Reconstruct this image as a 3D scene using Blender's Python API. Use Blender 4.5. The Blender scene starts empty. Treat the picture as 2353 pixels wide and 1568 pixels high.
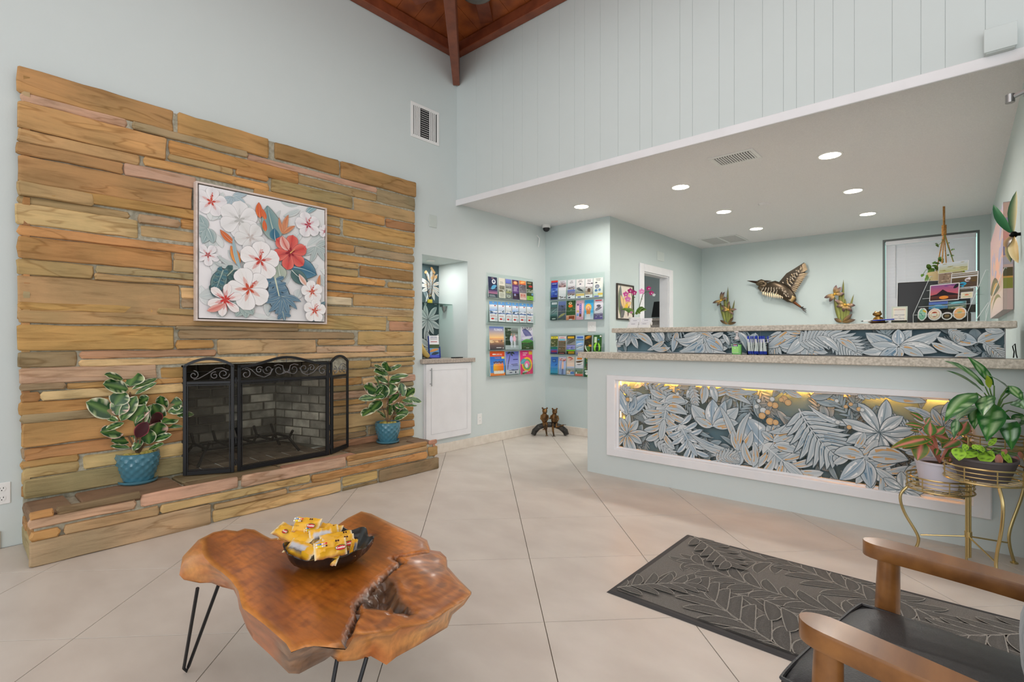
import bpy, bmesh, math, random
from mathutils import Vector, Matrix, noise
from mathutils.geometry import delaunay_2d_cdt
R = random.Random(7)
S = bpy.context.scene
COL = S.collection
PI = math.pi
# ------------------------------------------------------------------ camera
PW, PH = 2353.0, 1568.0
FPX = 1168.03
TH = math.radians(41.365)
CT, ST = math.cos(TH), math.sin(TH)
HC = 1.15
cam = bpy.data.cameras.new('camera'); cam.sensor_width = 36; cam.lens = 36*FPX/PW
cam.clip_start = .05; cam.clip_end = 60
co = bpy.data.objects.new('camera', cam); COL.objects.link(co)
co.location = (0, 0, HC); co.rotation_euler = (PI/2, 0, TH)
S.camera = co
S.view_settings.view_transform = 'Standard'; S.view_settings.look = 'None'
S.view_settings.gamma = 1; S.view_settings.use_curve_mapping = False
S.view_settings.exposure = 0.05
# ------------------------------------------------------------------ light
w = bpy.data.worlds.new('world'); S.world = w; w.use_nodes = True
bg = w.node_tree.nodes['Background']; bg.inputs[0].default_value = (.96, .985, 1.0, 1); bg.inputs[1].default_value = 1.3
def area(name, loc, rot, sx, sy, power, col=(1, .99, .975), spread=None):
    l = bpy.data.lights.new(name, 'AREA'); l.shape = 'RECTANGLE'; l.size = sx; l.size_y = sy
    l.energy = power; l.color = col
    if spread: l.spread = math.radians(spread)
    o = bpy.data.objects.new(name, l); COL.objects.link(o); o.location = loc; o.rotation_euler = rot
    return o
area('lobby_rear_fill', (2.4, -4.4, 2.6), (math.radians(84), 0, math.radians(31)), 6, 3.2, 125, (.96, .985, 1))  # added soft fill from behind the camera, evens out the walls
area('lobby_overhead_fill', (-1.2, 1.0, 4.0), (0, 0, 0), 3.4, 3.4, 46)  # added overhead fill for the lobby, no fixture stands for it
# ------------------------------------------------------------------ pixel to world
def ray(px, py):
    u = (px-PW/2)/FPX; v = (PH/2-py)/FPX
    return Vector((u*CT-ST, u*ST+CT, v))
OC = Vector((0, 0, HC))
def onx(px, py, x): r = ray(px, py); return OC + r*(x/r.x)
def ony(px, py, y): r = ray(px, py); return OC + r*(y/r.y)
def onz(px, py, z=0): r = ray(px, py); return OC + r*((z-HC)/r.z)
def ond(px, py, d): return OC + ray(px, py)*d
# ------------------------------------------------------------------ colour and materials
def lin(c):
    return tuple((x/255/12.92 if x <= 10 else ((x/255+.055)/1.055)**2.4) for x in c[:3])
def rgba(c): return lin(c)+(1,)
def mat(name, col, rough=.6, metal=0, spec=None, emit=None, es=0, alpha=None, trans=0, coat=0, ior=None, sheen=0):
    m = bpy.data.materials.new(name); m.use_nodes = True
    b = m.node_tree.nodes['Principled BSDF']
    b.inputs['Base Color'].default_value = rgba(col)
    b.inputs['Roughness'].default_value = rough; b.inputs['Metallic'].default_value = metal
    if spec is not None: b.inputs['Specular IOR Level'].default_value = spec
    if emit: b.inputs['Emission Color'].default_value = rgba(emit); b.inputs['Emission Strength'].default_value = es
    if trans: b.inputs['Transmission Weight'].default_value = trans
    if ior: b.inputs['IOR'].default_value = ior
    if coat: b.inputs['Coat Weight'].default_value = coat; b.inputs['Coat Roughness'].default_value = .12
    if sheen: b.inputs['Sheen Weight'].default_value = sheen
    return m
def N(m, t, **kw):
    n = m.node_tree.nodes.new(t)
    for k, v in kw.items():
        if k.startswith('i_'):
            key = k[2:].replace('_', ' ')
            n.inputs[int(key) if key.isdigit() else key].default_value = v
        else: setattr(n, k, v)
    return n
def L(m, a, b): m.node_tree.links.new(a, b)
def bsdf(m): return m.node_tree.nodes['Principled BSDF']
def noisy(name, c1, c2, scale=8, rough=.6, stretch=(1, 1, 1), detail=4, bump=0, bscale=None, metal=0, coord='Object', spec=None, coat=0, lo=.35, hi=.65):
    m = mat(name, c1, rough, metal, spec, coat=coat)
    tc = N(m, 'ShaderNodeTexCoord'); mp = N(m, 'ShaderNodeMapping'); mp.inputs['Scale'].default_value = stretch
    no = N(m, 'ShaderNodeTexNoise'); no.inputs['Scale'].default_value = scale; no.inputs['Detail'].default_value = detail
    cr = N(m, 'ShaderNodeValToRGB'); cr.color_ramp.elements[0].color = rgba(c1); cr.color_ramp.elements[1].color = rgba(c2)
    cr.color_ramp.elements[0].position = lo; cr.color_ramp.elements[1].position = hi
    L(m, tc.outputs[coord], mp.inputs[0]); L(m, mp.outputs[0], no.inputs[0]); L(m, no.outputs[0], cr.inputs[0])
    L(m, cr.outputs[0], bsdf(m).inputs['Base Color'])
    if bump:
        n2 = N(m, 'ShaderNodeTexNoise'); n2.inputs['Scale'].default_value = bscale or scale*3; n2.inputs['Detail'].default_value = 3
        L(m, mp.outputs[0], n2.inputs[0])
        bp = N(m, 'ShaderNodeBump'); bp.inputs['Strength'].default_value = bump; bp.inputs['Distance'].default_value = .01
        L(m, n2.outputs[0], bp.inputs['Height']); L(m, bp.outputs[0], bsdf(m).inputs['Normal'])
    return m
def attrmat(name, rough=.5, spec=.4, grain=0, gscale=60, stretch=(1, 1, 1), bump=0, coat=0, metal=0, sheen=0, objcol=False):
    """colour comes from the mesh's painted colour attribute (or the object's own colour), times a fine grain"""
    m = mat(name, (200, 200, 200), rough, metal, spec, coat=coat, sheen=sheen)
    if objcol: a = N(m, 'ShaderNodeObjectInfo'); out = a.outputs['Color']
    else: a = N(m, 'ShaderNodeAttribute', attribute_name='Col'); out = a.outputs['Color']
    if grain or bump:
        tc = N(m, 'ShaderNodeTexCoord'); mp = N(m, 'ShaderNodeMapping'); mp.inputs['Scale'].default_value = stretch
        no = N(m, 'ShaderNodeTexNoise'); no.inputs['Scale'].default_value = gscale; no.inputs['Detail'].default_value = 5
        L(m, tc.outputs['Object'], mp.inputs[0]); L(m, mp.outputs[0], no.inputs[0])
        mr = N(m, 'ShaderNodeMapRange'); mr.inputs[1].default_value = .25; mr.inputs[2].default_value = .75
        mr.inputs[3].default_value = 1-grain; mr.inputs[4].default_value = 1+grain*.8
        L(m, no.outputs[0], mr.inputs[0])
        mx = N(m, 'ShaderNodeVectorMath', operation='SCALE')
        L(m, out, mx.inputs[0]); L(m, mr.outputs[0], mx.inputs['Scale']); out = mx.outputs[0]
        if bump:
            bp = N(m, 'ShaderNodeBump'); bp.inputs['Strength'].default_value = bump; bp.inputs['Distance'].default_value = .01
            L(m, no.outputs[0], bp.inputs['Height']); L(m, bp.outputs[0], bsdf(m).inputs['Normal'])
    L(m, out, bsdf(m).inputs['Base Color'])
    return m
def clearmat(name, tint=(235, 245, 245), fac=.12, rough=.05):
    m = bpy.data.materials.new(name); m.use_nodes = True; nt = m.node_tree; nt.nodes.clear()
    o = N(m, 'ShaderNodeOutputMaterial'); t = N(m, 'ShaderNodeBsdfTransparent'); g = N(m, 'ShaderNodeBsdfGlossy')
    t.inputs[0].default_value = rgba(tint); g.inputs['Roughness'].default_value = rough
    lw = N(m, 'ShaderNodeLayerWeight'); lw.inputs[0].default_value = fac
    x = N(m, 'ShaderNodeMixShader'); L(m, lw.outputs['Fresnel'], x.inputs[0]); L(m, t.outputs[0], x.inputs[1]); L(m, g.outputs[0], x.inputs[2]); L(m, x.outputs[0], o.inputs[0])
    return m
M = {}
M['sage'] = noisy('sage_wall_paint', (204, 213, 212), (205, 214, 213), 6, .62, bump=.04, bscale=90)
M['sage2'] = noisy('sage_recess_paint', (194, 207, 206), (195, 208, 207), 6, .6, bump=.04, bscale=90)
M['white'] = noisy('white_trim_paint', (226, 226, 228), (232, 232, 234), 5, .45)
M['soffit'] = noisy('textured_ceiling_paint', (232, 230, 230), (240, 238, 238), 160, .8, bump=.5, bscale=220)
M['tile'] = noisy('porcelain_floor_tile', (198, 189, 179), (208, 200, 190), 3.2, .36, stretch=(1, 1.6, 1), detail=8, bump=.02, bscale=60, spec=.35)
M['grout'] = noisy('floor_grout', (118, 106, 94), (134, 122, 108), 60, .8)
M['basetile'] = noisy('stone_baseboard', (214, 204, 190), (228, 219, 207), 14, .4, detail=8)
M['beam'] = noisy('stained_beam_wood', (120, 62, 40), (142, 76, 48), 10, .5, stretch=(1, 1, 1), detail=6)
M['plank'] = noisy('stained_ceiling_planks', (128, 62, 26), (168, 88, 36), 7, .5, stretch=(1, 1, 1), detail=7)
M['mortar'] = noisy('grey_mortar', (150, 146, 128), (182, 178, 160), 40, .9, bump=.5, bscale=120)
M['laminate'] = noisy('speckled_stone_laminate', (172, 162, 146), (212, 203, 188), 85, .35, detail=10, coat=.1)
M['laminate2'] = noisy('grey_speckled_laminate', (158, 146, 136), (186, 174, 162), 60, .35, detail=8)
M['print'] = attrmat('printed_art', .42, .35)
M['printm'] = attrmat('printed_mural_panel', .55, .3)
M['black'] = mat('black_powder_coat', (30, 31, 34), .42, .3)
M['iron'] = mat('cast_iron', (20, 20, 20), .7, .2)
M['blackpl'] = mat('black_plastic', (22, 22, 24), .35)
M['steel'] = mat('brushed_steel', (170, 170, 170), .3, 1)
M['gold'] = mat('brushed_brass', (205, 184, 130), .28, 1)
M['acrylic'] = clearmat('clear_acrylic', (250, 253, 252), .08)
M['glass'] = clearmat('shelf_glass', (222, 242, 236), .2)
M['plastic'] = mat('white_plastic', (232, 232, 230), .4)
M['plate'] = mat('painted_wall_plate', (196, 206, 201), .5)
M['col'] = attrmat('painted_colours', .5, .4)
M['leafc'] = attrmat('glossy_leaf', .32, .45)
M['bronze'] = attrmat('patinated_bronze', .34, .5, metal=.75)
# ------------------------------------------------------------------ mesh builder
ORG = {}
class MB:
    def __init__(s): s.v = []; s.f = []; s.m = []; s.c = []; s.hc = False
    def add(s, vs, fs, mi=0, col=None, vc=None):
        o = len(s.v); s.v += [tuple(p) for p in vs]
        for f in fs:
            s.f.append(tuple(i+o for i in f)); s.m.append(mi)
            if vc is not None: s.c.append([vc[i] for i in f]); s.hc = True
            elif col is not None: s.c.append([col]*len(f)); s.hc = True
            else: s.c.append(None)
        return s
    def box(s, x0, x1, y0, y1, z0, z1, mi=0, col=None):
        v = [(x0, y0, z0), (x1, y0, z0), (x1, y1, z0), (x0, y1, z0), (x0, y0, z1), (x1, y0, z1), (x1, y1, z1), (x0, y1, z1)]
        return s.add(v, [(0, 3, 2, 1), (4, 5, 6, 7), (0, 1, 5, 4), (1, 2, 6, 5), (2, 3, 7, 6), (3, 0, 4, 7)], mi, col)
    def cbox(s, x0, x1, y0, y1, z0, z1, b=.003, mi=0, col=None, xf=None):
        """box with chamfered edges"""
        b = min(b, (x1-x0)*.45, (y1-y0)*.45, (z1-z0)*.45)
        vs = []; idx = {}
        X = (x0, x1); Y = (y0, y1); Z = (z0, z1)
        for i in (0, 1):
            for j in (0, 1):
                for k in (0, 1):
                    sx = 1-2*i; sy = 1-2*j; sz = 1-2*k
                    idx[i, j, k, 'x'] = len(vs); vs.append((X[i], Y[j]+sy*b, Z[k]+sz*b))
                    idx[i, j, k, 'y'] = len(vs); vs.append((X[i]+sx*b, Y[j], Z[k]+sz*b))
                    idx[i, j, k, 'z'] = len(vs); vs.append((X[i]+sx*b, Y[j]+sy*b, Z[k]))
        fs = []
        def q(a): fs.append(tuple(idx[t] for t in a))
        q([(0,0,0,'x'),(0,0,1,'x'),(0,1,1,'x'),(0,1,0,'x')]); q([(1,0,0,'x'),(1,1,0,'x'),(1,1,1,'x'),(1,0,1,'x')])
        q([(0,0,0,'y'),(1,0,0,'y'),(1,0,1,'y'),(0,0,1,'y')]); q([(0,1,0,'y'),(0,1,1,'y'),(1,1,1,'y'),(1,1,0,'y')])
        q([(0,0,0,'z'),(0,1,0,'z'),(1,1,0,'z'),(1,0,0,'z')]); q([(0,0,1,'z'),(1,0,1,'z'),(1,1,1,'z'),(0,1,1,'z')])
        for j in (0, 1):
            for k in (0, 1):
                a = [(0,j,k,'y'),(0,j,k,'z'),(1,j,k,'z'),(1,j,k,'y')]; q(a if (j+k) % 2 == 0 else a[::-1])
        for i in (0, 1):
            for k in (0, 1):
                a = [(i,0,k,'z'),(i,0,k,'x'),(i,1,k,'x'),(i,1,k,'z')]; q(a if (i+k) % 2 == 0 else a[::-1])
        for i in (0, 1):
            for j in (0, 1):
                a = [(i,j,0,'x'),(i,j,0,'y'),(i,j,1,'y'),(i,j,1,'x')]; q(a if (i+j) % 2 == 0 else a[::-1])
        for t in [(i, j, k) for i in (0, 1) for j in (0, 1) for k in (0, 1)]:
            a = [t+('x',), t+('z',), t+('y',)]; q(a if sum(t) % 2 == 0 else a[::-1])
        if xf: vs = [xf(Vector(p)) for p in vs]
        return s.add(vs, fs, mi, col)
    def prism(s, poly, fr, n0, n1, mi=0, col=None):
        """2D polygon (u,v) in frame fr extruded from n0 to n1; triangulated so concave outlines are fine"""
        n = len(poly)
        r = delaunay_2d_cdt([Vector(p) for p in poly], [(i, (i+1) % n) for i in range(n)], [], 1, 1e-7)
        P2 = [tuple(p) for p in r[0]]; tris = [tuple(f) for f in r[2]]
        a = [fr.pt(p[0], p[1], n1) for p in P2]; bb = [fr.pt(p[0], p[1], n0) for p in P2]
        s.add(a, tris, mi, col); s.add(bb, [t[::-1] for t in tris], mi, col)
        a = [fr.pt(p[0], p[1], n0) for p in poly]+[fr.pt(p[0], p[1], n1) for p in poly]
        s.add(a, [(i, (i+1) % n, n+(i+1) % n, n+i) for i in range(n)], mi, col)
        return s
    def tube(s, pts, r, seg=8, mi=0, col=None, closed=False, cols=None):
        pts = [Vector(p) for p in pts]; n = len(pts)
        rr = r if isinstance(r, (list, tuple)) else [r]*n
        t0 = (pts[1]-pts[0]).normalized()
        up = Vector((0, 0, 1)) if abs(t0.z) < .9 else Vector((1, 0, 0))
        nrm = t0.cross(up).normalized(); vs = []; vc = []
        for i in range(n):
            if closed: t = pts[(i+1) % n]-pts[i-1]
            elif i == 0: t = pts[1]-pts[0]
            elif i == n-1: t = pts[-1]-pts[-2]
            else: t = pts[i+1]-pts[i-1]
            t.normalize(); nrm = (nrm-t*nrm.dot(t)).normalized(); bi = t.cross(nrm)
            for k in range(seg):
                a = 2*PI*k/seg; vs.append(pts[i]+(nrm*math.cos(a)+bi*math.sin(a))*rr[i])
                if cols: vc.append(cols[i])
        fs = []
        for i in range(n if closed else n-1):
            j = (i+1) % n
            for k in range(seg): fs.append((i*seg+k, i*seg+(k+1) % seg, j*seg+(k+1) % seg, j*seg+k))
        if not closed: fs.append(tuple(range(seg))[::-1]); fs.append(tuple((n-1)*seg+k for k in range(seg)))
        return s.add(vs, fs, mi, col, vc if cols else None)
    def lathe(s, prof, c, seg=24, mi=0, col=None, rf=None, cols=None, axis=None):
        """profile of (radius, height) turned about a vertical axis (or a frame's normal) at c"""
        vs = []; vc = []
        for i, (r, h) in enumerate(prof):
            for k in range(seg):
                a = 2*PI*k/seg; q = r*(rf(a, i, len(prof)) if rf else 1)
                if axis: vs.append(axis.pt(q*math.cos(a), q*math.sin(a), h))
                else: vs.append((c[0]+q*math.cos(a), c[1]+q*math.sin(a), c[2]+h))
                if cols: vc.append(cols[i])
        fs = [(i*seg+k, i*seg+(k+1) % seg, (i+1)*seg+(k+1) % seg, (i+1)*seg+k) for i in range(len(prof)-1) for k in range(seg)]
        if prof[0][0] > 1e-5: fs.append(tuple(range(seg))[::-1])
        if prof[-1][0] > 1e-5: fs.append(tuple((len(prof)-1)*seg+k for k in range(seg)))
        return s.add(vs, fs, mi, col, vc if cols else None)
    def ball(s, c, r, seg=10, rings=7, mi=0, col=None, sc=(1, 1, 1), rot=None, vcf=None):
        vs = []
        for i in range(rings+1):
            p = PI*i/rings
            for k in range(seg):
                a = 2*PI*k/seg
                d = Vector((math.sin(p)*math.cos(a)*sc[0], math.sin(p)*math.sin(a)*sc[1], math.cos(p)*sc[2]))*r
                if rot: d = rot @ d
                vs.append(Vector(c)+d)
        fs = [(i*seg+k, (i+1)*seg+k, (i+1)*seg+(k+1) % seg, i*seg+(k+1) % seg) for i in range(rings) for k in range(seg)]
        return s.add(vs, fs, mi, col, [vcf(p) for p in vs] if vcf else None)
    def build(s, name, mats, parent=None, smooth=False, ang=35, kind=None, color=None, weld=False):
        me = bpy.data.meshes.new(name)
        org = ORG.get(parent.name, Vector((0, 0, 0))) if parent is not None else Vector((0, 0, 0))
        vs = [tuple(Vector(p)-org) for p in s.v] if parent is not None else s.v
        me.from_pydata(vs, [], s.f)
        mats = mats if isinstance(mats, (list, tuple)) else [mats]
        for m_ in mats: me.materials.append(M[m_] if isinstance(m_, str) else m_)
        me.polygons.foreach_set('material_index', s.m)
        if s.hc:
            at = me.color_attributes.new('Col', 'FLOAT_COLOR', 'CORNER'); buf = []
            cache = {}
            for f, c in zip(s.f, s.c):
                for cc in (c or [(200, 200, 200)]*len(f)):
                    cc = tuple(cc); q = cache.get(cc)
                    if q is None: q = cache[cc] = rgba(cc)
                    buf.extend(q)
            at.data.foreach_set('color', buf)
        if weld:
            bm = bmesh.new(); bm.from_mesh(me); bmesh.ops.remove_doubles(bm, verts=bm.verts, dist=1e-5); bm.to_mesh(me); bm.free()
        me.validate(); me.update()
        if smooth:
            me.polygons.foreach_set('use_smooth', [True]*len(me.polygons))
            me.set_sharp_from_angle(angle=math.radians(ang))
        o = bpy.data.objects.new(name, me); COL.objects.link(o)
        if parent is not None: o.parent = parent
        ORG[o.name] = org
        if kind: o['kind'] = kind
        if color: o.color = rgba(color)
        return o
class Fr:
    """local frame: origin, u, v, n axes"""
    def __init__(s, o, u, v, n=None):
        s.o = Vector(o); s.u = Vector(u).normalized(); s.v = Vector(v).normalized(); s.n = Vector(n).normalized() if n is not None else s.u.cross(s.v)
    def pt(s, u, v, n=0): return s.o+s.u*u+s.v*v+s.n*n
def FX(x, y0=0, z0=0): return Fr((x, y0, z0), (0, 1, 0), (0, 0, 1))      # plane facing +x, u along +y
def FY(y, x0=0, z0=0): return Fr((x0, y, z0), (1, 0, 0), (0, 0, 1))      # plane facing -y, u along +x
def FZ(z, x0=0, y0=0): return Fr((x0, y0, z), (1, 0, 0), (0, 1, 0))
def thing(name, label, cat, loc=(0, 0, 0), group=None, kind=None):
    o = bpy.data.objects.new(name, None); o.empty_display_size = .05; COL.objects.link(o); o.location = loc
    ORG[o.name] = Vector(loc)
    return tag(o, label, cat, group, kind)
def tag(o, label=None, cat=None, group=None, kind=None):
    if label: o['label'] = label
    if cat: o['category'] = cat
    if group: o['group'] = group
    if kind: o['kind'] = kind
    return o
def lab(o, label): o['label'] = label; return o
def framed(mb, fr, n_from=0):
    """transform a builder filled in (u,v,n) coordinates into the frame"""
    mb.v = [tuple(fr.pt(*p)) for p in mb.v]; return mb
def text_mb(txt, fr, u, v, size, col, n=0, align='CENTER', sx=1.0, bold=0, mb=None, wmax=None):
    """flat lettering as filled outlines on frame fr"""
    c = bpy.data.curves.new('lettering', 'FONT'); c.body = txt; c.size = size; c.align_x = align; c.align_y = 'CENTER'
    c.resolution_u = 2; c.offset = bold
    o = bpy.data.objects.new('lettering', c); me = o.to_mesh()
    vs = [tuple(p.co) for p in me.vertices]; fs = [tuple(p.vertices) for p in me.polygons]
    o.to_mesh_clear(); bpy.data.objects.remove(o); bpy.data.curves.remove(c)
    if wmax and vs:
        wd = max(p[0] for p in vs)-min(p[0] for p in vs)
        if wd > wmax: sx *= wmax/wd
    mb = mb or MB()
    mb.add([fr.pt(u+p[0]*sx, v+p[1], n) for p in vs], fs, 0, col)
    return mb
def lerp(a, b, t): return tuple(x+(y-x)*t for x, y in zip(a, b))
def bez(a, b, c, t): return a*(1-t)**2+b*2*t*(1-t)+c*t*t
# ------------------------------------------------------------------ flat painting
class Art:
    """flat picture made of coloured shapes, each shape a hair in front of the last, clipped to the sheet"""
    def __init__(s, fr, w, h, bgc=None, eps=2.5e-5, n0=.0004):
        s.fr = fr; s.w = w; s.h = h; s.mb = MB(); s.k = 0; s.eps = eps; s.n0 = n0
        if bgc: s.poly([(0, 0), (w, 0), (w, h), (0, h)], [bgc]*4 if len(bgc) == 3 and not isinstance(bgc[0], (list, tuple)) else bgc)
    def _clip(s, pts):
        for ax, val, sg in ((0, 0, 1), (0, s.w, -1), (1, 0, 1), (1, s.h, -1)):
            out = []
            for i in range(len(pts)):
                a, b = pts[i-1], pts[i]
                da = sg*(a[0][ax]-val); db = sg*(b[0][ax]-val)
                if (da >= 0) != (db >= 0):
                    t = da/(da-db); out.append((lerp(a[0], b[0], t), lerp(a[1], b[1], t)))
                if db >= 0: out.append(b)
            pts = out
            if len(pts) < 3: return []
        return pts
    def poly(s, pts, cols, step=True):
        if step: s.k += 1
        p = list(zip([tuple(q) for q in pts], cols))
        inside = all(0 <= q[0] <= s.w and 0 <= q[1] <= s.h for q in pts)
        if not inside:
            p = s._clip(p)
            if not p: return
        n = s.n0+s.k*s.eps
        ar = sum(p[i-1][0][0]*p[i][0][1]-p[i][0][0]*p[i-1][0][1] for i in range(len(p)))
        if ar < 0: p = p[::-1]
        s.mb.add([s.fr.pt(q[0][0], q[0][1], n) for q in p], [tuple(range(len(p)))], 0, None, [q[1] for q in p])
    def rect(s, u0, u1, v0, v1, c, c2=None): s.poly([(u0, v0), (u1, v0), (u1, v1), (u0, v1)], [c, c, c2 or c, c2 or c])
    def ell(s, cx, cy, rx, ry, col, col2=None, rot=0, n=12, wob=0):
        s.k += 1; c, d = math.cos(rot), math.sin(rot); pts = []
        for i in range(n):
            a = 2*PI*i/n; q = 1+(R.uniform(-wob, wob) if wob else 0); x = rx*math.cos(a)*q; y = ry*math.sin(a)*q
            pts.append((cx+x*c-y*d, cy+x*d+y*c))
        for i in range(n): s.poly([(cx, cy), pts[i-1], pts[i]], [col2 or col, col, col], False)
    def line(s, pts, wd, col, taper=True):
        s.k += 1; n = len(pts)
        L_, R_ = [], []
        for i, p in enumerate(pts):
            a = pts[max(0, i-1)]; b = pts[min(n-1, i+1)]; dx, dy = b[0]-a[0], b[1]-a[1]; l = math.hypot(dx, dy) or 1
            q = wd*.5*((1-.8*i/(n-1)) if taper else 1)
            L_.append((p[0]-dy/l*q, p[1]+dx/l*q)); R_.append((p[0]+dy/l*q, p[1]-dx/l*q))
        for i in range(n-1): s.poly([L_[i], R_[i], R_[i+1], L_[i+1]], [col]*4, False)
    def leaf(s, b, t, wd, bend, ce, cm, out=None, ow=.12, vein=None, n=8, peak=.45, streak=None, vw=.05, pw=.8):
        """blade from b to t; ce edge colour, cm mid colour"""
        b = Vector(b); t = Vector(t); d = t-b; ln = d.length
        if ln < 1e-6: return
        pr_ = Vector((-d.y, d.x))/ln; c = (b+t)*.5+pr_*bend*ln
        e1 = math.log(.5)/math.log(peak)
        def sp(x): return bez(b, c, t, x)
        def side(x, sg, k=1, ex=0):
            p = sp(x); q = sp(min(1, x+.02))-sp(max(0, x-.02)); q.normalize(); nn = Vector((-q.y, q.x))
            pf = max(0, math.sin(PI*(x**e1)))**pw
            return p+nn*sg*(wd*.5*pf*k+ex)
        xs = [i/n for i in range(n+1)]
        def draw(k, ex, A, B, Amid, Bmid):
            s.k += 1
            for i in range(n):
                x0, x1 = xs[i], xs[i+1]
                for sg, ce_, cm_ in ((1, A, Amid), (-1, B, Bmid)):
                    s.poly([tuple(sp(x0)), tuple(side(x0, sg, k, ex)), tuple(side(x1, sg, k, ex)), tuple(sp(x1))], [cm_, ce_, ce_, cm_], False)
        if out: draw(1, max(wd*ow, .0012), out, out, out, out)
        draw(1, 0, ce, lerp(ce, cm, .25), cm, lerp(cm, ce, .3))
        if streak:
            for j in range(4):
                x0 = R.uniform(.1, .5); x1 = x0+R.uniform(.2, .35); sg = R.choice((1, -1)); kk = R.uniform(.3, .7)
                s.line([tuple(side(x0+(x1-x0)*q, sg, kk)) for q in (0, .5, 1)], wd*R.uniform(.08, .2), streak)
        if vein: s.line([tuple(sp(x)) for x in (0, .25, .5, .75, .95)], wd*vw+.0008, vein)
    def rosette(s, cx, cy, r, n, wd, a0, ce, cm, out, vein, streak=None, spread=2*PI, jit=.15, bend=.1):
        for i in R.sample(range(n), n):
            a = a0+spread*i/n+R.uniform(-jit, jit); q = r*R.uniform(.8, 1.1)
            s.leaf((cx, cy), (cx+q*math.cos(a), cy+q*math.sin(a)), wd*r*R.uniform(.85, 1.1), R.uniform(-bend, bend), ce, lerp(cm, ce, R.uniform(0, .3)), out, .07, vein, peak=.55, streak=streak)
    def frond(s, b, t, bend, ll, n, wd, ce, cm, out, rib, sides=(1, -1), ang=.9, streak=None):
        b = Vector(b); t = Vector(t); d = t-b; ln = d.length; pr_ = Vector((-d.y, d.x))/ln; c = (b+t)*.5+pr_*bend*ln
        for i in range(n):
            x = .06+.9*i/(n-1); p = bez(b, c, t, x); q = (bez(b, c, t, min(1, x+.03))-bez(b, c, t, x-.03)).normalized()
            k = math.sin(PI*(.18+.74*x))
            for sg in sides:
                a = ang*(1-.45*x)*sg; dr = Vector((q.x*math.cos(a)-q.y*math.sin(a), q.x*math.sin(a)+q.y*math.cos(a)))
                s.leaf(p, p+dr*ll*k, wd*R.uniform(.85, 1.1), -.12*sg, ce, lerp(cm, ce, R.uniform(0, .4)), out, .14, None, n=6, peak=.4, streak=streak if R.random() < .4 else None)
        s.line([tuple(bez(b, c, t, x/8)) for x in range(9)], wd*.22, rib)
    def monstera(s, b, t, size, ce, cm, out, rib, n=5, holes=True, streak=None, wd=None, turn=1.0):
        """split leaf: broad lobes on both sides of the rib"""
        b = Vector(b); t = Vector(t); d = (t-b); ln = d.length; d.normalize(); pn = Vector((-d.y, d.x)); wd = wd or ln*.34
        s.ell(*(b+d*ln*.42), ln*.40, ln*.26, out, rot=math.atan2(d.y, d.x), n=16)
        s.ell(*(b+d*ln*.42), ln*.385, ln*.24, ce, cm, rot=math.atan2(d.y, d.x), n=16)
        for i in range(n):
            x = .02+.74*i/(n-1); p = b+d*ln*x
            for sg in (1, -1):
                a = sg*turn*(1.75-1.25*x+R.uniform(-.08, .08)); dr = Vector((d.x*math.cos(a)-d.y*math.sin(a), d.x*math.sin(a)+d.y*math.cos(a)))
                q = size*(.62+.5*math.sin(PI*(.25+.6*x)))*.72
                s.leaf(p, p+dr*q, wd*.62, -.16*sg, ce, lerp(cm, ce, R.uniform(0, .4)), out, .05, None, peak=.6, streak=streak, pw=.6)
        s.leaf(b+d*ln*.5, t, wd*.7, 0, ce, cm, out, .05, None, peak=.5, pw=.6)
        if holes:
            for i in range(4):
                x = .2+.14*i; sg = 1 if i % 2 else -1
                s.ell(*(b+d*ln*x+pn*sg*ln*.09), ln*.035, ln*.014, out, rot=math.atan2(d.y, d.x)+sg*.9, n=6)
        s.line([tuple(b+d*ln*x) for x in (0, .3, .6, .98)], ln*.035, rib)
        s.k += 1
    def build(s, name, mats, parent, **k): return s.mb.build(name, mats, parent, **k)
def roundrect(u0, u1, v0, v1, r, n=4):
    out = []
    for cx, cy, a0 in ((u1-r, v1-r, 0), (u0+r, v1-r, PI/2), (u0+r, v0+r, PI), (u1-r, v0+r, 3*PI/2)):
        for i in range(n+1):
            a = a0+PI/2*i/n; out.append((cx+r*math.cos(a), cy+r*math.sin(a)))
    return out
def blade(mb, pts, wd, up, cols, n=8, fold=.15, curl=0, peak=.45, mi=0, pw=.8, th=0):
    """3D leaf: pts = base, control, tip; up = rough face normal; cols(x, s) gives a colour for length x and side s in -1..1"""
    a, c, t = [Vector(p) for p in pts]; up = Vector(up).normalized(); e1 = math.log(.5)/math.log(peak)
    S_ = (-1, -.82, -.4, 0, .4, .82, 1); vs = []; vc = []
    for i in range(n+1):
        x = i/n; p = bez(a, c, t, x); q = (bez(a, c, t, min(1, x+.03))-bez(a, c, t, max(0, x-.03))).normalized()
        sd = q.cross(up)
        if sd.length < 1e-4: sd = Vector((1, 0, 0))
        sd.normalize(); nn = sd.cross(q).normalized()
        h = wd*.5*max(.0, math.sin(PI*min(1, x**e1)))**pw
        for k in S_:
            vs.append(p+sd*k*h+nn*(abs(k)*h*fold-k*k*h*curl+(R.uniform(-1, 1)*h*.05 if abs(k) == 1 else 0))); vc.append(cols(x, k))
    m_ = len(S_)
    fs = [(i*m_+k, i*m_+k+1, (i+1)*m_+k+1, (i+1)*m_+k) for i in range(n) for k in range(m_-1)]
    mb.add(vs, fs, mi, None, vc)
    return mb
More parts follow.
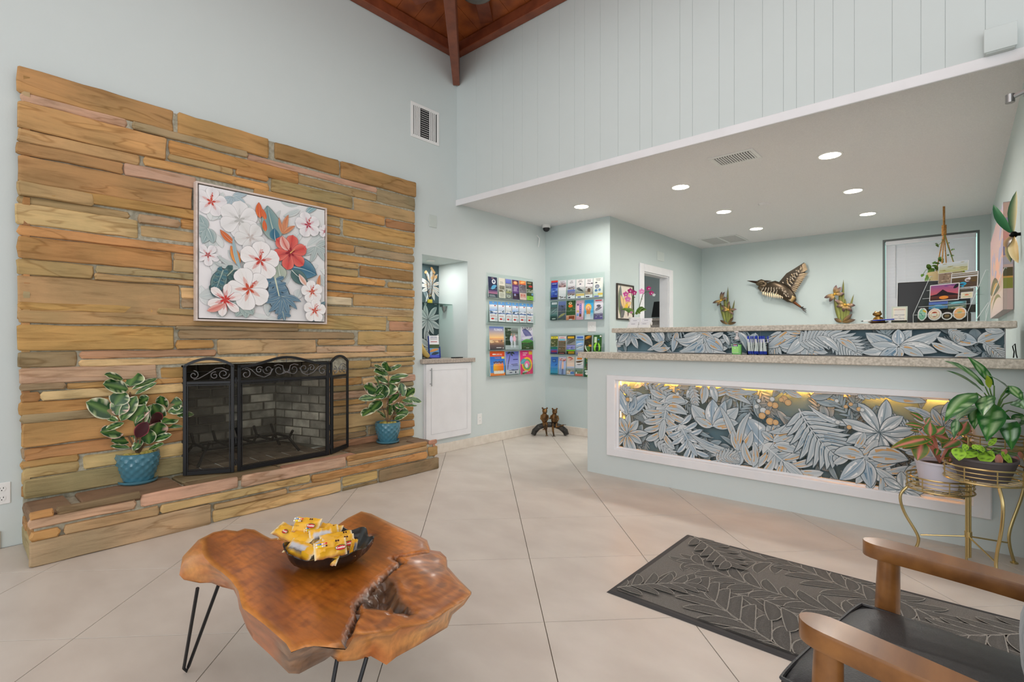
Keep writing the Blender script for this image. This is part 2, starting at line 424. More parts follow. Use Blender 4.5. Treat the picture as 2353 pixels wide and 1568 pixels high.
# ================================================================== setting
X1, Y2, Y3, X4, Y5, X6 = -3.99, 3.644, 5.178, -3.048, 7.975, .27
ZS = 2.603
def st(mb, name, m, **k): return mb.build(name, m, kind='structure', **k)
def holed(mb, a0, a1, b0, b1, holes, put):
    """rectangle a x b with rectangular holes, as a grid of slabs"""
    A = sorted({a0, a1, *[h[0] for h in holes], *[h[1] for h in holes]}); B = sorted({b0, b1, *[h[2] for h in holes], *[h[3] for h in holes]})
    for i in range(len(A)-1):
        for j in range(len(B)-1):
            ca, cb = (A[i]+A[i+1])/2, (B[j]+B[j+1])/2
            if any(h[0] < ca < h[1] and h[2] < cb < h[3] for h in holes): continue
            put(A[i], A[i+1], B[j], B[j+1])
FB = (1.10, 2.20, .25, .985)      # fire opening: y0 y1 z0 z1
NI = (3.186, 3.805, .92, 2.01)    # niche
# floor: slab plus every tile
flo = st(MB().box(-4.9, 2.8, -3.0, 8.1, -.08, -.006), 'floor', 'grout')
T0 = onz(1250.5, 1430); T0.z = 0
q45 = math.sqrt(.5); AX = Vector((-q45, q45, 0)); BX = Vector((q45, q45, 0)); TS = .6095
def clip2(poly, x0, x1, y0, y1):
    for ax, val, sg in ((0, x0, 1), (0, x1, -1), (1, y0, 1), (1, y1, -1)):
        out = []
        for i in range(len(poly)):
            a, b = poly[i-1], poly[i]; da = sg*(a[ax]-val); db = sg*(b[ax]-val)
            if (da >= 0) != (db >= 0):
                t = da/(da-db); out.append((a[0]+(b[0]-a[0])*t, a[1]+(b[1]-a[1])*t))
            if db >= 0: out.append(b)
        poly = out
        if len(poly) < 3: return []
    return poly
for i in range(-14, 15):
    for j in range(-14, 15):
        g = .0016
        cs = [T0+AX*(TS*(i+a)+ga)+BX*(TS*(j+b)+gb) for a, b, ga, gb in ((0, 0, g, g), (1, 0, -g, g), (1, 1, -g, -g), (0, 1, g, -g))]
        po = clip2([(p.x, p.y) for p in cs], -3.985, 1.2, -.75, Y3-.004)
        if not po: continue
        a2 = sum(po[k-1][0]*po[k][1]-po[k][0]*po[k-1][1] for k in range(len(po)))
        if abs(a2) < .004: continue
        if a2 < 0: po = po[::-1]
        n = len(po)
        mb = MB(); cx = sum(p[0] for p in po)/n; cy = sum(p[1] for p in po)/n
        ins = [(p[0]+(cx-p[0])*.002, p[1]+(cy-p[1])*.002) for p in po]
        mb.add([(x, y, -.0055) for x, y in po]+[(x, y, -.0008) for x, y in po]+[(x, y, 0) for x, y in ins],
               [(k, (k+1) % n, n+(k+1) % n, n+k) for k in range(n)]+[(n+k, n+(k+1) % n, 2*n+(k+1) % n, 2*n+k) for k in range(n)]+[tuple(range(2*n, 3*n))])
        mb.build('tile', 'tile', flo)
# walls
wl = MB(); holed(wl, -3.0, Y3+.12, 0, 4.2, [FB, NI], lambda a, b, c, d: wl.box(X1-.12, X1, a, b, c, d))
wall_left = st(wl, 'wall_left', 'sage')
wf = st(MB().box(X1, 2.8, Y2+.004, Y2+.10, ZS+.03, 4.9), 'wall_front_upper', 'sage')
gx = [-3.99]+[ony(p, 200, Y2).x for p in (1094, 1130, 1155, 1180, 1200, 1235, 1285, 1320, 1343, 1379, 1420, 1470, 1498, 1562, 1591, 1652, 1687, 1752, 1800, 1830, 1871, 1914, 1963, 2050, 2116, 2172, 2264)]+[.42]
while gx[-1] < 2.6: gx.append(gx[-1]+R.choice((.09, .14, .2)))
for a, b in zip(gx[:-1], gx[1:]):
    MB().cbox(a+.0006, b-.0006, Y2, Y2+.004, ZS+.03, 4.6, .0012).build('panel', 'sage', wf)
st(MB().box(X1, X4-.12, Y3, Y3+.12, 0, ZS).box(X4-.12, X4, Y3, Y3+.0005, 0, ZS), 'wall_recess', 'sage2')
ws = MB(); DO = (6.01, 6.764, -.01, 2.043)
holed(ws, Y3, Y5+.12, 0, ZS, [DO], lambda a, b, c, d: ws.box(X4-.12, X4, max(a, Y3+(.12 if a == Y3 else 0)), b, max(c, 0), d))
ws.box(X4-.12, X4, Y3+.0005, Y3+.12, 0, ZS)
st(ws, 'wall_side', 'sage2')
WI = (-.735, .175, .92, 2.435)
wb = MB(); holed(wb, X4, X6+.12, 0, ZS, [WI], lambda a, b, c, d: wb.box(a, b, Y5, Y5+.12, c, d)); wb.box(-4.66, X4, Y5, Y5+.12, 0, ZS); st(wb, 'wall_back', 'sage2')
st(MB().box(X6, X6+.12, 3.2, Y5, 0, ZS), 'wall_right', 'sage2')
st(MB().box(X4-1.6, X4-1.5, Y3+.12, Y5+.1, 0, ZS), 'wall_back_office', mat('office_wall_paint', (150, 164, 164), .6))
st(MB().box(X4+.01, X6, Y3+.0, 8.0, -.006, -.0002).box(-4.7, X4, 5.31, 8.0, -.006, -.001), 'floor_back', 'tile')  # out-of-view floor, made pale to bounce light onto the low ceiling
st(MB().box(X6+.12, 2.8, Y2+.004, Y2+.10, 0, ZS+.03), 'wall_front_lower', 'sage')
wr = MB(); holed(wr, -3.0, Y2+.1, 0, 4.9, [(-2.4, .4, .35, 3.4), (.8, 3.0, .35, 3.4)], lambda a, b, c, d: wr.box(2.8, 2.92, a, b, c, d)); st(wr, 'wall_far_right', 'sage')
# lower ceiling, its trim and the upper roof
st(MB().box(-4.7, X6+.12, Y2+.012, 8.1, ZS, ZS+.03), 'ceiling_lower', 'soffit')
st(MB().cbox(X1, 2.8, Y2-.014, Y2+.004, ZS-.028, ZS+.034, .003), 'trim_ceiling_edge', 'white')
SL = .36; ZR = 4.205
cb = MB(); K = 3.3
cb.add([(X1, -3, ZR+.02), (X1, Y2, ZR+.02), (X1+K, Y2-K, ZR+.02+SL*K), (X1+K, -3, ZR+.02+SL*K), (2.8, Y2, ZR+.02), (2.8, Y2-K, ZR+.02+SL*K), (2.8, -3, ZR+.02+SL*K)], [(0, 1, 2, 3), (1, 4, 5, 2), (3, 2, 5, 6)])
ceil = st(cb, 'ceiling_upper', 'plank')
def slopeplank(side, a, b):
    t0, t1 = (Y2-b, Y2-a) if side == 0 else (a-X1, b-X1)
    t0, t1 = max(0, min(K, t0)), max(0, min(K, t1))
    if side == 0:
        lo = [(X1, b-.002), (X1, a+.002), (X1+t1, a+.002), (X1+t0, b-.002)]; zz = lambda p: ZR+SL*(p[0]-X1)
    else:
        lo = [(a+.002, Y2), (b-.002, Y2), (b-.002, Y2-t1), (a+.002, Y2-t0)]; zz = lambda p: ZR+SL*(Y2-p[1])
    mb = MB(); mb.add([(p[0], p[1], zz(p)) for p in lo]+[(p[0], p[1], zz(p)+.018) for p in lo], [(0, 1, 2, 3), (4, 7, 6, 5), (0, 4, 5, 1), (1, 5, 6, 2), (2, 6, 7, 3), (3, 7, 4, 0)])
    mb.build('plank', 'plank', ceil)
y = Y2
while y > -1.2: slopeplank(0, y-.205, y); y -= .205
x = X1
while x < .6: slopeplank(1, x, x+.205); x += .205
st(MB().cbox(X1, X1+.09, -3, Y2, 4.12, 4.225, .006), 'beam_left', 'beam')
st(MB().cbox(X1+.09, 2.8, Y2-.09, Y2, 4.12, 4.225, .006), 'beam_front', 'beam')
# heavy beam that runs diagonally out of the corner
fr = Fr((X1+.0, Y2-.0, 3.835), (q45, -q45, 0), (0, 0, 1)); bmz = MB()
bmz.cbox(0.0, 3.6, 0, .34, -.065, .065, .008, xf=lambda p: fr.pt(p.x, p.y+.03*p.x, p.z)); 
# trim the part of the beam that would poke into the two walls
bmz.v = [(max(p[0], X1+.002), min(p[1], Y2-.002), p[2]) for p in bmz.v]
st(bmz, 'beam_diagonal', 'beam')
# baseboards
st(MB().cbox(X1, X1+.012, 2.99, Y3, 0, .098, .003), 'baseboard_left', 'basetile')
st(MB().cbox(X1, X1+.012, -2.9, .24, 0, .098, .003), 'baseboard_left_near', 'basetile')
st(MB().cbox(X1+.012, X4, Y3-.012, Y3, 0, .098, .003), 'baseboard_recess', 'basetile')
# corner strips (painted angle on the outside corner)
st(MB().cbox(X4-.004, X4+.006, Y3-.006, Y3+.006, .0, ZS-.002, .002), 'trim_corner', 'sage2')
# niche lining
nb = MB(); y0, y1, z0, z1 = NI; xb = -4.466
nb.box(xb-.02, X1-.12, y0-.02, y0, z0-.06, z1+.02); nb.box(xb-.02, X1-.12, y1, y1+.02, z0-.06, z1+.02)
nb.box(xb-.02, xb, y0, y1, z0-.06, z1+.02); nb.box(xb, X1-.12, y0, y1, z1, z1+.02); nb.box(xb, X1-.12, y0, y1, z0-.06, z0-.045)
st(nb, 'wall_niche', 'sage')
# door to the office: casing and jamb
dr = MB(); a, b, c = DO[0], DO[1], DO[3]; cw = .115
dr.cbox(X4, X4+.018, a-cw, a, 0, c+.10, .004); dr.cbox(X4, X4+.018, b, b+cw, 0, c+.10, .004); dr.cbox(X4, X4+.018, a, b, c, c+.10, .004)
dr.box(X4-.125, X4, a, a+.015, 0, c); dr.box(X4-.125, X4, b-.015, b, 0, c); dr.box(X4-.125, X4, a+.015, b-.015, c-.015, c)
st(dr, 'door_1', 'white')
area('office_fill', (-3.9, 6.6, 2.5), (0, 0, 0), .5, .5, 5)  # added fill that brightens the room beyond the doorway
# window with blind
wfm = MB(); x0, x1, z0, z1 = WI
wfm.box(x0, x0+.02, Y5, Y5+.1, z0, z1); wfm.box(x1-.02, x1, Y5, Y5+.1, z0, z1); wfm.box(x0+.02, x1-.02, Y5, Y5+.1, z1-.02, z1); wfm.box(x0+.02, x1-.02, Y5, Y5+.1, z0, z0+.02)
win = st(wfm, 'window_1', mat('dark_window_edge', (92, 98, 96), .5))
MB().box(x0+.02, x1-.02, Y5+.08, Y5+.085, z0+.02, z1-.02).build('pane', 'glass', win)
blm = mat('white_blind_slat', (222, 222, 228), .5)
MB().cbox(x0+.03, x1-.03, Y5+.004, Y5+.05, z1-.075, z1-.022, .004).build('headrail', blm, win)
z = z1-.10
while z > z0+.03:
    mb = MB(); mb.cbox(x0+.032, x1-.032, -.024, .024, -.0012, .0012, .0008, xf=lambda p: Vector((p.x, Y5+.03+p.y*.42-p.z, z+p.y*-.9)))
    mb.build('slat', blm, win); z -= .042
MB().tube([(x0+.13, Y5+.001, z1-.08), (x0+.13, Y5-.002, z1-.75)], .004, 6).build('wand', mat('clear_wand', (190, 190, 196), .3), win)
for u in (.25, .75):
    MB().tube([(x0+(x1-x0)*u, Y5+.003, z1-.08), (x0+(x1-x0)*u, Y5+.003, z0+.05)], .0012, 4).build('ladder_cord', blm, win)
lm = mat('outside_glow', (235, 240, 245), .9)
# ceiling lamps
canw = mat('lamp_trim', (240, 238, 234), .5); cane = mat('lamp_lens', (255, 250, 240), .5, emit=(255, 247, 232), es=9)
names = ['nearest the left wall', 'between the left wall and the air vent', 'in the middle of the left row', 'at the back of the left row above the bird', 'large and bright beside the air vent', 'in the middle of the right row', 'at the back of the right row near the window']
for (px, py), nm in zip([(1336, 474), (1564, 429), (1663, 486), (1738, 525), (1907, 356), (1960, 438), (1994, 491)], names):
    p = onz(px, py, ZS)
    t = thing('recessed_ceiling_lamp', 'round lit ceiling lamp, '+nm, 'lamp', (p.x, p.y, ZS), 'recessed lamps in the low ceiling')
    MB().lathe([(.088, 0), (.088, -.006), (.074, -.008), (.074, -.003)], p, 32).build('trim_ring', canw, t, smooth=True)
    MB().lathe([(.0, -.0045), (.074, -.0045)], p, 32).build('lens', cane, t)
    l = bpy.data.lights.new('lamp_light', 'AREA'); l.shape = 'DISK'; l.size = .14; l.energy = 8.3; l.color = (1, .98, .955); l.spread = math.radians(170)
    lo_ = bpy.data.objects.new('lamp_light', l); COL.objects.link(lo_); lo_.parent = t; lo_.location = (0, 0, -.012)
# vents and panels
dk = mat('dark_duct', (40, 42, 44), .8)
a, b = onz(1624, 364, ZS), onz(1752, 363, ZS); xa, xb_, ya, yb = -1.507, -1.168, 4.065, 4.318
v = thing('ceiling_vent', 'grey-white louvred air vent in the low ceiling', 'vent', (-1.34, 4.19, ZS))
f = MB()
for q in ((xa, xb_, ya, ya+.03), (xa, xb_, yb-.03, yb), (xa, xa+.03, ya+.03, yb-.03), (xb_-.03, xb_, ya+.03, yb-.03)): f.cbox(*q, ZS-.007, ZS, .002)
f.build('frame', 'plastic', v); MB().box(xa+.03, xb_-.03, ya+.03, yb-.03, ZS-.001, ZS).build('duct', dk, v)
for i in range(15):
    xx = xa+.036+i*(xb_-xa-.072)/14
    MB().cbox(-.0010, .0010, ya+.03, yb-.03, -.005, .005, .0005, xf=lambda p: Vector((xx+p.x+p.z*.8, p.y, ZS-.008+p.z*.5))).build('slat', 'plastic', v)
v = thing('attic_access_panel', 'flat white square grille in the low ceiling near the back corner', 'panel', (-2.54, 7.47, ZS))
MB().cbox(-2.80, -2.28, 7.19, 7.745, ZS-.008, ZS, .003).build('frame', 'plastic', v)
for k in range(2):
    for i in range(12): MB().box(-2.77+k*.25, -2.55+k*.25, 7.22+i*.042, 7.245+i*.042, ZS-.010, ZS-.008).build('slat', mat('grille_grey', (188, 186, 184), .6) if (k, i) == (0, 0) else bpy.data.materials['grille_grey'], v)
p = onz(1757, 468, ZS); tag(MB().lathe([(0, -.022), (.05, -.02), (.062, -.004), (.062, 0)], p, 24).build('smoke_detector', 'soffit', smooth=True), 'small flat white smoke detector between the two rows of ceiling lamps', 'detector')
v = thing('wall_vent', 'white metal air vent high on the wall right of the stone chimney', 'vent', (X1, 3.22, 3.3))
y0, y1, z0, z1 = 3.045, 3.40, 3.135, 3.478
f = MB()
for q in ((y0, y1, z0, z0+.03), (y0, y1, z1-.03, z1), (y0, y0+.03, z0+.03, z1-.03), (y1-.03, y1, z0+.03, z1-.03)): f.cbox(X1, X1+.008, *q, .002)
f.build('frame', 'plastic', v); MB().box(X1, X1+.001, y0+.03, y1-.03, z0+.03, z1-.03).build('duct', dk, v)
for yy in (.045, .065, .085, .105, .235, .257, .279, .301):
    MB().cbox(X1+.001, X1+.010, y0+yy-.006, y0+yy+.006, z0+.03, z1-.03, .001).build('slat', 'plastic', v)
for i in range(13):
    zz = z0+.045+i*.0212; MB().cbox(-.0065, .0065, y0+.122, y0+.22, -.0012, .0012, .0005, xf=lambda p: Vector((X1+.008+p.x, p.y, zz+p.z-p.x*.8))).build('slat', 'plastic', v)
tag(MB().cbox(X1, X1+.006, 3.272, 3.372, 2.297, 2.42, .003).build('blank_cover_plate', 'plate'), 'blank sage-painted cover plate on the wall above the niche', 'cover plate')
tag(MB().cbox(X4, X4+.006, 6.40, 6.62, 2.235, 2.36, .003).build('blank_wall_plate', mat('pale_plate', (204, 214, 210), .5)), 'faint painted cover plate on the wall above the office door', 'cover plate')
v = thing('junction_box', 'sage-painted square box on the panelled wall just above the white ceiling edge', 'box', (.155, Y2, 2.70))
MB().cbox(.098, .215, Y2-.05, Y2, 2.635, 2.755, .006).build('box_body', 'sage', v); MB().cbox(.094, .219, Y2-.054, Y2-.05, 2.640, 2.762, .002).build('lid', 'sage', v)
def outlet(name, label, fr, kind):
    t = thing(name, label, 'outlet' if kind != 'switch' else 'switch', fr.o)
    mb = MB(); mb.cbox(-.036, .036, -.06, .06, 0, .006, .0025); framed(mb, fr).build('plate', 'plastic', t)
    if kind == 'duplex':
        for s_ in (-.026, .026):
            mb = MB(); mb.prism([(x*.017*(1 if abs(math.sin(a_)) < .8 else .9), s_+y_*.016) for a_, x, y_ in [(2*PI*k/16, math.cos(2*PI*k/16), math.sin(2*PI*k/16)) for k in range(16)]], fr, .006, .008); mb.build('socket', 'plastic', t)
            mb = MB()
            for uu in (-.007, .007): mb.box(uu-.0015, uu+.0015, s_+.001, s_+.009, .008, .0084)
            mb.cbox(-.0025, .0025, s_-.010, s_-.005, .008, .0084, .001); framed(mb, fr).build('slots', 'blackpl', t)
    elif kind == 'deco':
        mb = MB(); mb.cbox(-.017, .017, -.034, .034, .006, .008, .002); framed(mb, fr).build('socket', 'plastic', t)
        for s_ in (-.018, .018):
            mb = MB(); mb.box(-.006, -.004, s_-.004, s_+.005, .008, .0083); mb.box(.004, .006, s_-.004, s_+.005, .008, .0083); framed(mb, fr).build('slots', mat('slot_grey', (120, 120, 120), .5), t)
    else:
        for uu in (-.021, .021):
            mb = MB(); mb.cbox(uu-.005, uu+.005, -.011, .011, .006, .009, .001); mb.cbox(uu-.0035, uu+.0035, -.001, .008, .009, .018, .001); framed(mb, fr).build('toggle', 'plastic', t)
    return t
outlet('wall_outlet', 'white duplex wall outlet left of the stone chimney', FX(X1, .245, .303), 'duplex')
outlet('wall_outlet', 'white wall outlet low on the wall right of the white cabinet door', FX(X1, 3.985, .285), 'deco')
t = outlet('light_switch', 'white double light switch plate between the two right-hand brochure racks', FY(Y3, -3.29, 1.322), 'switch')
for c in t.children:
    if c.name.startswith('plate'): c.scale = (1.6, 1, 1)
# security camera
t = thing('security_camera', 'small white dome security camera in the corner under the low ceiling', 'camera', (X1+.10, 5.07, ZS))
c = Vector((X1+.10, 5.07, ZS))
MB().lathe([(.052, 0), (.052, -.03), (.046, -.036)], c, 24).build('camera_base', 'plastic', t, smooth=True)
MB().ball(c-Vector((0, 0, .04)), .043, 20, 12).build('dome', 'blackpl', t, smooth=True)
MB().tube([(X1+.003, 5.0, 2.48), (X1+.03, 5.02, 2.44), (X1+.02, 5.01, 2.33)], .006, 6).build('cable', 'plastic', t, smooth=True)
# lamp bowl of the ceiling fan
c = ond(1096, 0, 4.35); c.z = 4.135
t = thing('ceiling_fan', 'dark ceiling fan with a striped frosted bowl, its underside just in view behind the beam', 'fan', c)
fan = MB(); cols = []
fan.lathe([(0, -.05), (.05, -.047), (.10, -.036), (.135, -.015), (.15, .01)], c, 32, cols=[(110, 108, 100), (96, 94, 88), (120, 116, 108), (84, 82, 78), (100, 96, 90)]); fan.build('lamp_bowl', 'col', t, smooth=True)
MB().lathe([(.155, .01), (.16, .06), (.12, .14), (.05, .17), (.03, .20), (.03, .62)], c, 28).build('motor_housing', mat('fan_bronze', (58, 46, 38), .4, .6), t, smooth=True)
for k in range(5):
    a = 2*PI*k/5+2.2; u = Vector((math.cos(a), math.sin(a), 0)); fr = Fr(c+Vector((0, 0, .11)), u, Vector((-u.y, u.x, .12)))
    mb = MB(); mb.cbox(.12, .66, -.065, .065, -.004, .004, .002); framed(mb, fr).build('blade', 'beam', t)
# door closer on the entrance door at the right edge
t = thing('door_closer', 'grey metal door closer arm at the right edge below the panelled wall', 'door closer', (.26, 3.48, 2.34))
p = ond(2321, 226, 2.5); q = Vector((.285, p.y-.02, p.z+.03))
MB().tube([p, p.lerp(q, .5), q], .011, 8).build('arm', 'steel', t, smooth=True)
MB().tube([p-Vector((0, 0, .022)), p+Vector((0, 0, .018))], .018, 12).build('pivot', 'steel', t, smooth=True)
MB().cbox(.235, X6, p.y-.10, p.y+.08, p.z+.012, p.z+.05, .008).build('closer_body', 'steel', t)
# ================================================================== stone chimney and hearth
ZM = {'A': (0, 120, 2.704), 'B': (400, 200, 2.6133), 'C': (0, 650, 2.34), 'D': (380, 700, 3.136), 'E': (40, 1060, 4.706), 'F': (520, 990, 4.706), 'G': (780, 780, 4.6125)}
def zp(k, x, y): o = ZM[k]; return o[0]+x/o[2], o[1]+y/o[2]
SC = {'o': (186, 145, 94), 'y': (184, 154, 110), 'p': (204, 166, 142), 'g': (166, 146, 112), 'b': (172, 130, 86), 't': (204, 174, 128), 'r': (184, 140, 114), 'w': (196, 184, 158), 'd': (132, 113, 88)}
def stonemat():
    m = mat('layered_sandstone', (190, 150, 90), .78, spec=.25)
    oi = N(m, 'ShaderNodeObjectInfo'); tc = N(m, 'ShaderNodeTexCoord')
    off = N(m, 'ShaderNodeVectorMath', operation='MULTIPLY_ADD'); off.inputs[1].default_value = (37, 53, 29)
    cmb = N(m, 'ShaderNodeCombineXYZ')
    for i in range(3): L(m, oi.outputs['Random'], cmb.inputs[i])
    L(m, cmb.outputs[0], off.inputs[0]); L(m, tc.outputs['Object'], off.inputs[2])
    mp = N(m, 'ShaderNodeMapping'); mp.inputs['Scale'].default_value = (1.3, 1.1, 9); L(m, off.outputs[0], mp.inputs[0])
    n1 = N(m, 'ShaderNodeTexNoise'); n1.inputs['Scale'].default_value = 2.6; n1.inputs['Detail'].default_value = 8; n1.inputs['Roughness'].default_value = .6; n1.inputs['Distortion'].default_value = .8
    L(m, mp.outputs[0], n1.inputs[0])
    n2 = N(m, 'ShaderNodeTexNoise'); n2.inputs['Scale'].default_value = 3.2; n2.inputs['Detail'].default_value = 4; L(m, off.outputs[0], n2.inputs[0])
    r1 = N(m, 'ShaderNodeValToRGB'); e = r1.color_ramp.elements
    e[0].position = .28; e[0].color = (.62, .58, .52, 1); e[1].position = .72; e[1].color = (1.16, 1.14, 1.1, 1)
    e2 = r1.color_ramp.elements.new(.48); e2.color = (.98, .98, .96, 1)
    L(m, n1.outputs[0], r1.inputs[0])
    r2 = N(m, 'ShaderNodeValToRGB'); e = r2.color_ramp.elements; e[0].position = .35; e[0].color = (.88, .9, .84, 1); e[1].position = .68; e[1].color = (1.14, 1.06, .98, 1)
    L(m, n2.outputs[0], r2.inputs[0])
    a = N(m, 'ShaderNodeVectorMath', operation='MULTIPLY'); b = N(m, 'ShaderNodeVectorMath', operation='MULTIPLY')
    L(m, oi.outputs['Color'], a.inputs[0]); L(m, r1.outputs[0], a.inputs[1]); L(m, a.outputs[0], b.inputs[0]); L(m, r2.outputs[0], b.inputs[1])
    m4 = N(m, 'ShaderNodeMapping'); m4.inputs['Scale'].default_value = (.9, .8, 5); L(m, off.outputs[0], m4.inputs[0])
    n4 = N(m, 'ShaderNodeTexNoise'); n4.inputs['Scale'].default_value = 1.3; n4.inputs['Detail'].default_value = 3; n4.inputs['Distortion'].default_value = .4; L(m, m4.outputs[0], n4.inputs[0])
    r4 = N(m, 'ShaderNodeValToRGB'); e = r4.color_ramp.elements; e[0].position = .545; e[0].color = (1, 1, 1, 1); e[1].position = .575; e[1].color = (1.05, 1.04, 1, 1)
    e5 = r4.color_ramp.elements.new(.56); e5.color = (.72, .66, .58, 1); L(m, n4.outputs[0], r4.inputs[0])
    d4 = N(m, 'ShaderNodeVectorMath', operation='MULTIPLY'); L(m, b.outputs[0], d4.inputs[0]); L(m, r4.outputs[0], d4.inputs[1])
    L(m, d4.outputs[0], bsdf(m).inputs['Base Color'])
    bp = N(m, 'ShaderNodeBump'); bp.inputs['Strength'].default_value = .55; bp.inputs['Distance'].default_value = .012
    n3 = N(m, 'ShaderNodeTexNoise'); n3.inputs['Scale'].default_value = 30; n3.inputs['Detail'].default_value = 5; L(m, off.outputs[0], n3.inputs[0])
    ad = N(m, 'ShaderNodeMath', operation='MULTIPLY_ADD'); ad.inputs[1].default_value = .35; L(m, n3.outputs[0], ad.inputs[0]); L(m, n1.outputs[0], ad.inputs[2])
    L(m, ad.outputs[0], bp.inputs['Height']); L(m, bp.outputs[0], bsdf(m).inputs['Normal'])
    return m
M['stone'] = stonemat()
fp = thing('stone_fireplace', 'tall fireplace wall of long layered tan and orange sandstone slabs with a raised hearth', 'fireplace', (X1, 1.65, 0))
def outline(w, h, jag=.004, ex=0):
    """rounded, slightly ragged rectangle outline, counter-clockwise"""
    r = min(.010, h*.2, w*.3); nx = max(2, min(9, int(w/.09))); pts = []
    def j(): return R.uniform(-jag, jag)
    for i in range(nx+1): pts.append((r+(w-2*r)*i/nx, j()*.8))
    if h > .06: pts.append((w+j()-r*.15, r*.7)); pts.append((w+j(), h*.5)); pts.append((w+j()-r*.15, h-r*.7))
    else: pts.append((w+j(), h*.35)); pts.append((w+j(), h*.65))
    for i in range(nx, -1, -1): pts.append((r+(w-2*r)*i/nx, h+j()*.8))
    if h > .06: pts.append((j()+r*.15, h-r*.7)); pts.append((j(), h*.5)); pts.append((j()+r*.15, r*.7))
    else: pts.append((j(), h*.65)); pts.append((j(), h*.35))
    return pts
def stone(fr, u0, u1, v0, v1, prot, col, back=-.02, jag=.004, name='stone', parent=None, bev=.006):
    w, h = u1-u0, v1-v0
    if w < .02 or h < .01: return
    pts = outline(w, h, min(jag, h*.12)); n = len(pts); mb = MB()
    iu = min(bev, w*.2); iv = min(bev, h*.25)
    def ins(p, k): return (p[0]+(iu if p[0] < w*.5 else -iu)*k*(1 if p[0] < iu*2 or p[0] > w-iu*2 else .0), p[1]+(iv if p[1] < h/2 else -iv)*k)
    ring0 = [fr.pt(u0+p[0], v0+p[1], back) for p in pts]
    ring1 = [fr.pt(u0+p[0], v0+p[1], prot-bev*R.uniform(.9, 1.4)) for p in pts]
    tl = R.uniform(-.006, .006)
    q = [ins(p, 1) for p in pts]
    ring2 = [fr.pt(u0+a, v0+b, prot+tl*(a/w-.5)*.6+R.uniform(-.0025, .0025)) for a, b in q]
    vs = ring0+ring1+ring2; fs = []
    for k in range(n):
        m_ = (k+1) % n; fs += [(k, m_, n+m_, n+k), (n+k, n+m_, 2*n+m_, 2*n+k)]
    # face: ladder between the lower and the upper edge
    nx = max(2, min(9, int(w/.09)))
    low = list(range(0, nx+1)); e = (3 if h > .06 else 2)
    top = list(range(nx+e+1, 2*nx+e+2))[::-1]
    for i in range(nx): fs.append((2*n+low[i], 2*n+low[i+1], 2*n+top[i+1], 2*n+top[i]))
    rgt = [low[-1]]+list(range(nx+1, nx+1+e))+[top[-1]]; lft = [top[0]]+list(range(2*nx+e+2, n))+[low[0]]
    fs.append(tuple(2*n+k for k in rgt)); fs.append(tuple(2*n+k for k in lft))
    mb.add(vs, fs)
    c = SC[col]; c = (c[0]*1.0, c[1]*1.008, c[2]*1.04); jj = R.uniform(.93, 1.07); c = tuple(min(255, x*jj+R.uniform(-4, 4)) for x in c)
    return mb.build(name, 'stone', parent or fp, smooth=True, ang=38, color=c)
XS = -3.932
def place(spec, xpl, fr):
    for ln in spec.strip().split('\n'):
        k, xl, xr, rx, yt, yb, c = ln.split()[:7]
        xl, xr, rx, yt, yb = map(float, (xl, xr, rx, yt, yb))
        ka, kb = k[0], k[-1]
        a = zp(ka, xl, 0)[0]; b = zp(kb, xr, 0)[0] if len(k) == 2 else zp(ka, xr, 0)[0]
        t_ = zp(ka, rx, yt); b_ = zp(ka, rx, yb)
        ya = onx(a, 700, xpl).y; yb_ = onx(b, 700, xpl).y; zt = onx(*t_, xpl).z; zb = onx(*b_, xpl).z
        stone(fr, ya-.003, yb_+.003, zb-.004, zt+.004, R.uniform(-.006, .017), c)
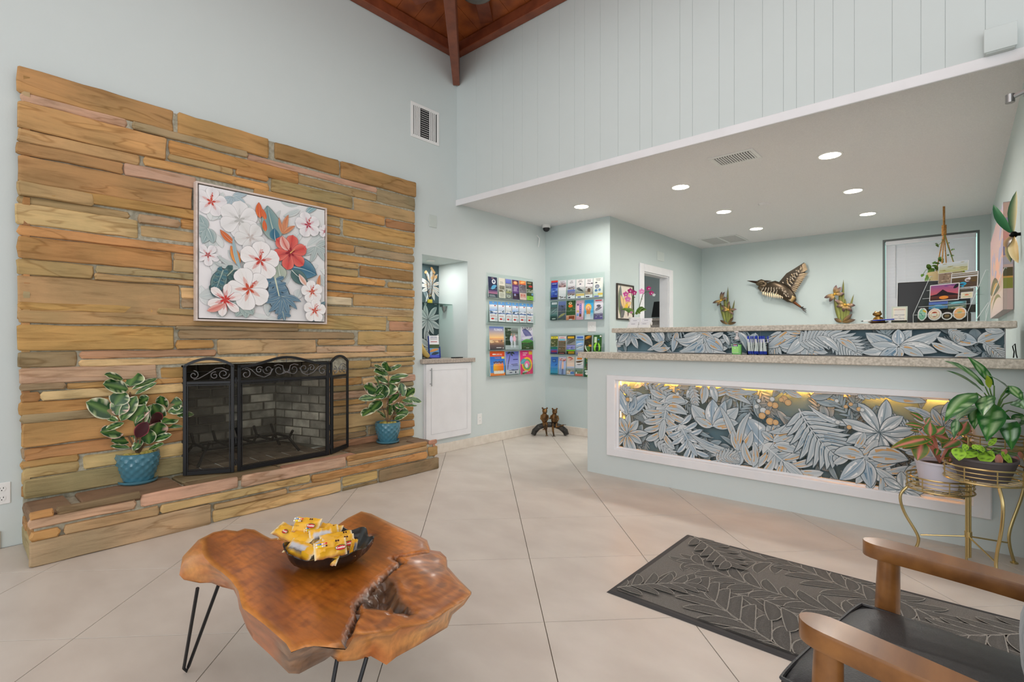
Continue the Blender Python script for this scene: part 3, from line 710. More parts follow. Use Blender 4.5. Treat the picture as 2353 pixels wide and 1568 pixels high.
UP = """A 112 1075 112 80 236 o
A 130 790 130 242 298 p
A 115 1030 115 306 462 o
AB 822 440 822 430 470 g
A 112 862 112 472 545 y
A 105 760 105 555 622 o
A 120 1187 120 642 798 b
AB 895 568 895 647 697 o
AB 1055 745 1055 548 628 b
AB 1048 357 1048 634 668 y
AB 772 130 772 687 755 p
A 110 575 110 802 880 y
A 300 1550 590 885 941 o
A 110 808 110 886 930 y
A 100 853 100 937 1058 t
A 857 1112 857 1010 1055 g
A 1128 1560 1128 1037 1090 o
A 880 1560 880 1077 1140 y
A 112 1560 112 1076 1130 o
A 112 1066 112 1142 1272 o
A 1083 1560 1083 1253 1284 y
A 1083 1560 1083 1290 1358 t
A 107 575 107 1287 1374 y
A 597 1560 597 1329 1364 g
A 587 1560 587 1378 1406 y
AC 112 968 112 1386 1660 y
C 976 1330 976 27 79 t
C 980 1330 980 86 130 g
C 102 822 102 102 142 o
C 848 1340 848 138 165 y
CD 100 955 100 152 212 y
C 98 932 98 229 362 o
CD 948 955 948 237 250 g
CD 962 1360 962 257 297 g
C 948 1145 948 311 352 o
C 102 413 102 376 455 g
CD 434 365 434 370 405 r
CD 430 800 430 419 450 t
C 107 840 107 466 544 p
C 870 985 870 460 511 o
C 107 348 107 549 581 g
C 360 985 360 543 570 o
C 112 212 112 598 640 b
C 222 985 205 590 634 t
C 104 985 104 651 712 o
C 112 985 112 716 757 g
C 118 985 118 766 884 o
C 132 985 132 896 958 b
C 112 424 112 968 998 o
C 127 424 127 1004 1057 y
C 453 985 453 937 1002 t
C 127 985 127 1066 1163 g
B 25 568 25 155 280 o
B 605 990 605 332 425 b
B 1003 1452 1003 447 540 b
B 442 1220 442 402 434 p
B 750 1218 750 527 575 y
B 1222 1450 1222 612 684 g
B 372 560 372 493 524 o
B 586 1068 586 550 624 y
B 1085 1450 1085 667 740 y
B 480 1262 925 708 764 o
B 1276 1448 1276 792 835 b
B 600 1000 925 774 822 y
B 600 1000 925 836 870 o
B 1020 1450 1020 796 888 o
B 560 1440 925 887 924 y
B 600 1080 925 932 974 o
B 1090 1442 1090 962 1000 g
B 560 1440 935 996 1034 o
B 600 1108 930 1042 1072 y
B 600 1104 930 1082 1122 y
B 1118 1438 1118 1072 1134 b
B 560 1264 925 1130 1164 o
B 1288 1436 1288 1172 1200 y
B 560 1442 925 1178 1218 o
B 600 1074 925 1230 1257 o
B 600 1062 925 1263 1304 w
B 1080 1444 1080 1244 1310 y
B 560 1440 925 1318 1360 g
B 650 1275 925 1373 1454 y
B 1285 1440 1285 1379 1403 y
B 1297 1436 1297 1411 1461 r
D 1394 1790 1394 196 290 y
D 1100 1362 1100 256 290 y
D 380 1083 380 257 355 t
D 1090 1587 1090 306 345 p
D 1602 1790 1602 298 340 y
D 815 1788 1310 352 380 t
G 337 790 337 210 238 y
G 84 320 84 237 308 y
G 340 788 340 256 290 y
G -107 783 85 328 402 y
G -107 240 88 416 484 o
G 252 620 252 416 470 t
G 640 795 640 384 446 p
G -107 780 88 506 540 g
G -107 290 88 560 624 p
G 310 790 600 528 592 y
G -107 272 90 647 694 o
G 300 784 700 605 668 y
G -107 560 90 712 772 y
G 575 786 700 710 765 o
G -107 560 90 802 934 t
G 575 792 700 800 852 b
G 575 790 700 872 934 o
G -107 285 95 948 990 y
G -107 280 95 1006 1046 g
G 312 560 312 928 1012 g
G 575 786 700 968 1032 o
G -107 620 95 1070 1130 r"""
HE = """E 132 392 132 578 630 o
E 427 1330 427 508 571 d
E 122 1284 122 652 744 p
E 142 450 142 792 870 o
E 502 1530 502 707 793 y
E 132 2080 132 892 1150 g
EF 1347 130 1347 378 494 p
EF 1552 905 1552 487 564 y
EF 2126 645 2126 477 519 y
EF 2122 1245 2122 546 660 t
F 177 1290 177 502 608 p
F 926 2170 926 492 564 o
F 687 1243 687 627 664 y
F 1272 1640 1272 517 608 y
F 1267 1640 1267 632 656 d
F 1662 2293 1662 432 556 d
F 1312 2172 1312 284 328 o
F 1317 2174 1317 342 384 y
F 2192 2284 2192 188 274 o
F 2200 2284 2200 118 152 r"""
place(UP, XS, FX(XS)); XH = -3.532; place(HE, XH, FX(XH))
# bottom joint fill: mortar core of the chimney, of the hearth, and the lining box of the fire
mc = MB(); holed(mc, .33, 3.035, .0, 2.675, [(FB[0], FB[1], FB[2], FB[3])], lambda a, b, c, d: mc.box(X1, XS-.012, a, b, c, d))
mc.build('mortar_core', 'mortar', fp)
mc = MB(); mc.box(XS-.012, XH-.014, .335, 2.97, 0, .232); mc.build('hearth_core', 'mortar', fp)
# end face of the hearth and of the chimney, towards the camera
fe = Fr((-3.97, .345, 0), (1, 0, 0), (0, 0, 1))
for u0, u1, v0, v1, c in ((0, .42, .005, .115, 'g'), (.0, .2, .12, .17, 'b'), (.21, .43, .12, .18, 'o'), (0, .43, .185, .238, 'd')): stone(fe, u0, u1, v0, v1, .02, c)
z = .27
while z < 2.62:
    h = R.uniform(.05, .1); stone(Fr((-3.985, .335, 0), (1, 0, 0), (0, 0, 1)), 0, .05, z, z+h, .012, R.choice('oygb')); z += h+.01
fe = Fr((X1, 2.965, 0), (-1, 0, 0), (0, 0, 1), (0, 1, 0))
for v0, v1, c in ((.005, .1, 'd'), (.11, .17, 'o'), (.18, .235, 'r')): stone(Fr((-3.54, 2.97, 0), (-1, 0, 0), (0, 0, 1), (0, 1, 0)), 0, .43, v0, v1, .014, c)
# slabs on top of the hearth
for (a, b, x0, x1, c) in ((.325, .50, -3.925, -3.555, 'd'), (.545, 1.02, -3.925, -3.555, 'd'), (1.04, 1.62, -3.925, -3.72, 'd'), (1.04, 1.62, -3.70, -3.55, 'd'), (1.64, 2.20, -3.925, -3.70, 'd'), (1.64, 2.22, -3.68, -3.55, 'r'), (2.25, 2.72, -3.925, -3.74, 'd'), (2.24, 2.78, -3.725, -3.55, 'd'), (2.74, 2.975, -3.925, -3.76, 'd'), (2.80, 2.975, -3.745, -3.55, 'd')):
    fz = Fr((x0, b, .232), (0, -1, 0), (1, 0, 0), (0, 0, 1))
    stone(fz, 0, b-a, 0, x1-x0, .018+R.uniform(-.002, .001), c, back=0, name='slab', bev=.006)
# firebox: brick by brick
bx0 = -4.60; yl, yr = 1.29, 2.02
fbm = mat('sooty_mortar', (150, 146, 134), .95)
core = MB()
core.add([(XS-.02, FB[0]-.02, .2), (bx0-.03, yl-.02, .2), (bx0-.03, yr+.02, .2), (XS-.02, FB[1]+.02, .2), (XS-.02, FB[0]-.02, 1.25), (bx0-.03, yl-.02, 1.25), (bx0-.03, yr+.02, 1.25), (XS-.02, FB[1]+.02, 1.25)], [(0, 1, 5, 4), (1, 2, 6, 5), (2, 3, 7, 6), (4, 5, 6, 7), (0, 3, 2, 1)])
core.v = [(p[0], p[1], p[2]) for p in core.v]; core.build('firebox', fbm, fp)
M['brick'] = noisy('sooty_firebrick', (255, 255, 255), (190, 190, 190), 9, .9, bump=.4, bscale=50)
bm_ = M['brick']; oi = N(bm_, 'ShaderNodeObjectInfo'); mu = N(bm_, 'ShaderNodeVectorMath', operation='MULTIPLY')
cr_ = [n for n in bm_.node_tree.nodes if n.type == 'VALTORGB'][0]; L(bm_, cr_.outputs[0], mu.inputs[0]); L(bm_, oi.outputs['Color'], mu.inputs[1]); L(bm_, mu.outputs[0], bsdf(bm_).inputs['Base Color'])
def brickwall(p0, p1, inn, seed):
    u = (p1-p0); ln = u.length; u.normalize(); fr = Fr(p0, u, (0, 0, 1), inn); row = 0; z = .262
    while z < 1.16:
        off = -(.1 if row % 2 else 0)+R.uniform(-.01, .01); x = off
        while x < ln:
            a, b = max(0, x), min(ln, x+.198)
            if b-a > .03:
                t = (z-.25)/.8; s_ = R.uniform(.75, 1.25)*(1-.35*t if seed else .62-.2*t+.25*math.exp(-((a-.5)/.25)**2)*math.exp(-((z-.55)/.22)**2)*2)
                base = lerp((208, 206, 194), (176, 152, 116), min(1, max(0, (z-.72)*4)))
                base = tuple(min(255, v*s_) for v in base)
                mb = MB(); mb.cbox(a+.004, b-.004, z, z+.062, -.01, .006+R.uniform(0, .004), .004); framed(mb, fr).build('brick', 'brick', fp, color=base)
            x += .206
        z += .0715; row += 1
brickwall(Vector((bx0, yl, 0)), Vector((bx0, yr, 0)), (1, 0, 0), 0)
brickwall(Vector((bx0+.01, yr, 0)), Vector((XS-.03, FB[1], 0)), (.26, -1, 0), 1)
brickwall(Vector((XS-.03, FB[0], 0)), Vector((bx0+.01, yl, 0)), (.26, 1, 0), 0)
fb = MB()
for i in range(9):
    for j in range(5):
        x = -4.58+.13*j; yy = FB[0]+.02+i*.122
        if yl-.02-(x+4.6)*.28 < yy+.05 and yy+.06 < yr+.02+(x+4.6)*.28:
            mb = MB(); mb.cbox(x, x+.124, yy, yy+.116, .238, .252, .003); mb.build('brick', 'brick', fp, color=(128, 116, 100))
# iron grate
gr = thing('fire_grate', 'black iron log grate standing inside the fireplace', 'grate', (-4.22, 1.6, .252))
g = MB(); XG = -4.22
def gp(px, py, x): return onx(410+px/5.4075, 810+py/5.4075, x)
for zz, x in ((.36, -4.12), (.36, -4.34)): g.tube([(x, 1.28, zz), (x, 1.92, zz)], .011, 6)
for yy in (1.30, 1.45, 1.62, 1.76, 1.90): g.tube([(-4.02, yy, .43), (-4.08, yy, .37), (-4.36, yy, .37), (-4.42, yy, .44)], .011, 6)
g.build('grate_bars', 'iron', gr, smooth=True)
for x in (-4.10, -4.36):
    for yy, d in ((1.30, -.07), (1.90, .07)):
        MB().tube([(x, yy, .37), (x+(.05 if x > -4.2 else -.05), yy+d, .253)], .011, 6).build('leg', 'iron', gr, smooth=True)
# ------------------------------------------------------------------ three-panel fire screen
scr = thing('fire_screen', 'black three-panel folding fire screen with arched tops, scrollwork and wire mesh', 'fire screen', (-3.72, 1.7, .252))
M['mesh'] = clearmat('fine_wire_mesh', (250, 249, 246), .5, .6)
mm = M['mesh']; t_ = [n for n in mm.node_tree.nodes if n.type == 'MIX_SHADER'][0]; dfs = N(mm, 'ShaderNodeBsdfDiffuse'); dfs.inputs[0].default_value = rgba((96, 92, 84)); mm.node_tree.links.remove(t_.inputs[0].links[0]); t_.inputs[0].default_value = .09; L(mm, dfs.outputs[0], t_.inputs[2])
M['scrollsteel'] = mat('dull_steel_scroll', (110, 110, 112), .4, .6)
def spiral(cx, cy, r, a0, turns, sg=1, n=22):
    return [(cx+r*(1-.75*i/n)*math.cos(a0+sg*2*PI*turns*i/n), cy+r*(1-.75*i/n)*math.sin(a0+sg*2*PI*turns*i/n)) for i in range(n+1)]
def screen_panel(p0, p1, arch, zt, scrolls, flatends=0):
    a, b = Vector((*p0, 0)), Vector((*p1, 0)); u = b-a; w_ = u.length; u.normalize(); fr = Fr((a.x, a.y, .256), u, (0, 0, 1))
    e = bpy.data.objects.new('screen_panel', None); COL.objects.link(e); e.parent = scr; ORG[e.name] = ORG[scr.name]
    H = zt-.256; bw = .021
    def top(x):
        t = x/w_
        if flatends: t = min(1, max(0, (t-flatends)/(1-2*flatends))); return H+arch*.5*(1-math.cos(2*PI*t))
        return H+arch*math.sin(PI*t)**.8
    mb = MB(); mb.cbox(0, bw, 0, top(0), -.007, .007, .002); mb.cbox(w_-bw, w_, 0, top(w_), -.007, .007, .002)
    mb.cbox(bw, w_-bw, 0, bw*1.3, -.007, .007, .002); mb.cbox(bw, w_-bw, H-.125, H-.105, -.007, .007, .002)
    n = 20
    for i in range(n):
        x0, x1 = w_*i/n, w_*(i+1)/n; y0, y1 = top(x0), top(x1)
        mb.add([(x0, y0-bw*.9, -.007), (x1, y1-bw*.9, -.007), (x1, y1, -.007), (x0, y0, -.007), (x0, y0-bw*.9, .007), (x1, y1-bw*.9, .007), (x1, y1, .007), (x0, y0, .007)], [(0, 3, 2, 1), (4, 5, 6, 7), (0, 1, 5, 4), (2, 3, 7, 6)]+([(3, 0, 4, 7)] if i == 0 else [])+([(1, 2, 6, 5)] if i == n-1 else []))
    # thin inner rim that holds the mesh
    for q in ((bw+.004, bw+.009, bw*1.3, H-.125), (w_-bw-.009, w_-bw-.004, bw*1.3, H-.125)): mb.box(*q, -.002, .008)
    for q in ((bw, w_-bw, bw*1.3+.004, bw*1.3+.009), (bw, w_-bw, H-.134, H-.129)): mb.box(*q, -.002, .008)
    framed(mb, fr).build('frame', 'black', e)
    mb = MB(); mb.box(bw, w_-bw, bw*1.3, H-.125, -.0004, .0004); framed(mb, fr).build('wire_mesh', 'mesh', e)
    for pts in scrolls(w_, H): MB().tube([fr.pt(x, y, 0) for x, y in pts], .0032, 6).build('scroll', 'scrollsteel', e, smooth=True)
def sc_side(w_, H):
    y = H-.105
    c1 = spiral(.062, y+.042, .03, PI*.5, 1.25, -1)
    c2 = spiral(w_-.064, y+.047, .036, 0, 1.3, -1); c3 = spiral(w_-.118, y+.036, .026, PI*.4, 1.2, 1)
    bar = [(.062, y+.012), (.09, y+.018), (w_*.45, y+.046), (w_-.11, y+.085), (w_-.075, y+.088), (w_-.035, y+.07)]
    return [c1, c2, c3, bar]
def sc_mid(w_, H):
    y = H-.105; o = []
    for sg in (1, -1):
        f = lambda x: x if sg == 1 else w_-x
        for cx, cy, r, a, t, d in ((.055, .04, .034, PI*.55, 1.1, -1), (.145, .065, .026, PI*.2, 1.2, 1), (.205, .065, .036, PI, 1.2, 1), (.285, .06, .04, 0, 1.0, -1)):
            o.append([(f(p[0]), p[1]) for p in spiral(cx, y+cy, r, a, t, d)])
        o.append([(f(x), y+h) for x, h in ((.03, .075), (.06, .085), (.09, .07), (.13, .03), (.18, .012), (.22, .03), (.24, .07))])
        o.append([(f(x), y+h) for x, h in ((.25, .09), (.28, .10), (.31, .09), (w_*.5-.02, .05), (w_*.5+.03, .03))])
    o.append([(w_*.5, y+.145), (w_*.5, y+.115)])
    return o
screen_panel((-3.864, 1.088), (-3.712, 1.350), .055, .985, sc_side)
screen_panel((-3.717, 1.372), (-3.722, 2.050), .055, .985, sc_mid, .06)
screen_panel((-3.726, 2.064), (-3.861, 2.298), .055, .982, sc_side)
hg = MB()
for yy, x in ((1.361, -3.716), (2.057, -3.724)):
    for zz in (.30, .45, .86): hg.tube([(x, yy, zz), (x, yy, zz+.04)], .006, 8)
    for zz in (.31, .87): hg.cbox(x-.004, x+.004, yy-.014, yy+.014, zz, zz+.018, .001)
hg.build('hinge', 'black', scr)
# ------------------------------------------------------------------ framed flower painting
pc = thing('framed_flower_painting', 'large square painting of white and red hibiscus in a thin pale wood frame', 'painting', (XS+.02, 1.64, 1.29))
PX = -3.872; py0, py1, pz0, pz1 = 1.166, 2.115, 1.287, 2.234
fm = noisy('pale_washed_wood', (206, 190, 180), (222, 208, 200), 30, .5, stretch=(1, .2, 1))
f = MB(); q = .012
for a in ((py0, py1, pz0, pz0+q), (py0, py1, pz1-q, pz1), (py0, py0+q, pz0+q, pz1-q), (py1-q, py1, pz0+q, pz1-q)): f.cbox(PX-.05, PX, *a, .0015)
f.build('frame', fm, pc)
q = .02; MB().box(PX-.045, PX-.006, py0+q, py1-q, pz0+q, pz1-q).build('canvas', mat('canvas_white', (232, 230, 230), .7), pc)
MB().box(PX-.045, PX-.03, py0+.012, py1-.012, pz0+.012, pz1-.012).build('gap_backing', mat('shadow_gap', (70, 64, 58), .8), pc)
W_ = py1-py0-2*q; fr = FX(PX-.006, py0+q, pz0+q); ar = Art(fr, W_, pz1-pz0-2*q, ((238, 236, 238), (232, 232, 232), (228, 230, 230), (240, 238, 240)))
def bb(x, y):
    p = onx(400+x/2.6133, 200+y/2.6133, PX-.006); return (p.y-py0-q, p.z-pz0-q)
def R2(v, a): return (v[0]*math.cos(a)-v[1]*math.sin(a), v[0]*math.sin(a)+v[1]*math.cos(a))
KS = .94/760
def flower(x, y, r, ce, cm, cen, out, n=5, a0=.3, wd=.78, stam=None, pet=None):
    cx, cy = bb(x, y); r *= KS
    for i in R.sample(range(n), n):
        a = a0+2*PI*i/n; t = (cx+r*math.cos(a), cy+r*math.sin(a))
        ar.leaf((cx, cy), t, r*wd, R.uniform(-.08, .08), ce, cm, out, .02, None, peak=.66, pw=.55, n=10)
        ar.leaf((cx, cy), (cx+r*.62*math.cos(a), cy+r*.62*math.sin(a)), r*.2, .03, lerp(ce, cen, .25), lerp(cm, cen, .45), None, peak=.4)
        for k in (-.22, 0, .22): ar.line([(cx, cy), (cx+r*.8*math.cos(a+k), cy+r*.8*math.sin(a+k))], .003, lerp(ce, out, .35))
        ar.leaf((cx, cy), (cx+r*.3*math.cos(a), cy+r*.3*math.sin(a)), r*.13, 0, cen, cen, None)
    if stam:
        ar.line([(cx, cy), (cx+r*.5*math.cos(stam), cy+r*.5*math.sin(stam))], .007, (214, 96, 72))
        for k in range(7): ar.ell(cx+r*(.3+.04*k)*math.cos(stam)+R.uniform(-.008, .008), cy+r*(.3+.04*k)*math.sin(stam)+R.uniform(-.008, .008), .0045, .0035, (196, 60, 50), n=6)
def lf(x0, y0, x1, y1, wd, bend, ce, cm, out=(140, 150, 150), vein=(230, 236, 230), **k):
    ar.leaf(bb(x0, y0), bb(x1, y1), wd*KS, bend, ce, cm, out, .03, vein, **k)
G1, G2, G3 = (198, 206, 204), (172, 188, 190), (150, 168, 170); BL, BD = (106, 142, 160), (56, 88, 104); DK = (78, 98, 104)
for _ in range(80):
    x, y = R.uniform(150, 910), R.uniform(560, 1400); a = R.uniform(0, 6.28); l = R.uniform(60, 130)
    lf(x, y, x+l*math.cos(a), y+l*math.sin(a), R.uniform(24, 60), R.uniform(-.2, .2), lerp(G1, (240, 240, 240), R.uniform(.2, .9)), lerp(G2, (236, 238, 238), R.uniform(.1, .8)), (196, 200, 200))
for a in (200, 235, 265, 300, 330, 10): lf(350, 660, 350+90*math.cos(math.radians(a)), 660-90*math.sin(math.radians(a)), 34, .1, (190, 204, 210), (150, 174, 186), (130, 140, 146))
for a in (120, 160, 200, 250, 290): lf(200, 850, 200+95*math.cos(math.radians(a)), 850-95*math.sin(math.radians(a)), 50, .1, (190, 202, 200), (128, 156, 160), (120, 140, 140))
for a in (210, 250, 300, 330, 20): lf(850, 960, 850+100*math.cos(math.radians(a)), 960-100*math.sin(math.radians(a)), 36, .1, (200, 208, 206), (150, 170, 172), (130, 140, 140))
lf(790, 760, 880, 700, 40, .1, (180, 200, 204), (100, 150, 160))
Wh, Wm, Wo, Rd = (246, 244, 245), (222, 218, 222), (196, 192, 194), (200, 74, 62)
flower(220, 690, 84, Wh, Wm, Rd, Wo, 5, .2, .8, 1.4); flower(390, 800, 112, (240, 239, 240), (226, 226, 226), (190, 190, 188), (190, 188, 188), 6, .5, .8)
flower(455, 905, 90, (236, 236, 236), (220, 220, 218), (200, 190, 186), (188, 186, 186), 5, .9, .85); flower(200, 1010, 62, Wh, Wm, (180, 80, 80), Wo, 5, 1, .7)
flower(800, 830, 84, Wh, Wm, (176, 60, 84), Wo, 5, .6, .85, 1.2); flower(900, 870, 44, Wh, Wm, (176, 40, 64), Wo, 5, .3, .8)
lf(612, 930, 556, 715, 118, .05, (160, 178, 174), (96, 138, 146), (110, 124, 120), (210, 214, 196), peak=.4)
lf(605, 925, 600, 850, 60, .1, (80, 130, 150), (50, 100, 130))
lf(545, 880, 500, 790, 6, .0, (130, 150, 120), (130, 150, 120), None, None)
OR, OR2 = (228, 130, 70), (206, 72, 50)
for q_ in ((512, 790, 505, 695, 40), (545, 800, 528, 735, 26), (545, 870, 536, 800, 26)): lf(*q_, .05, OR, OR2, (150, 60, 50), (236, 190, 150))
for q_ in ((650, 885, 682, 770, 34), (650, 885, 722, 836, 26), (648, 885, 626, 785, 22), (650, 885, 660, 800, 16)): lf(*q_, .08, (226, 170, 130), (196, 112, 76), (130, 90, 80), None)
lf(355, 940, 272, 858, 34, .1, OR, (190, 90, 60), (130, 90, 70), (240, 210, 180)); lf(382, 1072, 335, 955, 48, -.08, (240, 170, 90), (214, 96, 50), (150, 100, 80), (240, 200, 150))
for a in (195, 205, 215, 225, 150, 165): lf(400, 1100, 400+170*math.cos(math.radians(a)), 1100-170*math.sin(math.radians(a)), 26, .08, (214, 218, 216), (170, 184, 184), (150, 160, 160))
lf(400, 1110, 350, 900, 22, .1, (190, 206, 206), (120, 160, 176)); lf(420, 1110, 440, 990, 24, .1, (200, 206, 200), (150, 160, 150))
lf(690, 1080, 850, 1130, 130, .12, (110, 150, 170), (44, 96, 126), (60, 80, 90), (170, 196, 200)); lf(700, 1100, 800, 1180, 80, -.1, (100, 130, 130), (60, 90, 90), (60, 80, 80))
ar.monstera(bb(350, 1100), bb(215, 1235), .062, (90, 120, 116), (50, 82, 88), (52, 70, 76), (180, 190, 170), 6); ar.monstera(bb(290, 1100), bb(230, 1260), .05, (120, 146, 140), (34, 92, 120), (50, 70, 80), (170, 190, 180), 5)
lf(640, 1165, 620, 1060, 90, .1, (196, 204, 190), (150, 166, 150), (120, 130, 120)); lf(600, 1200, 540, 1120, 60, .1, (120, 170, 190), (60, 130, 160))
ar.monstera(bb(600, 1150), bb(660, 1410), .098, (130, 156, 172), (58, 100, 130), (58, 74, 84), (214, 220, 196), 7, wd=.05)
for a in (195, 230, 260, 290, 320, 345): lf(640, 1260, 640+120*math.cos(math.radians(a)), 1260-120*math.sin(math.radians(a)), 34, .14, (140, 164, 178), (60, 104, 134), (56, 70, 80), (200, 210, 200))
for a in (200, 240, 280, 310): lf(410, 1300, 410+90*math.cos(math.radians(a)), 1300-90*math.sin(math.radians(a)), 60, .1, (190, 202, 196), (130, 156, 156), (120, 136, 136))
RF = (214, 78, 70)
cx, cy = bb(690, 990)
flower(690, 995, 112, (232, 128, 116), (206, 66, 62), (150, 36, 48), (120, 40, 50), 6, .35, .66); lf(680, 985, 640, 895, 58, .1, (240, 214, 206), (220, 110, 96), (150, 60, 60), (170, 40, 50))
ar.line([bb(690, 1000), bb(720, 975)], .008, (240, 200, 120)); 
for _ in range(10): ar.ell(bb(775, 975)[0]+R.uniform(-.02, .02), bb(775, 975)[1]+R.uniform(-.025, .025), .006, .005, (226, 96, 96), n=6)
flower(510, 1045, 118, Wh, (238, 234, 232), (200, 70, 60), (150, 146, 148), 5, .25, .88, 1.35); flower(440, 1215, 126, Wh, (236, 234, 232), (204, 84, 60), (150, 146, 146), 5, .7, .86, .9)
flower(300, 1280, 96, Wh, (240, 226, 222), (206, 54, 50), (160, 140, 140), 6, .35, .46); 
for a in (40, 100, 150, 210, 280, 330): ar.line([bb(300, 1280), bb(300+70*math.cos(math.radians(a)), 1280-70*math.sin(math.radians(a)))], .007, (206, 70, 64))
lf(190, 1345, 300, 1300, 36, -.1, (236, 190, 180), (214, 110, 100), (170, 120, 110), None)
lf(790, 1195, 742, 1125, 34, .1, (240, 236, 234), (220, 150, 120), Wo, None); lf(858, 1225, 868, 1130, 26, .1, (230, 180, 140), (200, 110, 70), (150, 100, 90), None)
lf(850, 1360, 900, 1290, 40, .1, (120, 150, 160), (70, 100, 110)); lf(800, 1390, 870, 1410, 30, .1, (100, 130, 140), (60, 90, 100))
flower(820, 1232, 74, Wh, (238, 236, 234), (200, 80, 56), (160, 156, 156), 5, .5, .84, 1.3); flower(836, 1345, 78, Wh, (240, 236, 232), (204, 76, 56), (160, 154, 154), 5, .2, .84, 1.1)
ar.build('print', 'print', pc)
# ================================================================== rubber plants on the hearth
moss = noisy('pale_moss', (150, 140, 60), (196, 182, 104), 60, .95, bump=.8, bscale=120)
potm = mat('teal_glazed_pot', (74, 128, 146), .24, coat=.5, spec=.5)
soil = mat('dark_soil', (52, 42, 34), .95)
stem_m = mat('brown_stem', (110, 84, 60), .7); gstem = mat('green_stem', (92, 128, 62), .6)
def toward(p): return (OC-Vector(p)).normalized()
XPL = [None]
def px_leaf(mb, zk, b, t, wd, d, cols, dd=0, sag=0, face=.75, n=8, **k):
    """leaf between two points seen in the photograph, at distance d (base) and d+dd (tip)"""
    o = ZM[zk]; A = ond(o[0]+b[0]/o[2], o[1]+b[1]/o[2], d); B = ond(o[0]+t[0]/o[2], o[1]+t[1]/o[2], d+dd)
    if XPL[0]:
        A = onx(o[0]+b[0]/o[2], o[1]+b[1]/o[2], XPL[0]+R.uniform(-.03, .03)); B = onx(o[0]+t[0]/o[2], o[1]+t[1]/o[2], XPL[0]+.01+R.uniform(-.03, .05)+dd*.5)
        d = (A-OC).dot(Vector((-ST, CT, 0)))
    w_ = wd*(1.32 if XPL[0] else 1.12)/o[2]/FPX*d; v = (B-A); mid = (A+B)*.5+Vector((0, 0, 1))*v.length*sag
    up = toward(mid)*face+Vector((R.uniform(-.3, .3), R.uniform(-.3, .3), .45))
    blade(mb, (A, mid, B), w_, up, cols, n, **k)
def varieg(pink=0):
    s0 = R.uniform(0, 9)
    def f(x, s):
        e = abs(s); nz = noise.noise(Vector((x*7+s0, s*2.3, s0)))
        edge = .98+nz*.5-(.25 if x > .93 or x < .03 else 0)
        if e > .95 or (e > .6 and e > edge): return lerp((236, 236, 206), (232, 176, 172), pink*R.uniform(.6, 1))
        if e > .6 and nz > .16: return (150, 172, 116)
        if e < .02: return (98, 134, 66)
        return (34+int(30*max(0, nz)), 74+int(50*max(0, nz)), 38)
    return f
ZM['H'] = (180, 840, 5.226)
def rubber(name_lab, zk, d, leaves, stems, base, scale):
    t = thing('rubber_plant', name_lab, 'plant', base); XPL[0] = base[0]+.02
    c = Vector(base); r = .108*scale; H = .165*scale
    def rf(a, i, n):
        if i < 2 or i > n-4: return 1
        k = 12; ph = (a*k/(2*PI)+(i % 4)*.25*1) % 1
        q = 1-abs(((a*k/(2*PI)+i*.25) % 1)*2-1); q2 = 1-abs(((a*k/(2*PI)-i*.25) % 1)*2-1)
        return 1-.05+.11*min(q, q2)
    prof = [(0, .018)]+[(r*(.70+.30*math.sin(min(1, (i/15)*1.15)*PI/2)), .018+H*i/15) for i in range(16)]+[(r*.93, .018+H), (r*.90, .014+H-.02)]
    pot = MB(); pot.lathe(prof, c, 72, rf=rf); pot.lathe([(r*.88, H-.01), (0, H-.008)], c, 24)
    po = pot.build('pot', potm, t, smooth=True, ang=50)
    MB().lathe([(0, 0), (r*.80, 0), (r*.92, .010), (r*.94, .024), (r*.88, .022), (r*.80, .012), (0, .012)], c, 48).build('saucer', potm, t, smooth=True)
    mb = MB()
    for _ in range(26):
        a = R.uniform(0, 6.28); q = r*.74*math.sqrt(R.random()); mb.ball(c+Vector((q*math.cos(a), q*math.sin(a), H+.006)), R.uniform(.012, .024)*scale, 8, 5, sc=(1, 1, .7))
    mo = mb.build('moss', moss, t, smooth=True); mo['kind'] = 'stuff'
    top = c+Vector((0, 0, H)); o = ZM[zk]
    for sx, sy, dd in stems:
        p = onx(o[0]+sx/o[2], o[1]+sy/o[2], XPL[0]+dd); m = top.lerp(p, .5)+Vector((0, 0, .01))
        mb = MB(); mb.tube([bez(top+(p-top)*.04, m, p, i/6) for i in range(7)], [.006*scale*(1-.5*i/6) for i in range(7)], 6); mb.build('stem', stem_m, t, smooth=True)
    for i, L_ in enumerate(leaves):
        bx, by, tx, ty, wd = L_[:5]; pk = L_[5] if len(L_) > 5 else 0; dd = L_[6] if len(L_) > 6 else R.uniform(-.06, .06)
        mb = MB(); px_leaf(mb, zk, (bx, by), (tx, ty), wd, d+R.uniform(-.035, .035), varieg(pk) if pk < 2 else (lambda x, s: lerp((58, 26, 34), (190, 84, 96), .8 if abs(s) > .9 else .1)), dd, .05, n=10, fold=.22, curl=.1, peak=.5, pw=.62)
        mb.build('leaf', 'leafc', t, smooth=True, ang=60)
    return t
pb = onz(317, 1108, .251); dl = (Vector((pb.x, pb.y, 0))-Vector((0, 0, 0))).dot(Vector((-ST, CT, 0)))
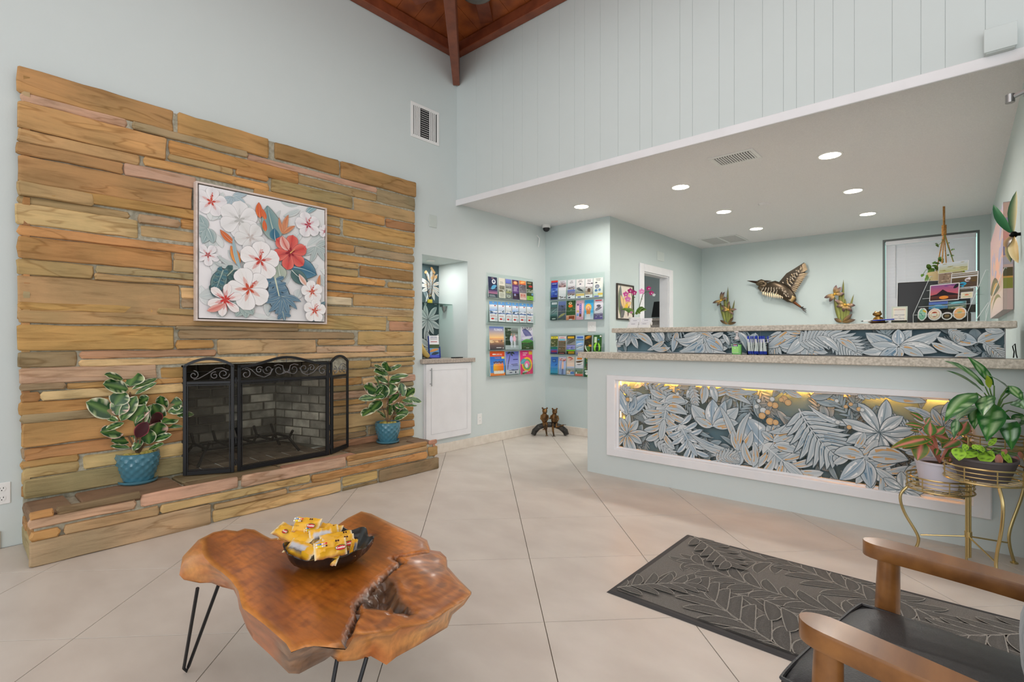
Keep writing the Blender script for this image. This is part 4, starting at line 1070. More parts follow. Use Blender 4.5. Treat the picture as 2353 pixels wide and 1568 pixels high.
rubber('variegated rubber plant in a teal pot at the left end of the hearth', 'H', dl,
    [(540,170,310,110,80),(640,290,950,155,60),(680,350,945,205,50),(610,250,700,80,210),(600,290,292,225,150),(480,670,330,620,60),(450,610,90,440,185),(700,480,850,380,110),(430,480,560,310,165),(450,600,550,405,160,.7),(510,670,700,365,120),(650,950,650,740,50),(700,870,830,680,110,2),(680,700,890,470,70,.9),(850,700,860,520,60,1),(550,690,300,790,70),(580,800,805,470,185),(555,800,258,800,150,.8),(620,910,388,912,95,.4),(620,990,380,970,48),(960,700,890,590,130,2),
     (1010,700,890,460,135),(1030,540,985,362,105,.5),(1100,490,1250,440,140),(1070,560,1305,530,85),(1180,605,1392,592,70),(1000,690,1195,600,140),(1000,740,1262,735,38),(915,860,970,680,175,.9),(850,950,830,765,125),(890,910,1125,830,70),(840,1015,1028,940,60),(655,1025,768,890,75),(700,1045,770,940,50)],
    [(620, 320, 0), (470, 620, -.02), (800, 560, .03), (960, 700, 0)], (pb.x, pb.y, .251), 1.06)
pb = onz(891, 1017, .251); dr_ = pb.dot(Vector((-ST, CT, 0)))
rubber('variegated rubber plant in a teal pot at the right end of the hearth', 'G', dr_,
    [(470,330,368,285,75),(520,340,660,270,40),(510,340,505,245,105),(520,370,362,340,80),(530,420,735,380,55),(520,460,380,400,60),(520,460,650,430,55),(520,600,545,470,130),(400,560,255,500,110,.6),(420,500,370,405,110),(400,620,200,640,60),(450,640,440,470,135),(380,590,470,500,60),(370,620,480,600,60),(500,700,640,570,70,.95),(560,640,650,560,60,2),(680,610,650,460,70),(700,610,800,520,100),(700,625,872,665,60),(660,650,780,665,40),(690,705,825,705,22),(440,650,330,770,110),(380,720,240,820,100),(470,800,400,770,60),(520,800,555,700,100),(580,700,690,720,70,.9),(600,780,600,680,90,.8),(600,790,735,770,90),(580,850,700,810,45),(490,830,430,790,50)],
    [(520, 380, 0), (430, 640, -.02), (660, 640, .02), (620, 760, 0)], (pb.x, pb.y, .251), 1.0)
XPL[0] = None
# ================================================================== niche cabinet, counter and shelf
y0, y1 = 3.214, 3.832
cab = thing('wall_cabinet', 'white cabinet door flush in the wall under the lit niche', 'cabinet', (X1, 3.52, .15))
MB().cbox(X1, X1+.010, y0-.012, y1+.006, .142, .925, .002).build('cabinet_frame', 'white', cab)
d = MB(); d.cbox(X1+.010, X1+.030, y0, y1, .15, .918, .003); o_ = d.build('door', 'white', cab)
mb = MB(); s_ = .062
for q in ((y0+s_, y1-s_, .15+s_, .15+s_+.004), (y0+s_, y1-s_, .918-s_-.004, .918-s_), (y0+s_, y0+s_+.004, .15+s_, .918-s_), (y1-s_-.004, y1-s_, .15+s_, .918-s_)): mb.box(X1+.030, X1+.0315, *q)
mb.build('door_panel', mat('white_shadow_bead', (208, 208, 210), .5), cab)
h = MB(); h.tube([(X1+.055, 3.262, .70), (X1+.055, 3.262, .88)], .006, 10); h.tube([(X1+.030, 3.262, .722), (X1+.055, 3.262, .722)], .004, 8); h.tube([(X1+.030, 3.262, .858), (X1+.055, 3.262, .858)], .004, 8)
hh = h.build('handle', 'steel', cab, smooth=True)
tag(MB().box(-4.44, X1+.001, 3.19, 3.80, .925, .968).cbox(X1+.001, X1+.045, 3.157, 3.882, .925, .968, .003).build('niche_counter', 'laminate2'), 'grey speckled countertop filling the bottom of the lit niche', 'countertop')
NB = -4.464
wpn = thing('niche_wallpaper_panel', 'dark grey and white tropical leaf panel on the back of the niche', 'wall panel', (NB, 3.5, .97))
ar = Art(Fr((NB+.004, 3.19, .97), (0, 1, 0), (0, 0, 1)), .61, 1.035, (70, 88, 92))
MB().box(NB-.001, NB+.004, 3.19, 3.80, .97, 2.005).build('panel_board', 'white', wpn)
GW, GM, GO = (226, 228, 226), (150, 162, 166), (50, 60, 64); PE = (214, 172, 120)
for _ in range(26):
    x, y_ = R.uniform(0, .61), R.uniform(0, 1.03); a = R.uniform(0, 6.28); ar.leaf((x, y_), (x+.16*math.cos(a), y_+.16*math.sin(a)), .05, .1, (150, 166, 170), (96, 116, 122), GO, .06, None)
ar.rosette(.5, .80, .2, 11, .2, .3, GW, GM, GO, None, PE); ar.rosette(.14, .74, .2, 9, .22, .3, GW, GM, GO, None, PE); ar.rosette(.45, .42, .22, 9, .3, .3, GW, GM, GO, (120, 130, 134)); ar.rosette(.1, .3, .2, 8, .3, 0, GW, GM, GO, (120, 130, 134)); ar.rosette(.5, .1, .2, 8, .3, 1, GW, GM, GO, None)
for k in range(12): ar.ell(R.uniform(.1, .6), R.uniform(.88, 1.02), .022, .016, PE, rot=R.uniform(0, 3))
ar.build('print', 'printm', wpn)
def lamp_in(loc, pw, sz, rot=(0, 0, 0), col=(1, .98, .94)):
    l = bpy.data.lights.new('niche_light', 'AREA'); l.size = sz; l.energy = pw; l.color = col; o = bpy.data.objects.new('niche_light', l); COL.objects.link(o); o.location = loc; o.rotation_euler = rot
t = thing('niche_downlight', 'small round downlight inside the top of the niche', 'lamp', (-4.24, 3.5, 2.01))
MB().lathe([(.045, 0), (.045, -.004), (.036, -.005)], (-4.24, 3.5, 2.009), 24).build('trim_ring', canw, t); MB().lathe([(0, -.003), (.036, -.003)], (-4.24, 3.5, 2.009), 24).build('lens', cane, t); lamp_in((-4.24, 3.5, 2.0), 3.2, .07)
tag(MB().cbox(NB+.006, -4.226, 3.192, 3.80, 1.548, 1.556, .002).build('glass_shelf', 'glass'), 'clear glass shelf halfway up the niche', 'shelf')
br = MB(); br.cbox(-4.36, -4.33, 3.77, 3.804, 1.49, 1.547, .004); br.cbox(-4.375, -4.315, 3.74, 3.803, 1.532, 1.5475, .003); br.lathe([(.004, -.03), (.02, 0), (.03, .042)], (-4.345, 3.776, 1.50), 12); tag(br.build('shelf_bracket', 'steel', smooth=True), 'brushed metal clamp under the right end of the glass shelf', 'bracket')
# reed diffuser
c = Vector((-4.33, 3.565, 1.5565)); t = thing('reed_diffuser', 'reed diffuser with yellow oil on the glass shelf', 'diffuser', c)
MB().lathe([(0, 0), (.030, 0), (.031, .05), (.022, .066), (.012, .074), (.012, .095), (.014, .096), (.014, .1)], c, 20).build('bottle', 'acrylic', t, smooth=True)
MB().lathe([(0, .003), (.0275, .003), (.0275, .045), (0, .045)], c, 20).build('oil', mat('yellow_oil', (226, 200, 60), .2), t, smooth=True)
MB().lathe([(.013, .078), (.016, .08), (.016, .095), (.013, .097)], c, 16).build('collar', 'gold', t, smooth=True)
for k in range(8):
    a = 2*PI*k/8; MB().tube([c+Vector((.004*math.cos(a), .004*math.sin(a), .01)), c+Vector((.05*math.cos(a), .055*math.sin(a), .32+.02*R.random()))], .0022, 5).build('reed', 'blackpl', t)
# brochure stand with cards
c = Vector((-4.15, 3.48, .969)); t = thing('countertop_brochure_stand', 'blue and white stand of brochures on the niche countertop', 'brochure stand', c)
u = Vector((.35, .94, 0)).normalized(); fr = Fr(c-u*.055, u, (-.16*.94, .16*.35, 1)); blue = mat('blue_card', (52, 70, 160), .4)
mb = MB(); mb.cbox(-.004, .114, 0, .235, -.018, -.012, .001); mb.cbox(-.006, -.002, 0, .235, -.014, .022, .001); mb.cbox(.112, .116, 0, .12, -.014, .022, .001); mb.cbox(-.004, .114, 0, .005, -.014, .026, .001); framed(mb, fr).build('stand', blue, t)
mb = MB(); mb.cbox(0, .11, .006, .24, -.011, .004, .001); framed(mb, fr).build('brochures', 'plastic', t)
ar = Art(Fr(fr.pt(0, .006, .004), fr.u, fr.v), .11, .234, (238, 238, 240)); ar.rect(0, .11, 0, .10, (80, 130, 190), (120, 170, 210)); ar.rect(0, .11, .10, .14, (70, 90, 60)); ar.leaf((.0, .06), (.11, .09), .03, .1, (210, 140, 70), (220, 160, 90)); ar.leaf((.02, .03), (.11, .05), .03, .1, (30, 40, 60), (60, 80, 90)); ar.rect(.02, .09, .165, .172, (180, 60, 60)); ar.rect(0, .11, 0, .028, (86, 100, 200))
for k in range(4): ar.rect(.015, .095, .19+.008*k, .193+.008*k, (150, 156, 170))
text_mb('WELCOME', ar.fr, .055, .218, .014, (60, 80, 150), .003, mb=ar.mb, wmax=.09); ar.build('front_print', 'print', t)
# small golden shoe sculpture and black cards
c = Vector((-4.10, 3.285, .969)); t = thing('gold_ornament', 'small golden shoe-like ornament at the left of the niche countertop', 'ornament', c)
mb = MB(); pts = [c+Vector((0, -.03, .155)), c+Vector((0, -.025, .12)), c+Vector((0, 0, .08)), c+Vector((0, .03, .045)), c+Vector((.0, .06, .028)), c+Vector((0, .085, .03))]
mb.tube(pts, [.02, .031, .035, .033, .03, .012], 14); mb.v = [(c.x+(p[0]-c.x)*.6, p[1], p[2]) for p in mb.v]; mb.build('shoe_body', mat('antique_gold', (214, 184, 110), .35, .7), t, smooth=True)
MB().cbox(c.x-.03, c.x+.03, c.y-.045, c.y+.09, .969, .975, .001).cbox(c.x-.01, c.x+.01, c.y-.035, c.y-.01, .975, 1.06, .002).build('stand', 'blackpl', t)
t = tag(MB().cbox(-4.03, -3.97, 3.60, 3.72, .969, .974, .001).cbox(-4.04, -3.98, 3.61, 3.73, .974, .979, .001).build('dark_flyer_pile', 'blackpl'), 'thin pile of dark flyers lying on the niche countertop', 'flyers')
# ================================================================== brochure racks
RK = (1100, 600, 5.228)
def rpx(x, y): return RK[0]+x/RK[2], RK[1]+y/RK[2]
def rackplane(kind):
    if kind == 'L': return lambda x, y, n=0: onx(*rpx(x, y), X1+.03), FX(X1+.03), 1
    return lambda x, y, n=0: ony(*rpx(x, y), Y3-.03), FY(Y3-.03), 1
def brochure(kind, px, label, ops, group, thick=.006, name='brochure', lean=.05, extra=0):
    f, fr, _ = rackplane(kind)
    a = f(px[0], px[2]); b = f(px[1], px[2]); c = f(px[0], px[3])
    u0 = a.y if kind == 'L' else a.x; u1 = b.y if kind == 'L' else b.x; v0, v1 = c.z, a.z
    w_, h = u1-u0-.004, v1-v0
    o = fr.pt(u0+.002, v0, -.012+R.uniform(-.001, .001)); vv = (fr.v-fr.n*lean).normalized(); f2 = Fr(o, (fr.u+fr.v*R.uniform(-.012, .012)), vv)
    t = thing(name, label, 'magazine' if name == 'magazine' else 'brochure', o, group)
    mb = MB(); mb.cbox(0, w_, 0, h, -thick, 0, .0008); framed(mb, f2).build('pages', 'plastic', t)
    ar = Art(f2, w_, h, ops[0], n0=.0003)
    for q in ops[1:]:
        k = q[0]
        if k == 'r': ar.rect(0, w_, h*q[1], h*q[2], q[3], q[4] if len(q) > 4 else None)
        elif k == 'b': ar.rect(w_*q[1], w_*q[2], h*q[3], h*q[4], q[5], q[6] if len(q) > 6 else None)
        elif k == 'e': ar.ell(w_*q[1], h*q[2], w_*q[3], h*q[4], q[5], q[6] if len(q) > 6 else None, n=12)
        elif k == 'l': ar.leaf((w_*q[1], h*q[2]), (w_*q[3], h*q[4]), w_*q[5], q[6] if len(q) > 6 else .1, q[7], q[8] if len(q) > 8 else q[7])
        elif k == 'n':
            for _ in range(q[1]): 
                cx_, cy_ = R.uniform(.05, .95)*w_, R.uniform(q[2], q[3])*h; ar.ell(cx_, cy_, w_*R.uniform(.06, .2), h*R.uniform(.012, .035), lerp(q[4], q[5], R.random()), n=7, wob=.35)
        elif k == 't': text_mb(q[1], f2, w_*(q[5] if len(q) > 5 else .5), h*q[2], h*q[3], q[4], .0003+(ar.k+2)*ar.eps, mb=ar.mb, wmax=w_*.9, bold=.0004)
        elif k == 'x':   # lines of small print
            for i in range(q[3]): ar.rect(w_*q[5], w_*q[6]*R.uniform(.8, 1), h*(q[1]+(q[2]-q[1])*i/q[3]), h*(q[1]+(q[2]-q[1])*(i+.45)/q[3]), q[4])
        ar.k += 1
    ar.build('cover_print', 'print', t)
    return t
def rack(kind, px, rows, label):
    f, fr, _ = rackplane(kind); a = f(px[0], px[2]); b = f(px[1], px[2]); c = f(px[0], px[3])
    u0, u1 = (a.y, b.y) if kind == 'L' else (a.x, b.x); v0, v1 = c.z, a.z
    t = thing('brochure_rack', label, 'brochure rack', fr.pt(u0, v0, -.029), 'clear wall brochure racks')
    mb = MB(); mb.cbox(u0, u1, v0, v1, -.0285, -.0255, .001); framed(mb, fr).build('back_panel', 'acrylic', t)
    for k in range(5):
        pass
    for yt, yb in rows:
        r0 = f(px[0], yb).z; r1 = f(px[0], yt).z
        mb = MB(); mb.box(u0+.012, u1-.004, r0-.007, r0-.005, -.0255, .012); mb.box(u0+.012, u1-.004, r0-.005, r0+(r1-r0)*.42, .0105, .012)
        mb.box(u0+.012, u0+.0135, r0-.005, r0+(r1-r0)*.6, -.0255, .012); mb.box(u1-.0055, u1-.004, r0-.005, r0+(r1-r0)*.6, -.0255, .012)
        framed(mb, fr).build('pocket', 'acrylic', t)
        mb = MB(); mb.box(u0+.012, u1-.004, r0-.0078, r0-.0068, -.0255, .0125); mb.box(u0+.012, u1-.004, r0+(r1-r0)*.42, r0+(r1-r0)*.42+.0012, .0105, .0122)
        framed(mb, fr).build('pocket_edge', mat('acrylic_edge', (216, 226, 226), .2) if 'acrylic_edge' not in bpy.data.materials else bpy.data.materials['acrylic_edge'], t)
    return t
rack('L', (112, 672, 135, 1392), ((185, 432), (485, 738), (785, 1072), (1085, 1388)), 'tall clear acrylic brochure rack with four rows on the left wall')
rack('R', (845, 1500, 195, 720), ((235, 466), (480, 712)), 'upper clear acrylic brochure rack with two rows on the short wall')
rack('R', (845, 1500, 870, 1368), ((900, 1116), (1150, 1362)), 'lower clear acrylic brochure rack, partly hidden by the counter')
g = 'brochures in the top row of the tall rack'
brochure('L', (128, 238, 182, 430), 'dark blue night-cruise brochure with a white ship, top left of the tall rack', [(28, 34, 74), ('r', 0, .18, (66, 74, 88)), ('r', .18, .36, (206, 128, 160), (70, 60, 120)), ('l', .3, .4, .95, .6, .3, .1, (90, 170, 210)), ('e', .62, .78, .22, .12, (226, 230, 236)), ('e', .62, .79, .12, .06, (90, 100, 130)), ('x', .03, .14, 3, (190, 196, 200), .1, .8), ('t', 'CRUISE', .94, .05, (226, 170, 170))], g, .012)
brochure('L', (254, 333, 198, 440), 'cream brochure with small dark photographs in the top row', [(228, 222, 208), ('r', .30, .64, (212, 206, 190)), ('b', .1, .9, .44, .62, (96, 96, 84), (140, 138, 120)), ('b', .05, .6, .30, .42, (120, 110, 90)), ('n', 8, .3, .6, (70, 70, 60), (170, 160, 140)), ('x', .05, .26, 6, (150, 144, 132), .12, .85), ('x', .72, .84, 3, (170, 166, 156), .2, .8)], g)
brochure('L', (338, 408, 212, 448), 'blue and grey landscape brochure in the top row', [(120, 120, 116), ('r', .78, 1, (92, 104, 196), (130, 140, 210)), ('r', .56, .74, (96, 98, 98), (190, 190, 190)), ('r', .28, .52, (160, 156, 70), (190, 196, 190)), ('n', 16, .05, .7, (60, 64, 56), (196, 196, 190)), ('e', .45, .12, .35, .07, (210, 214, 206), (90, 96, 90))], g)
brochure('L', (416, 497, 222, 455), 'purple brochure with a gold picture at its head in the top row', [(96, 58, 124), ('r', .74, .97, (150, 80, 70), (90, 40, 60)), ('e', .5, .86, .3, .09, (226, 150, 90), (240, 200, 150)), ('x', .42, .66, 6, (200, 180, 214), .2, .85), ('r', .02, .3, (52, 36, 60)), ('e', .4, .2, .14, .09, (170, 180, 230)), ('n', 8, .03, .28, (120, 70, 60), (70, 50, 90))], g)
brochure('L', (503, 583, 232, 463), 'orange-topped brochure with a pink panel at its foot in the top row', [(112, 104, 112), ('r', .80, 1, (232, 104, 56), (240, 150, 70)), ('r', .44, .78, (120, 112, 118), (90, 84, 92)), ('n', 12, .46, .76, (70, 66, 76), (170, 160, 166)), ('r', 0, .36, (232, 200, 190)), ('b', .15, .85, .12, .3, (220, 120, 100)), ('t', 'ISLAND', .25, .06, (240, 230, 220)), ('x', .14, .2, 2, (250, 240, 236), .25, .8), ('l', .1, .86, .9, .92, .2, .1, (250, 190, 120))], g)
brochure('L', (588, 668, 240, 468), 'dark green brochure with a lime panel at its foot, right end of the top row', [(52, 58, 42), ('r', 0, .22, (150, 204, 76)), ('r', .22, .4, (70, 90, 50)), ('r', .4, .58, (150, 160, 140)), ('e', .6, .74, .3, .06, (190, 60, 50)), ('e', .85, .32, .12, .06, (120, 170, 220)), ('n', 12, .4, .9, (34, 50, 30), (110, 130, 70)), ('t', 'TOURS', .12, .06, (60, 90, 30)), ('x', .88, .96, 2, (210, 200, 150), .15, .85)], g)
g = 'white boating brochures in the second row of the tall rack'
od = ['leftmost', 'second', 'third', 'fourth', 'fifth', 'rightmost']
for i, (a, b, c, d) in enumerate(((142, 240, 482, 722), (247, 333, 488, 728), (337, 411, 494, 733), (415, 495, 500, 736), (500, 585, 506, 738), (592, 668, 512, 742))):
    sk = [(126, 172, 226), (190, 204, 220), (206, 208, 206)][i % 3]
    brochure('L', (a, b, c, d), '%s white and blue boating brochure with a red oval, second row of the tall rack' % od[i], [(232, 234, 240), ('r', .84, 1, (110, 170, 226), (90, 160, 226)), ('t', 'SAIL', .95, .07, (230, 206, 80)), ('e', .4, .8, .28, .05, (244, 246, 250)), ('e', .72, .80, .1, .03, (210, 60, 60), (40, 40, 40)), ('r', .52, .74, sk, (220, 230, 240)), ('n', 9, .38, .55, (60, 74, 84), (150, 176, 196)), ('r', .40, .44, (70, 110, 170)), ('r', .0, .34, (236, 236, 240)), ('x', .24, .33, 2, (200, 120, 120), .1, .9), ('e', .35, .13, .2, .045, (206, 54, 50)), ('b', .6, .95, .04, .18, (200, 204, 214))], g)
g = 'magazines in the two lower rows of the tall rack'
brochure('L', (142, 318, 786, 1068), 'magazine titled FLORIDA with a sunset beach cover', [(120, 140, 200), ('r', .5, 1, (250, 206, 130), (90, 126, 200)), ('r', .2, .5, (130, 96, 90), (240, 176, 120)), ('r', 0, .2, (70, 62, 70), (120, 92, 90)), ('t', 'FLORIDA', .86, .13, (244, 246, 250), .62), ('n', 5, .3, .42, (250, 200, 150), (250, 220, 180)), ('e', .62, .37, .02, .05, (150, 60, 50)), ('e', .69, .37, .02, .05, (170, 70, 60)), ('e', .80, .38, .025, .055, (70, 50, 70)), ('e', .87, .38, .02, .05, (60, 50, 60)), ('b', .45, .8, .07, .1, (240, 236, 236)), ('e', .92, .07, .03, .03, (240, 230, 230))], g, .014, 'magazine', extra=1)
brochure('L', (332, 490, 800, 1066), 'magazine with a couple in white and pink walking under palms', [(130, 140, 136), ('r', .75, 1, (70, 84, 60), (150, 160, 160)), ('b', 0, .45, .2, 1, (34, 54, 36), (50, 70, 46)), ('n', 14, .5, .95, (40, 60, 36), (190, 196, 190)), ('r', 0, .2, (180, 186, 190)), ('e', .46, .48, .12, .17, (196, 200, 226)), ('e', .70, .5, .12, .15, (232, 180, 196)), ('e', .48, .7, .05, .045, (190, 150, 120)), ('e', .69, .69, .05, .045, (190, 150, 130)), ('b', .40, .46, .1, .36, (226, 228, 236)), ('b', .48, .54, .1, .36, (220, 222, 232)), ('b', .64, .7, .1, .38, (226, 226, 236)), ('b', .72, .78, .1, .38, (220, 222, 232)), ('t', 'RESORT', .9, .07, (230, 230, 224), .35)], g, .006, 'magazine')
brochure('L', (524, 668, 790, 1062), 'magazine titled NAPLES with a coastal mountain picture', [(150, 150, 200), ('r', .35, 1, (170, 160, 200), (236, 236, 240)), ('t', 'NAPLES', .92, .2, (40, 44, 70)), ('l', .1, .86, 1.0, .4, .4, .1, (86, 92, 140), (130, 130, 180)), ('l', 0, .5, 1, .6, .2, -.1, (190, 190, 216), (226, 226, 236)), ('r', 0, .36, (70, 84, 44), (60, 120, 70)), ('l', 0, .3, 1, .36, .22, .1, (96, 170, 80), (70, 140, 60)), ('n', 10, .02, .3, (60, 60, 50), (130, 130, 90)), ('t', 'MAGAZINE', .06, .04, (220, 220, 210))], g, .03, 'magazine')
brochure('L', (150, 330, 1085, 1385), 'orange guide magazine with friends under a blue sky, bottom left of the tall rack', [(240, 110, 40), ('r', .1, .78, (90, 150, 220), (40, 110, 200)), ('r', .8, .93, (236, 84, 40)), ('t', 'GUIDE ALL', .865, .085, (250, 244, 236), .6), ('e', .28, .87, .12, .03, (250, 240, 230)), ('t', 'Travel Guide', .72, .06, (236, 140, 60)), ('b', .78, .98, .69, .77, (236, 214, 90)), ('r', 0, .12, (236, 120, 50), (240, 150, 80))]+[q for i in range(6) for q in (('e', .28+.11*i, .3+.03*(i % 2), .075, .2, (250, 180-10*i, 50)), ('e', .28+.11*i, .54+.02*(i % 2), .045, .04, (110, 70, 50)), ('e', .3+.11*i, .14, .07, .07, (244, 236, 230)))]+[('e', .5, .5, .02, .02, (240, 200, 170))], g, .03, 'magazine')
brochure('L', (340, 498, 1092, 1368), 'lavender beach magazine with a tall palm tree, bottom middle of the tall rack', [(120, 130, 210), ('r', .2, 1, (170, 176, 226), (96, 104, 196)), ('r', 0, .2, (196, 196, 206), (216, 216, 222)), ('l', .1, .15, .42, .98, .05, .1, (60, 50, 50)), ('l', .4, .95, .7, .88, .1, .2, (50, 60, 50)), ('l', .4, .95, .1, .9, .1, -.2, (50, 60, 50)), ('l', .4, .95, .55, .8, .08, -.2, (60, 70, 50)), ('b', .55, .92, .63, .66, (40, 44, 110)), ('b', .4, .9, .42, .45, (50, 50, 110)), ('b', .5, .92, .37, .39, (50, 50, 110)), ('e', .35, .08, .12, .02, (60, 60, 80)), ('e', .72, .08, .05, .05, (60, 60, 80)), ('n', 5, .14, .2, (90, 90, 110), (130, 140, 190))], g, .006, 'magazine')
brochure('L', (512, 662, 1078, 1366), 'hot pink magazine with a big yellow ring, bottom right of the tall rack', [(232, 60, 130), ('r', .0, .3, (236, 70, 110), (232, 60, 130)), ('t', 'TOURIST', .9, .08, (250, 240, 244), .42), ('t', 'GUIDE', .82, .07, (250, 240, 244), .35), ('b', .7, .98, .83, .97, (240, 200, 70)), ('e', .54, .42, .42, .31, (240, 206, 50)), ('e', .54, .42, .34, .25, (226, 120, 60)), ('e', .54, .42, .3, .22, (90, 190, 120)), ('e', .54, .42, .22, .16, (236, 120, 170)), ('e', .5, .36, .12, .1, (240, 240, 240)), ('l', .02, .46, .5, .62, .25, .1, (60, 150, 170), (120, 190, 200)), ('n', 6, .02, .14, (60, 120, 60), (240, 240, 236))], g, .014, 'magazine')
g = 'brochures in the upper rack on the short wall'
def C(*a): return brochure(*a, g)
C('R', (857, 940, 238, 466), 'blue brochure with a red top strip, top left of the upper rack', [(52, 70, 170), ('r', .9, 1, (222, 56, 48)), ('e', .5, .76, .4, .06, (30, 50, 140)), ('r', .25, .6, (60, 90, 190), (80, 120, 210)), ('n', 14, .2, .55, (150, 180, 230), (40, 60, 140)), ('r', .02, .12, (40, 40, 50)), ('x', .8, .86, 2, (200, 210, 240), .15, .85)])
C('R', (948, 1038, 236, 462), 'white brochure with a pinkish crowd photograph in the upper rack', [(226, 222, 226), ('r', .64, .88, (170, 120, 110), (200, 190, 200)), ('n', 12, .64, .86, (90, 70, 76), (220, 180, 170)), ('x', .9, .97, 2, (130, 130, 140), .15, .85), ('r', .02, .6, (234, 232, 236)), ('n', 7, .06, .22, (60, 60, 66), (170, 150, 140))])
C('R', (1056, 1150, 228, 456), 'white LIVE MUSIC brochure in the upper rack', [(228, 226, 228), ('t', 'LIVE', .92, .075, (70, 64, 70)), ('t', 'MUSIC', .84, .075, (70, 64, 70)), ('r', .5, .72, (160, 156, 166), (226, 222, 224)), ('n', 10, .5, .62, (60, 50, 60), (170, 140, 130)), ('r', .2, .48, (170, 140, 120), (90, 120, 200)), ('r', .0, .14, (236, 236, 240)), ('b', .1, .4, .03, .1, (60, 60, 90)), ('n', 5, .16, .24, (60, 50, 50), (120, 100, 90))])
C('R', (1158, 1262, 220, 450), 'white BOAT RENTALS brochure in the upper rack', [(230, 226, 224), ('t', 'BOAT', .93, .07, (80, 70, 74)), ('t', 'RENTALS', .86, .07, (80, 70, 74)), ('e', .5, .74, .12, .03, (70, 76, 100)), ('r', .26, .6, (130, 136, 130), (206, 206, 206)), ('l', .05, .5, .9, .34, .2, .1, (60, 66, 70)), ('e', .3, .52, .2, .05, (90, 96, 100)), ('r', .12, .24, (226, 196, 120)), ('r', 0, .12, (236, 236, 238)), ('b', .2, .6, .04, .09, (70, 80, 150))])
C('R', (1268, 1362, 214, 446), 'white PIRATE CRUISE brochure in the upper rack', [(230, 226, 226), ('t', 'PIRATE', .92, .065, (90, 80, 80)), ('t', 'CRUISE', .85, .065, (90, 80, 80)), ('n', 4, .74, .78, (50, 50, 60), (80, 70, 80)), ('r', .18, .6, (170, 150, 130), (200, 196, 196)), ('e', .5, .4, .2, .13, (60, 50, 50), (110, 80, 60)), ('n', 9, .2, .58, (70, 60, 56), (220, 190, 150)), ('r', 0, .14, (232, 232, 236)), ('b', .1, .6, .04, .1, (60, 60, 80))])
C('R', (1366, 1484, 204, 440), 'white DOLPHIN CRUISES brochure with round pictures, top right of its rack', [(226, 228, 220), ('t', 'DOLPHIN', .94, .065, (90, 84, 84)), ('t', 'CRUISES', .87, .065, (90, 84, 84)), ('e', .3, .76, .12, .03, (50, 50, 60)), ('e', .4, .56, .24, .11, (110, 116, 130), (170, 176, 186)), ('e', .3, .36, .16, .07, (90, 130, 180)), ('e', .66, .38, .14, .07, (110, 140, 180)), ('r', .0, .2, (220, 224, 196), (200, 214, 190)), ('b', .5, 1, .12, .22, (236, 196, 90)), ('b', .1, .6, .03, .09, (100, 110, 190))])
C('R', (850, 938, 490, 712), 'teal brochure with a white title box, left end of the upper rack, second row', [(70, 110, 110), ('b', .15, .9, .84, .96, (220, 230, 230)), ('r', .3, .7, (110, 140, 136), (70, 90, 90)), ('l', .05, .35, .95, .65, .35, -.2, (150, 176, 176), (60, 80, 84)), ('r', 0, .22, (34, 60, 60), (60, 90, 84)), ('e', .5, .07, .3, .03, (210, 220, 210))])
C('R', (943, 1038, 486, 710), 'blue-grey village brochure in the second row of the upper rack', [(84, 96, 110), ('r', .8, 1, (100, 120, 180), (130, 150, 200)), ('r', .4, .8, (70, 76, 74), (90, 104, 140)), ('n', 16, .3, .78, (40, 46, 50), (150, 150, 180)), ('l', 0, .1, 1, .35, .25, .1, (180, 170, 120), (150, 150, 90)), ('n', 6, 0, .2, (70, 90, 50), (150, 160, 120))])
C('R', (1042, 1154, 478, 710), 'green jungle brochure with an orange parrot in the upper rack', [(50, 84, 44), ('n', 20, .3, 1, (36, 60, 34), (120, 150, 80)), ('e', .45, .72, .24, .08, (232, 110, 40)), ('e', .42, .86, .2, .07, (226, 220, 170)), ('e', .42, .86, .08, .03, (120, 80, 40)), ('r', 0, .24, (226, 140, 100), (236, 180, 150)), ('b', .3, .9, .04, .2, (150, 70, 40)), ('e', .5, .02, .2, .03, (240, 240, 236))])
C('R', (1160, 1252, 476, 708), 'pink brochure with blue letters running down it in the upper rack', [(234, 190, 206), ('b', .42, .72, .3, .84, (96, 96, 180)), ('t', 'N', .78, .09, (240, 226, 240), .57), ('t', 'A', .68, .09, (240, 226, 240), .57), ('t', 'P', .58, .09, (240, 226, 240), .57), ('t', 'L', .48, .09, (240, 226, 240), .57), ('t', 'E', .38, .09, (240, 226, 240), .57), ('b', .1, .34, .74, .84, (90, 80, 120)), ('b', .1, .36, .4, .5, (220, 190, 80)), ('b', .08, .36, .2, .34, (120, 170, 220)), ('b', .42, .72, .16, .3, (120, 80, 60)), ('r', 0, .14, (226, 170, 190))])
C('R', (1262, 1370, 470, 706), 'cyan brochure of a woman with long hair in a white dress', [(70, 170, 220), ('r', 0, .35, (226, 226, 232), (110, 190, 226)), ('e', .42, .62, .36, .2, (236, 180, 80)), ('e', .42, .6, .26, .15, (250, 214, 140)), ('l', .36, .7, .3, .2, .34, .05, (200, 110, 50), (226, 150, 80)), ('l', .46, .7, .6, .22, .34, -.05, (200, 110, 50), (226, 150, 80)), ('e', .42, .6, .14, .085, (236, 180, 150)), ('b', .2, .66, 0, .28, (236, 238, 244), (226, 214, 210))])
C('R', (1376, 1484, 462, 704), 'white brochure with a red title and purple foot, right end of the upper rack', [(226, 222, 232), ('b', .1, .85, .92, .97, (214, 50, 60)), ('r', .3, .8, (206, 204, 216), (226, 224, 232)), ('l', .1, .45, .9, .6, .3, .1, (80, 80, 90), (140, 140, 150)), ('e', .5, .68, .25, .06, (90, 90, 100)), ('r', 0, .3, (90, 76, 150), (120, 110, 130)), ('n', 8, .05, .3, (220, 220, 230), (80, 70, 120))])
g = 'brochures in the lower rack on the short wall'
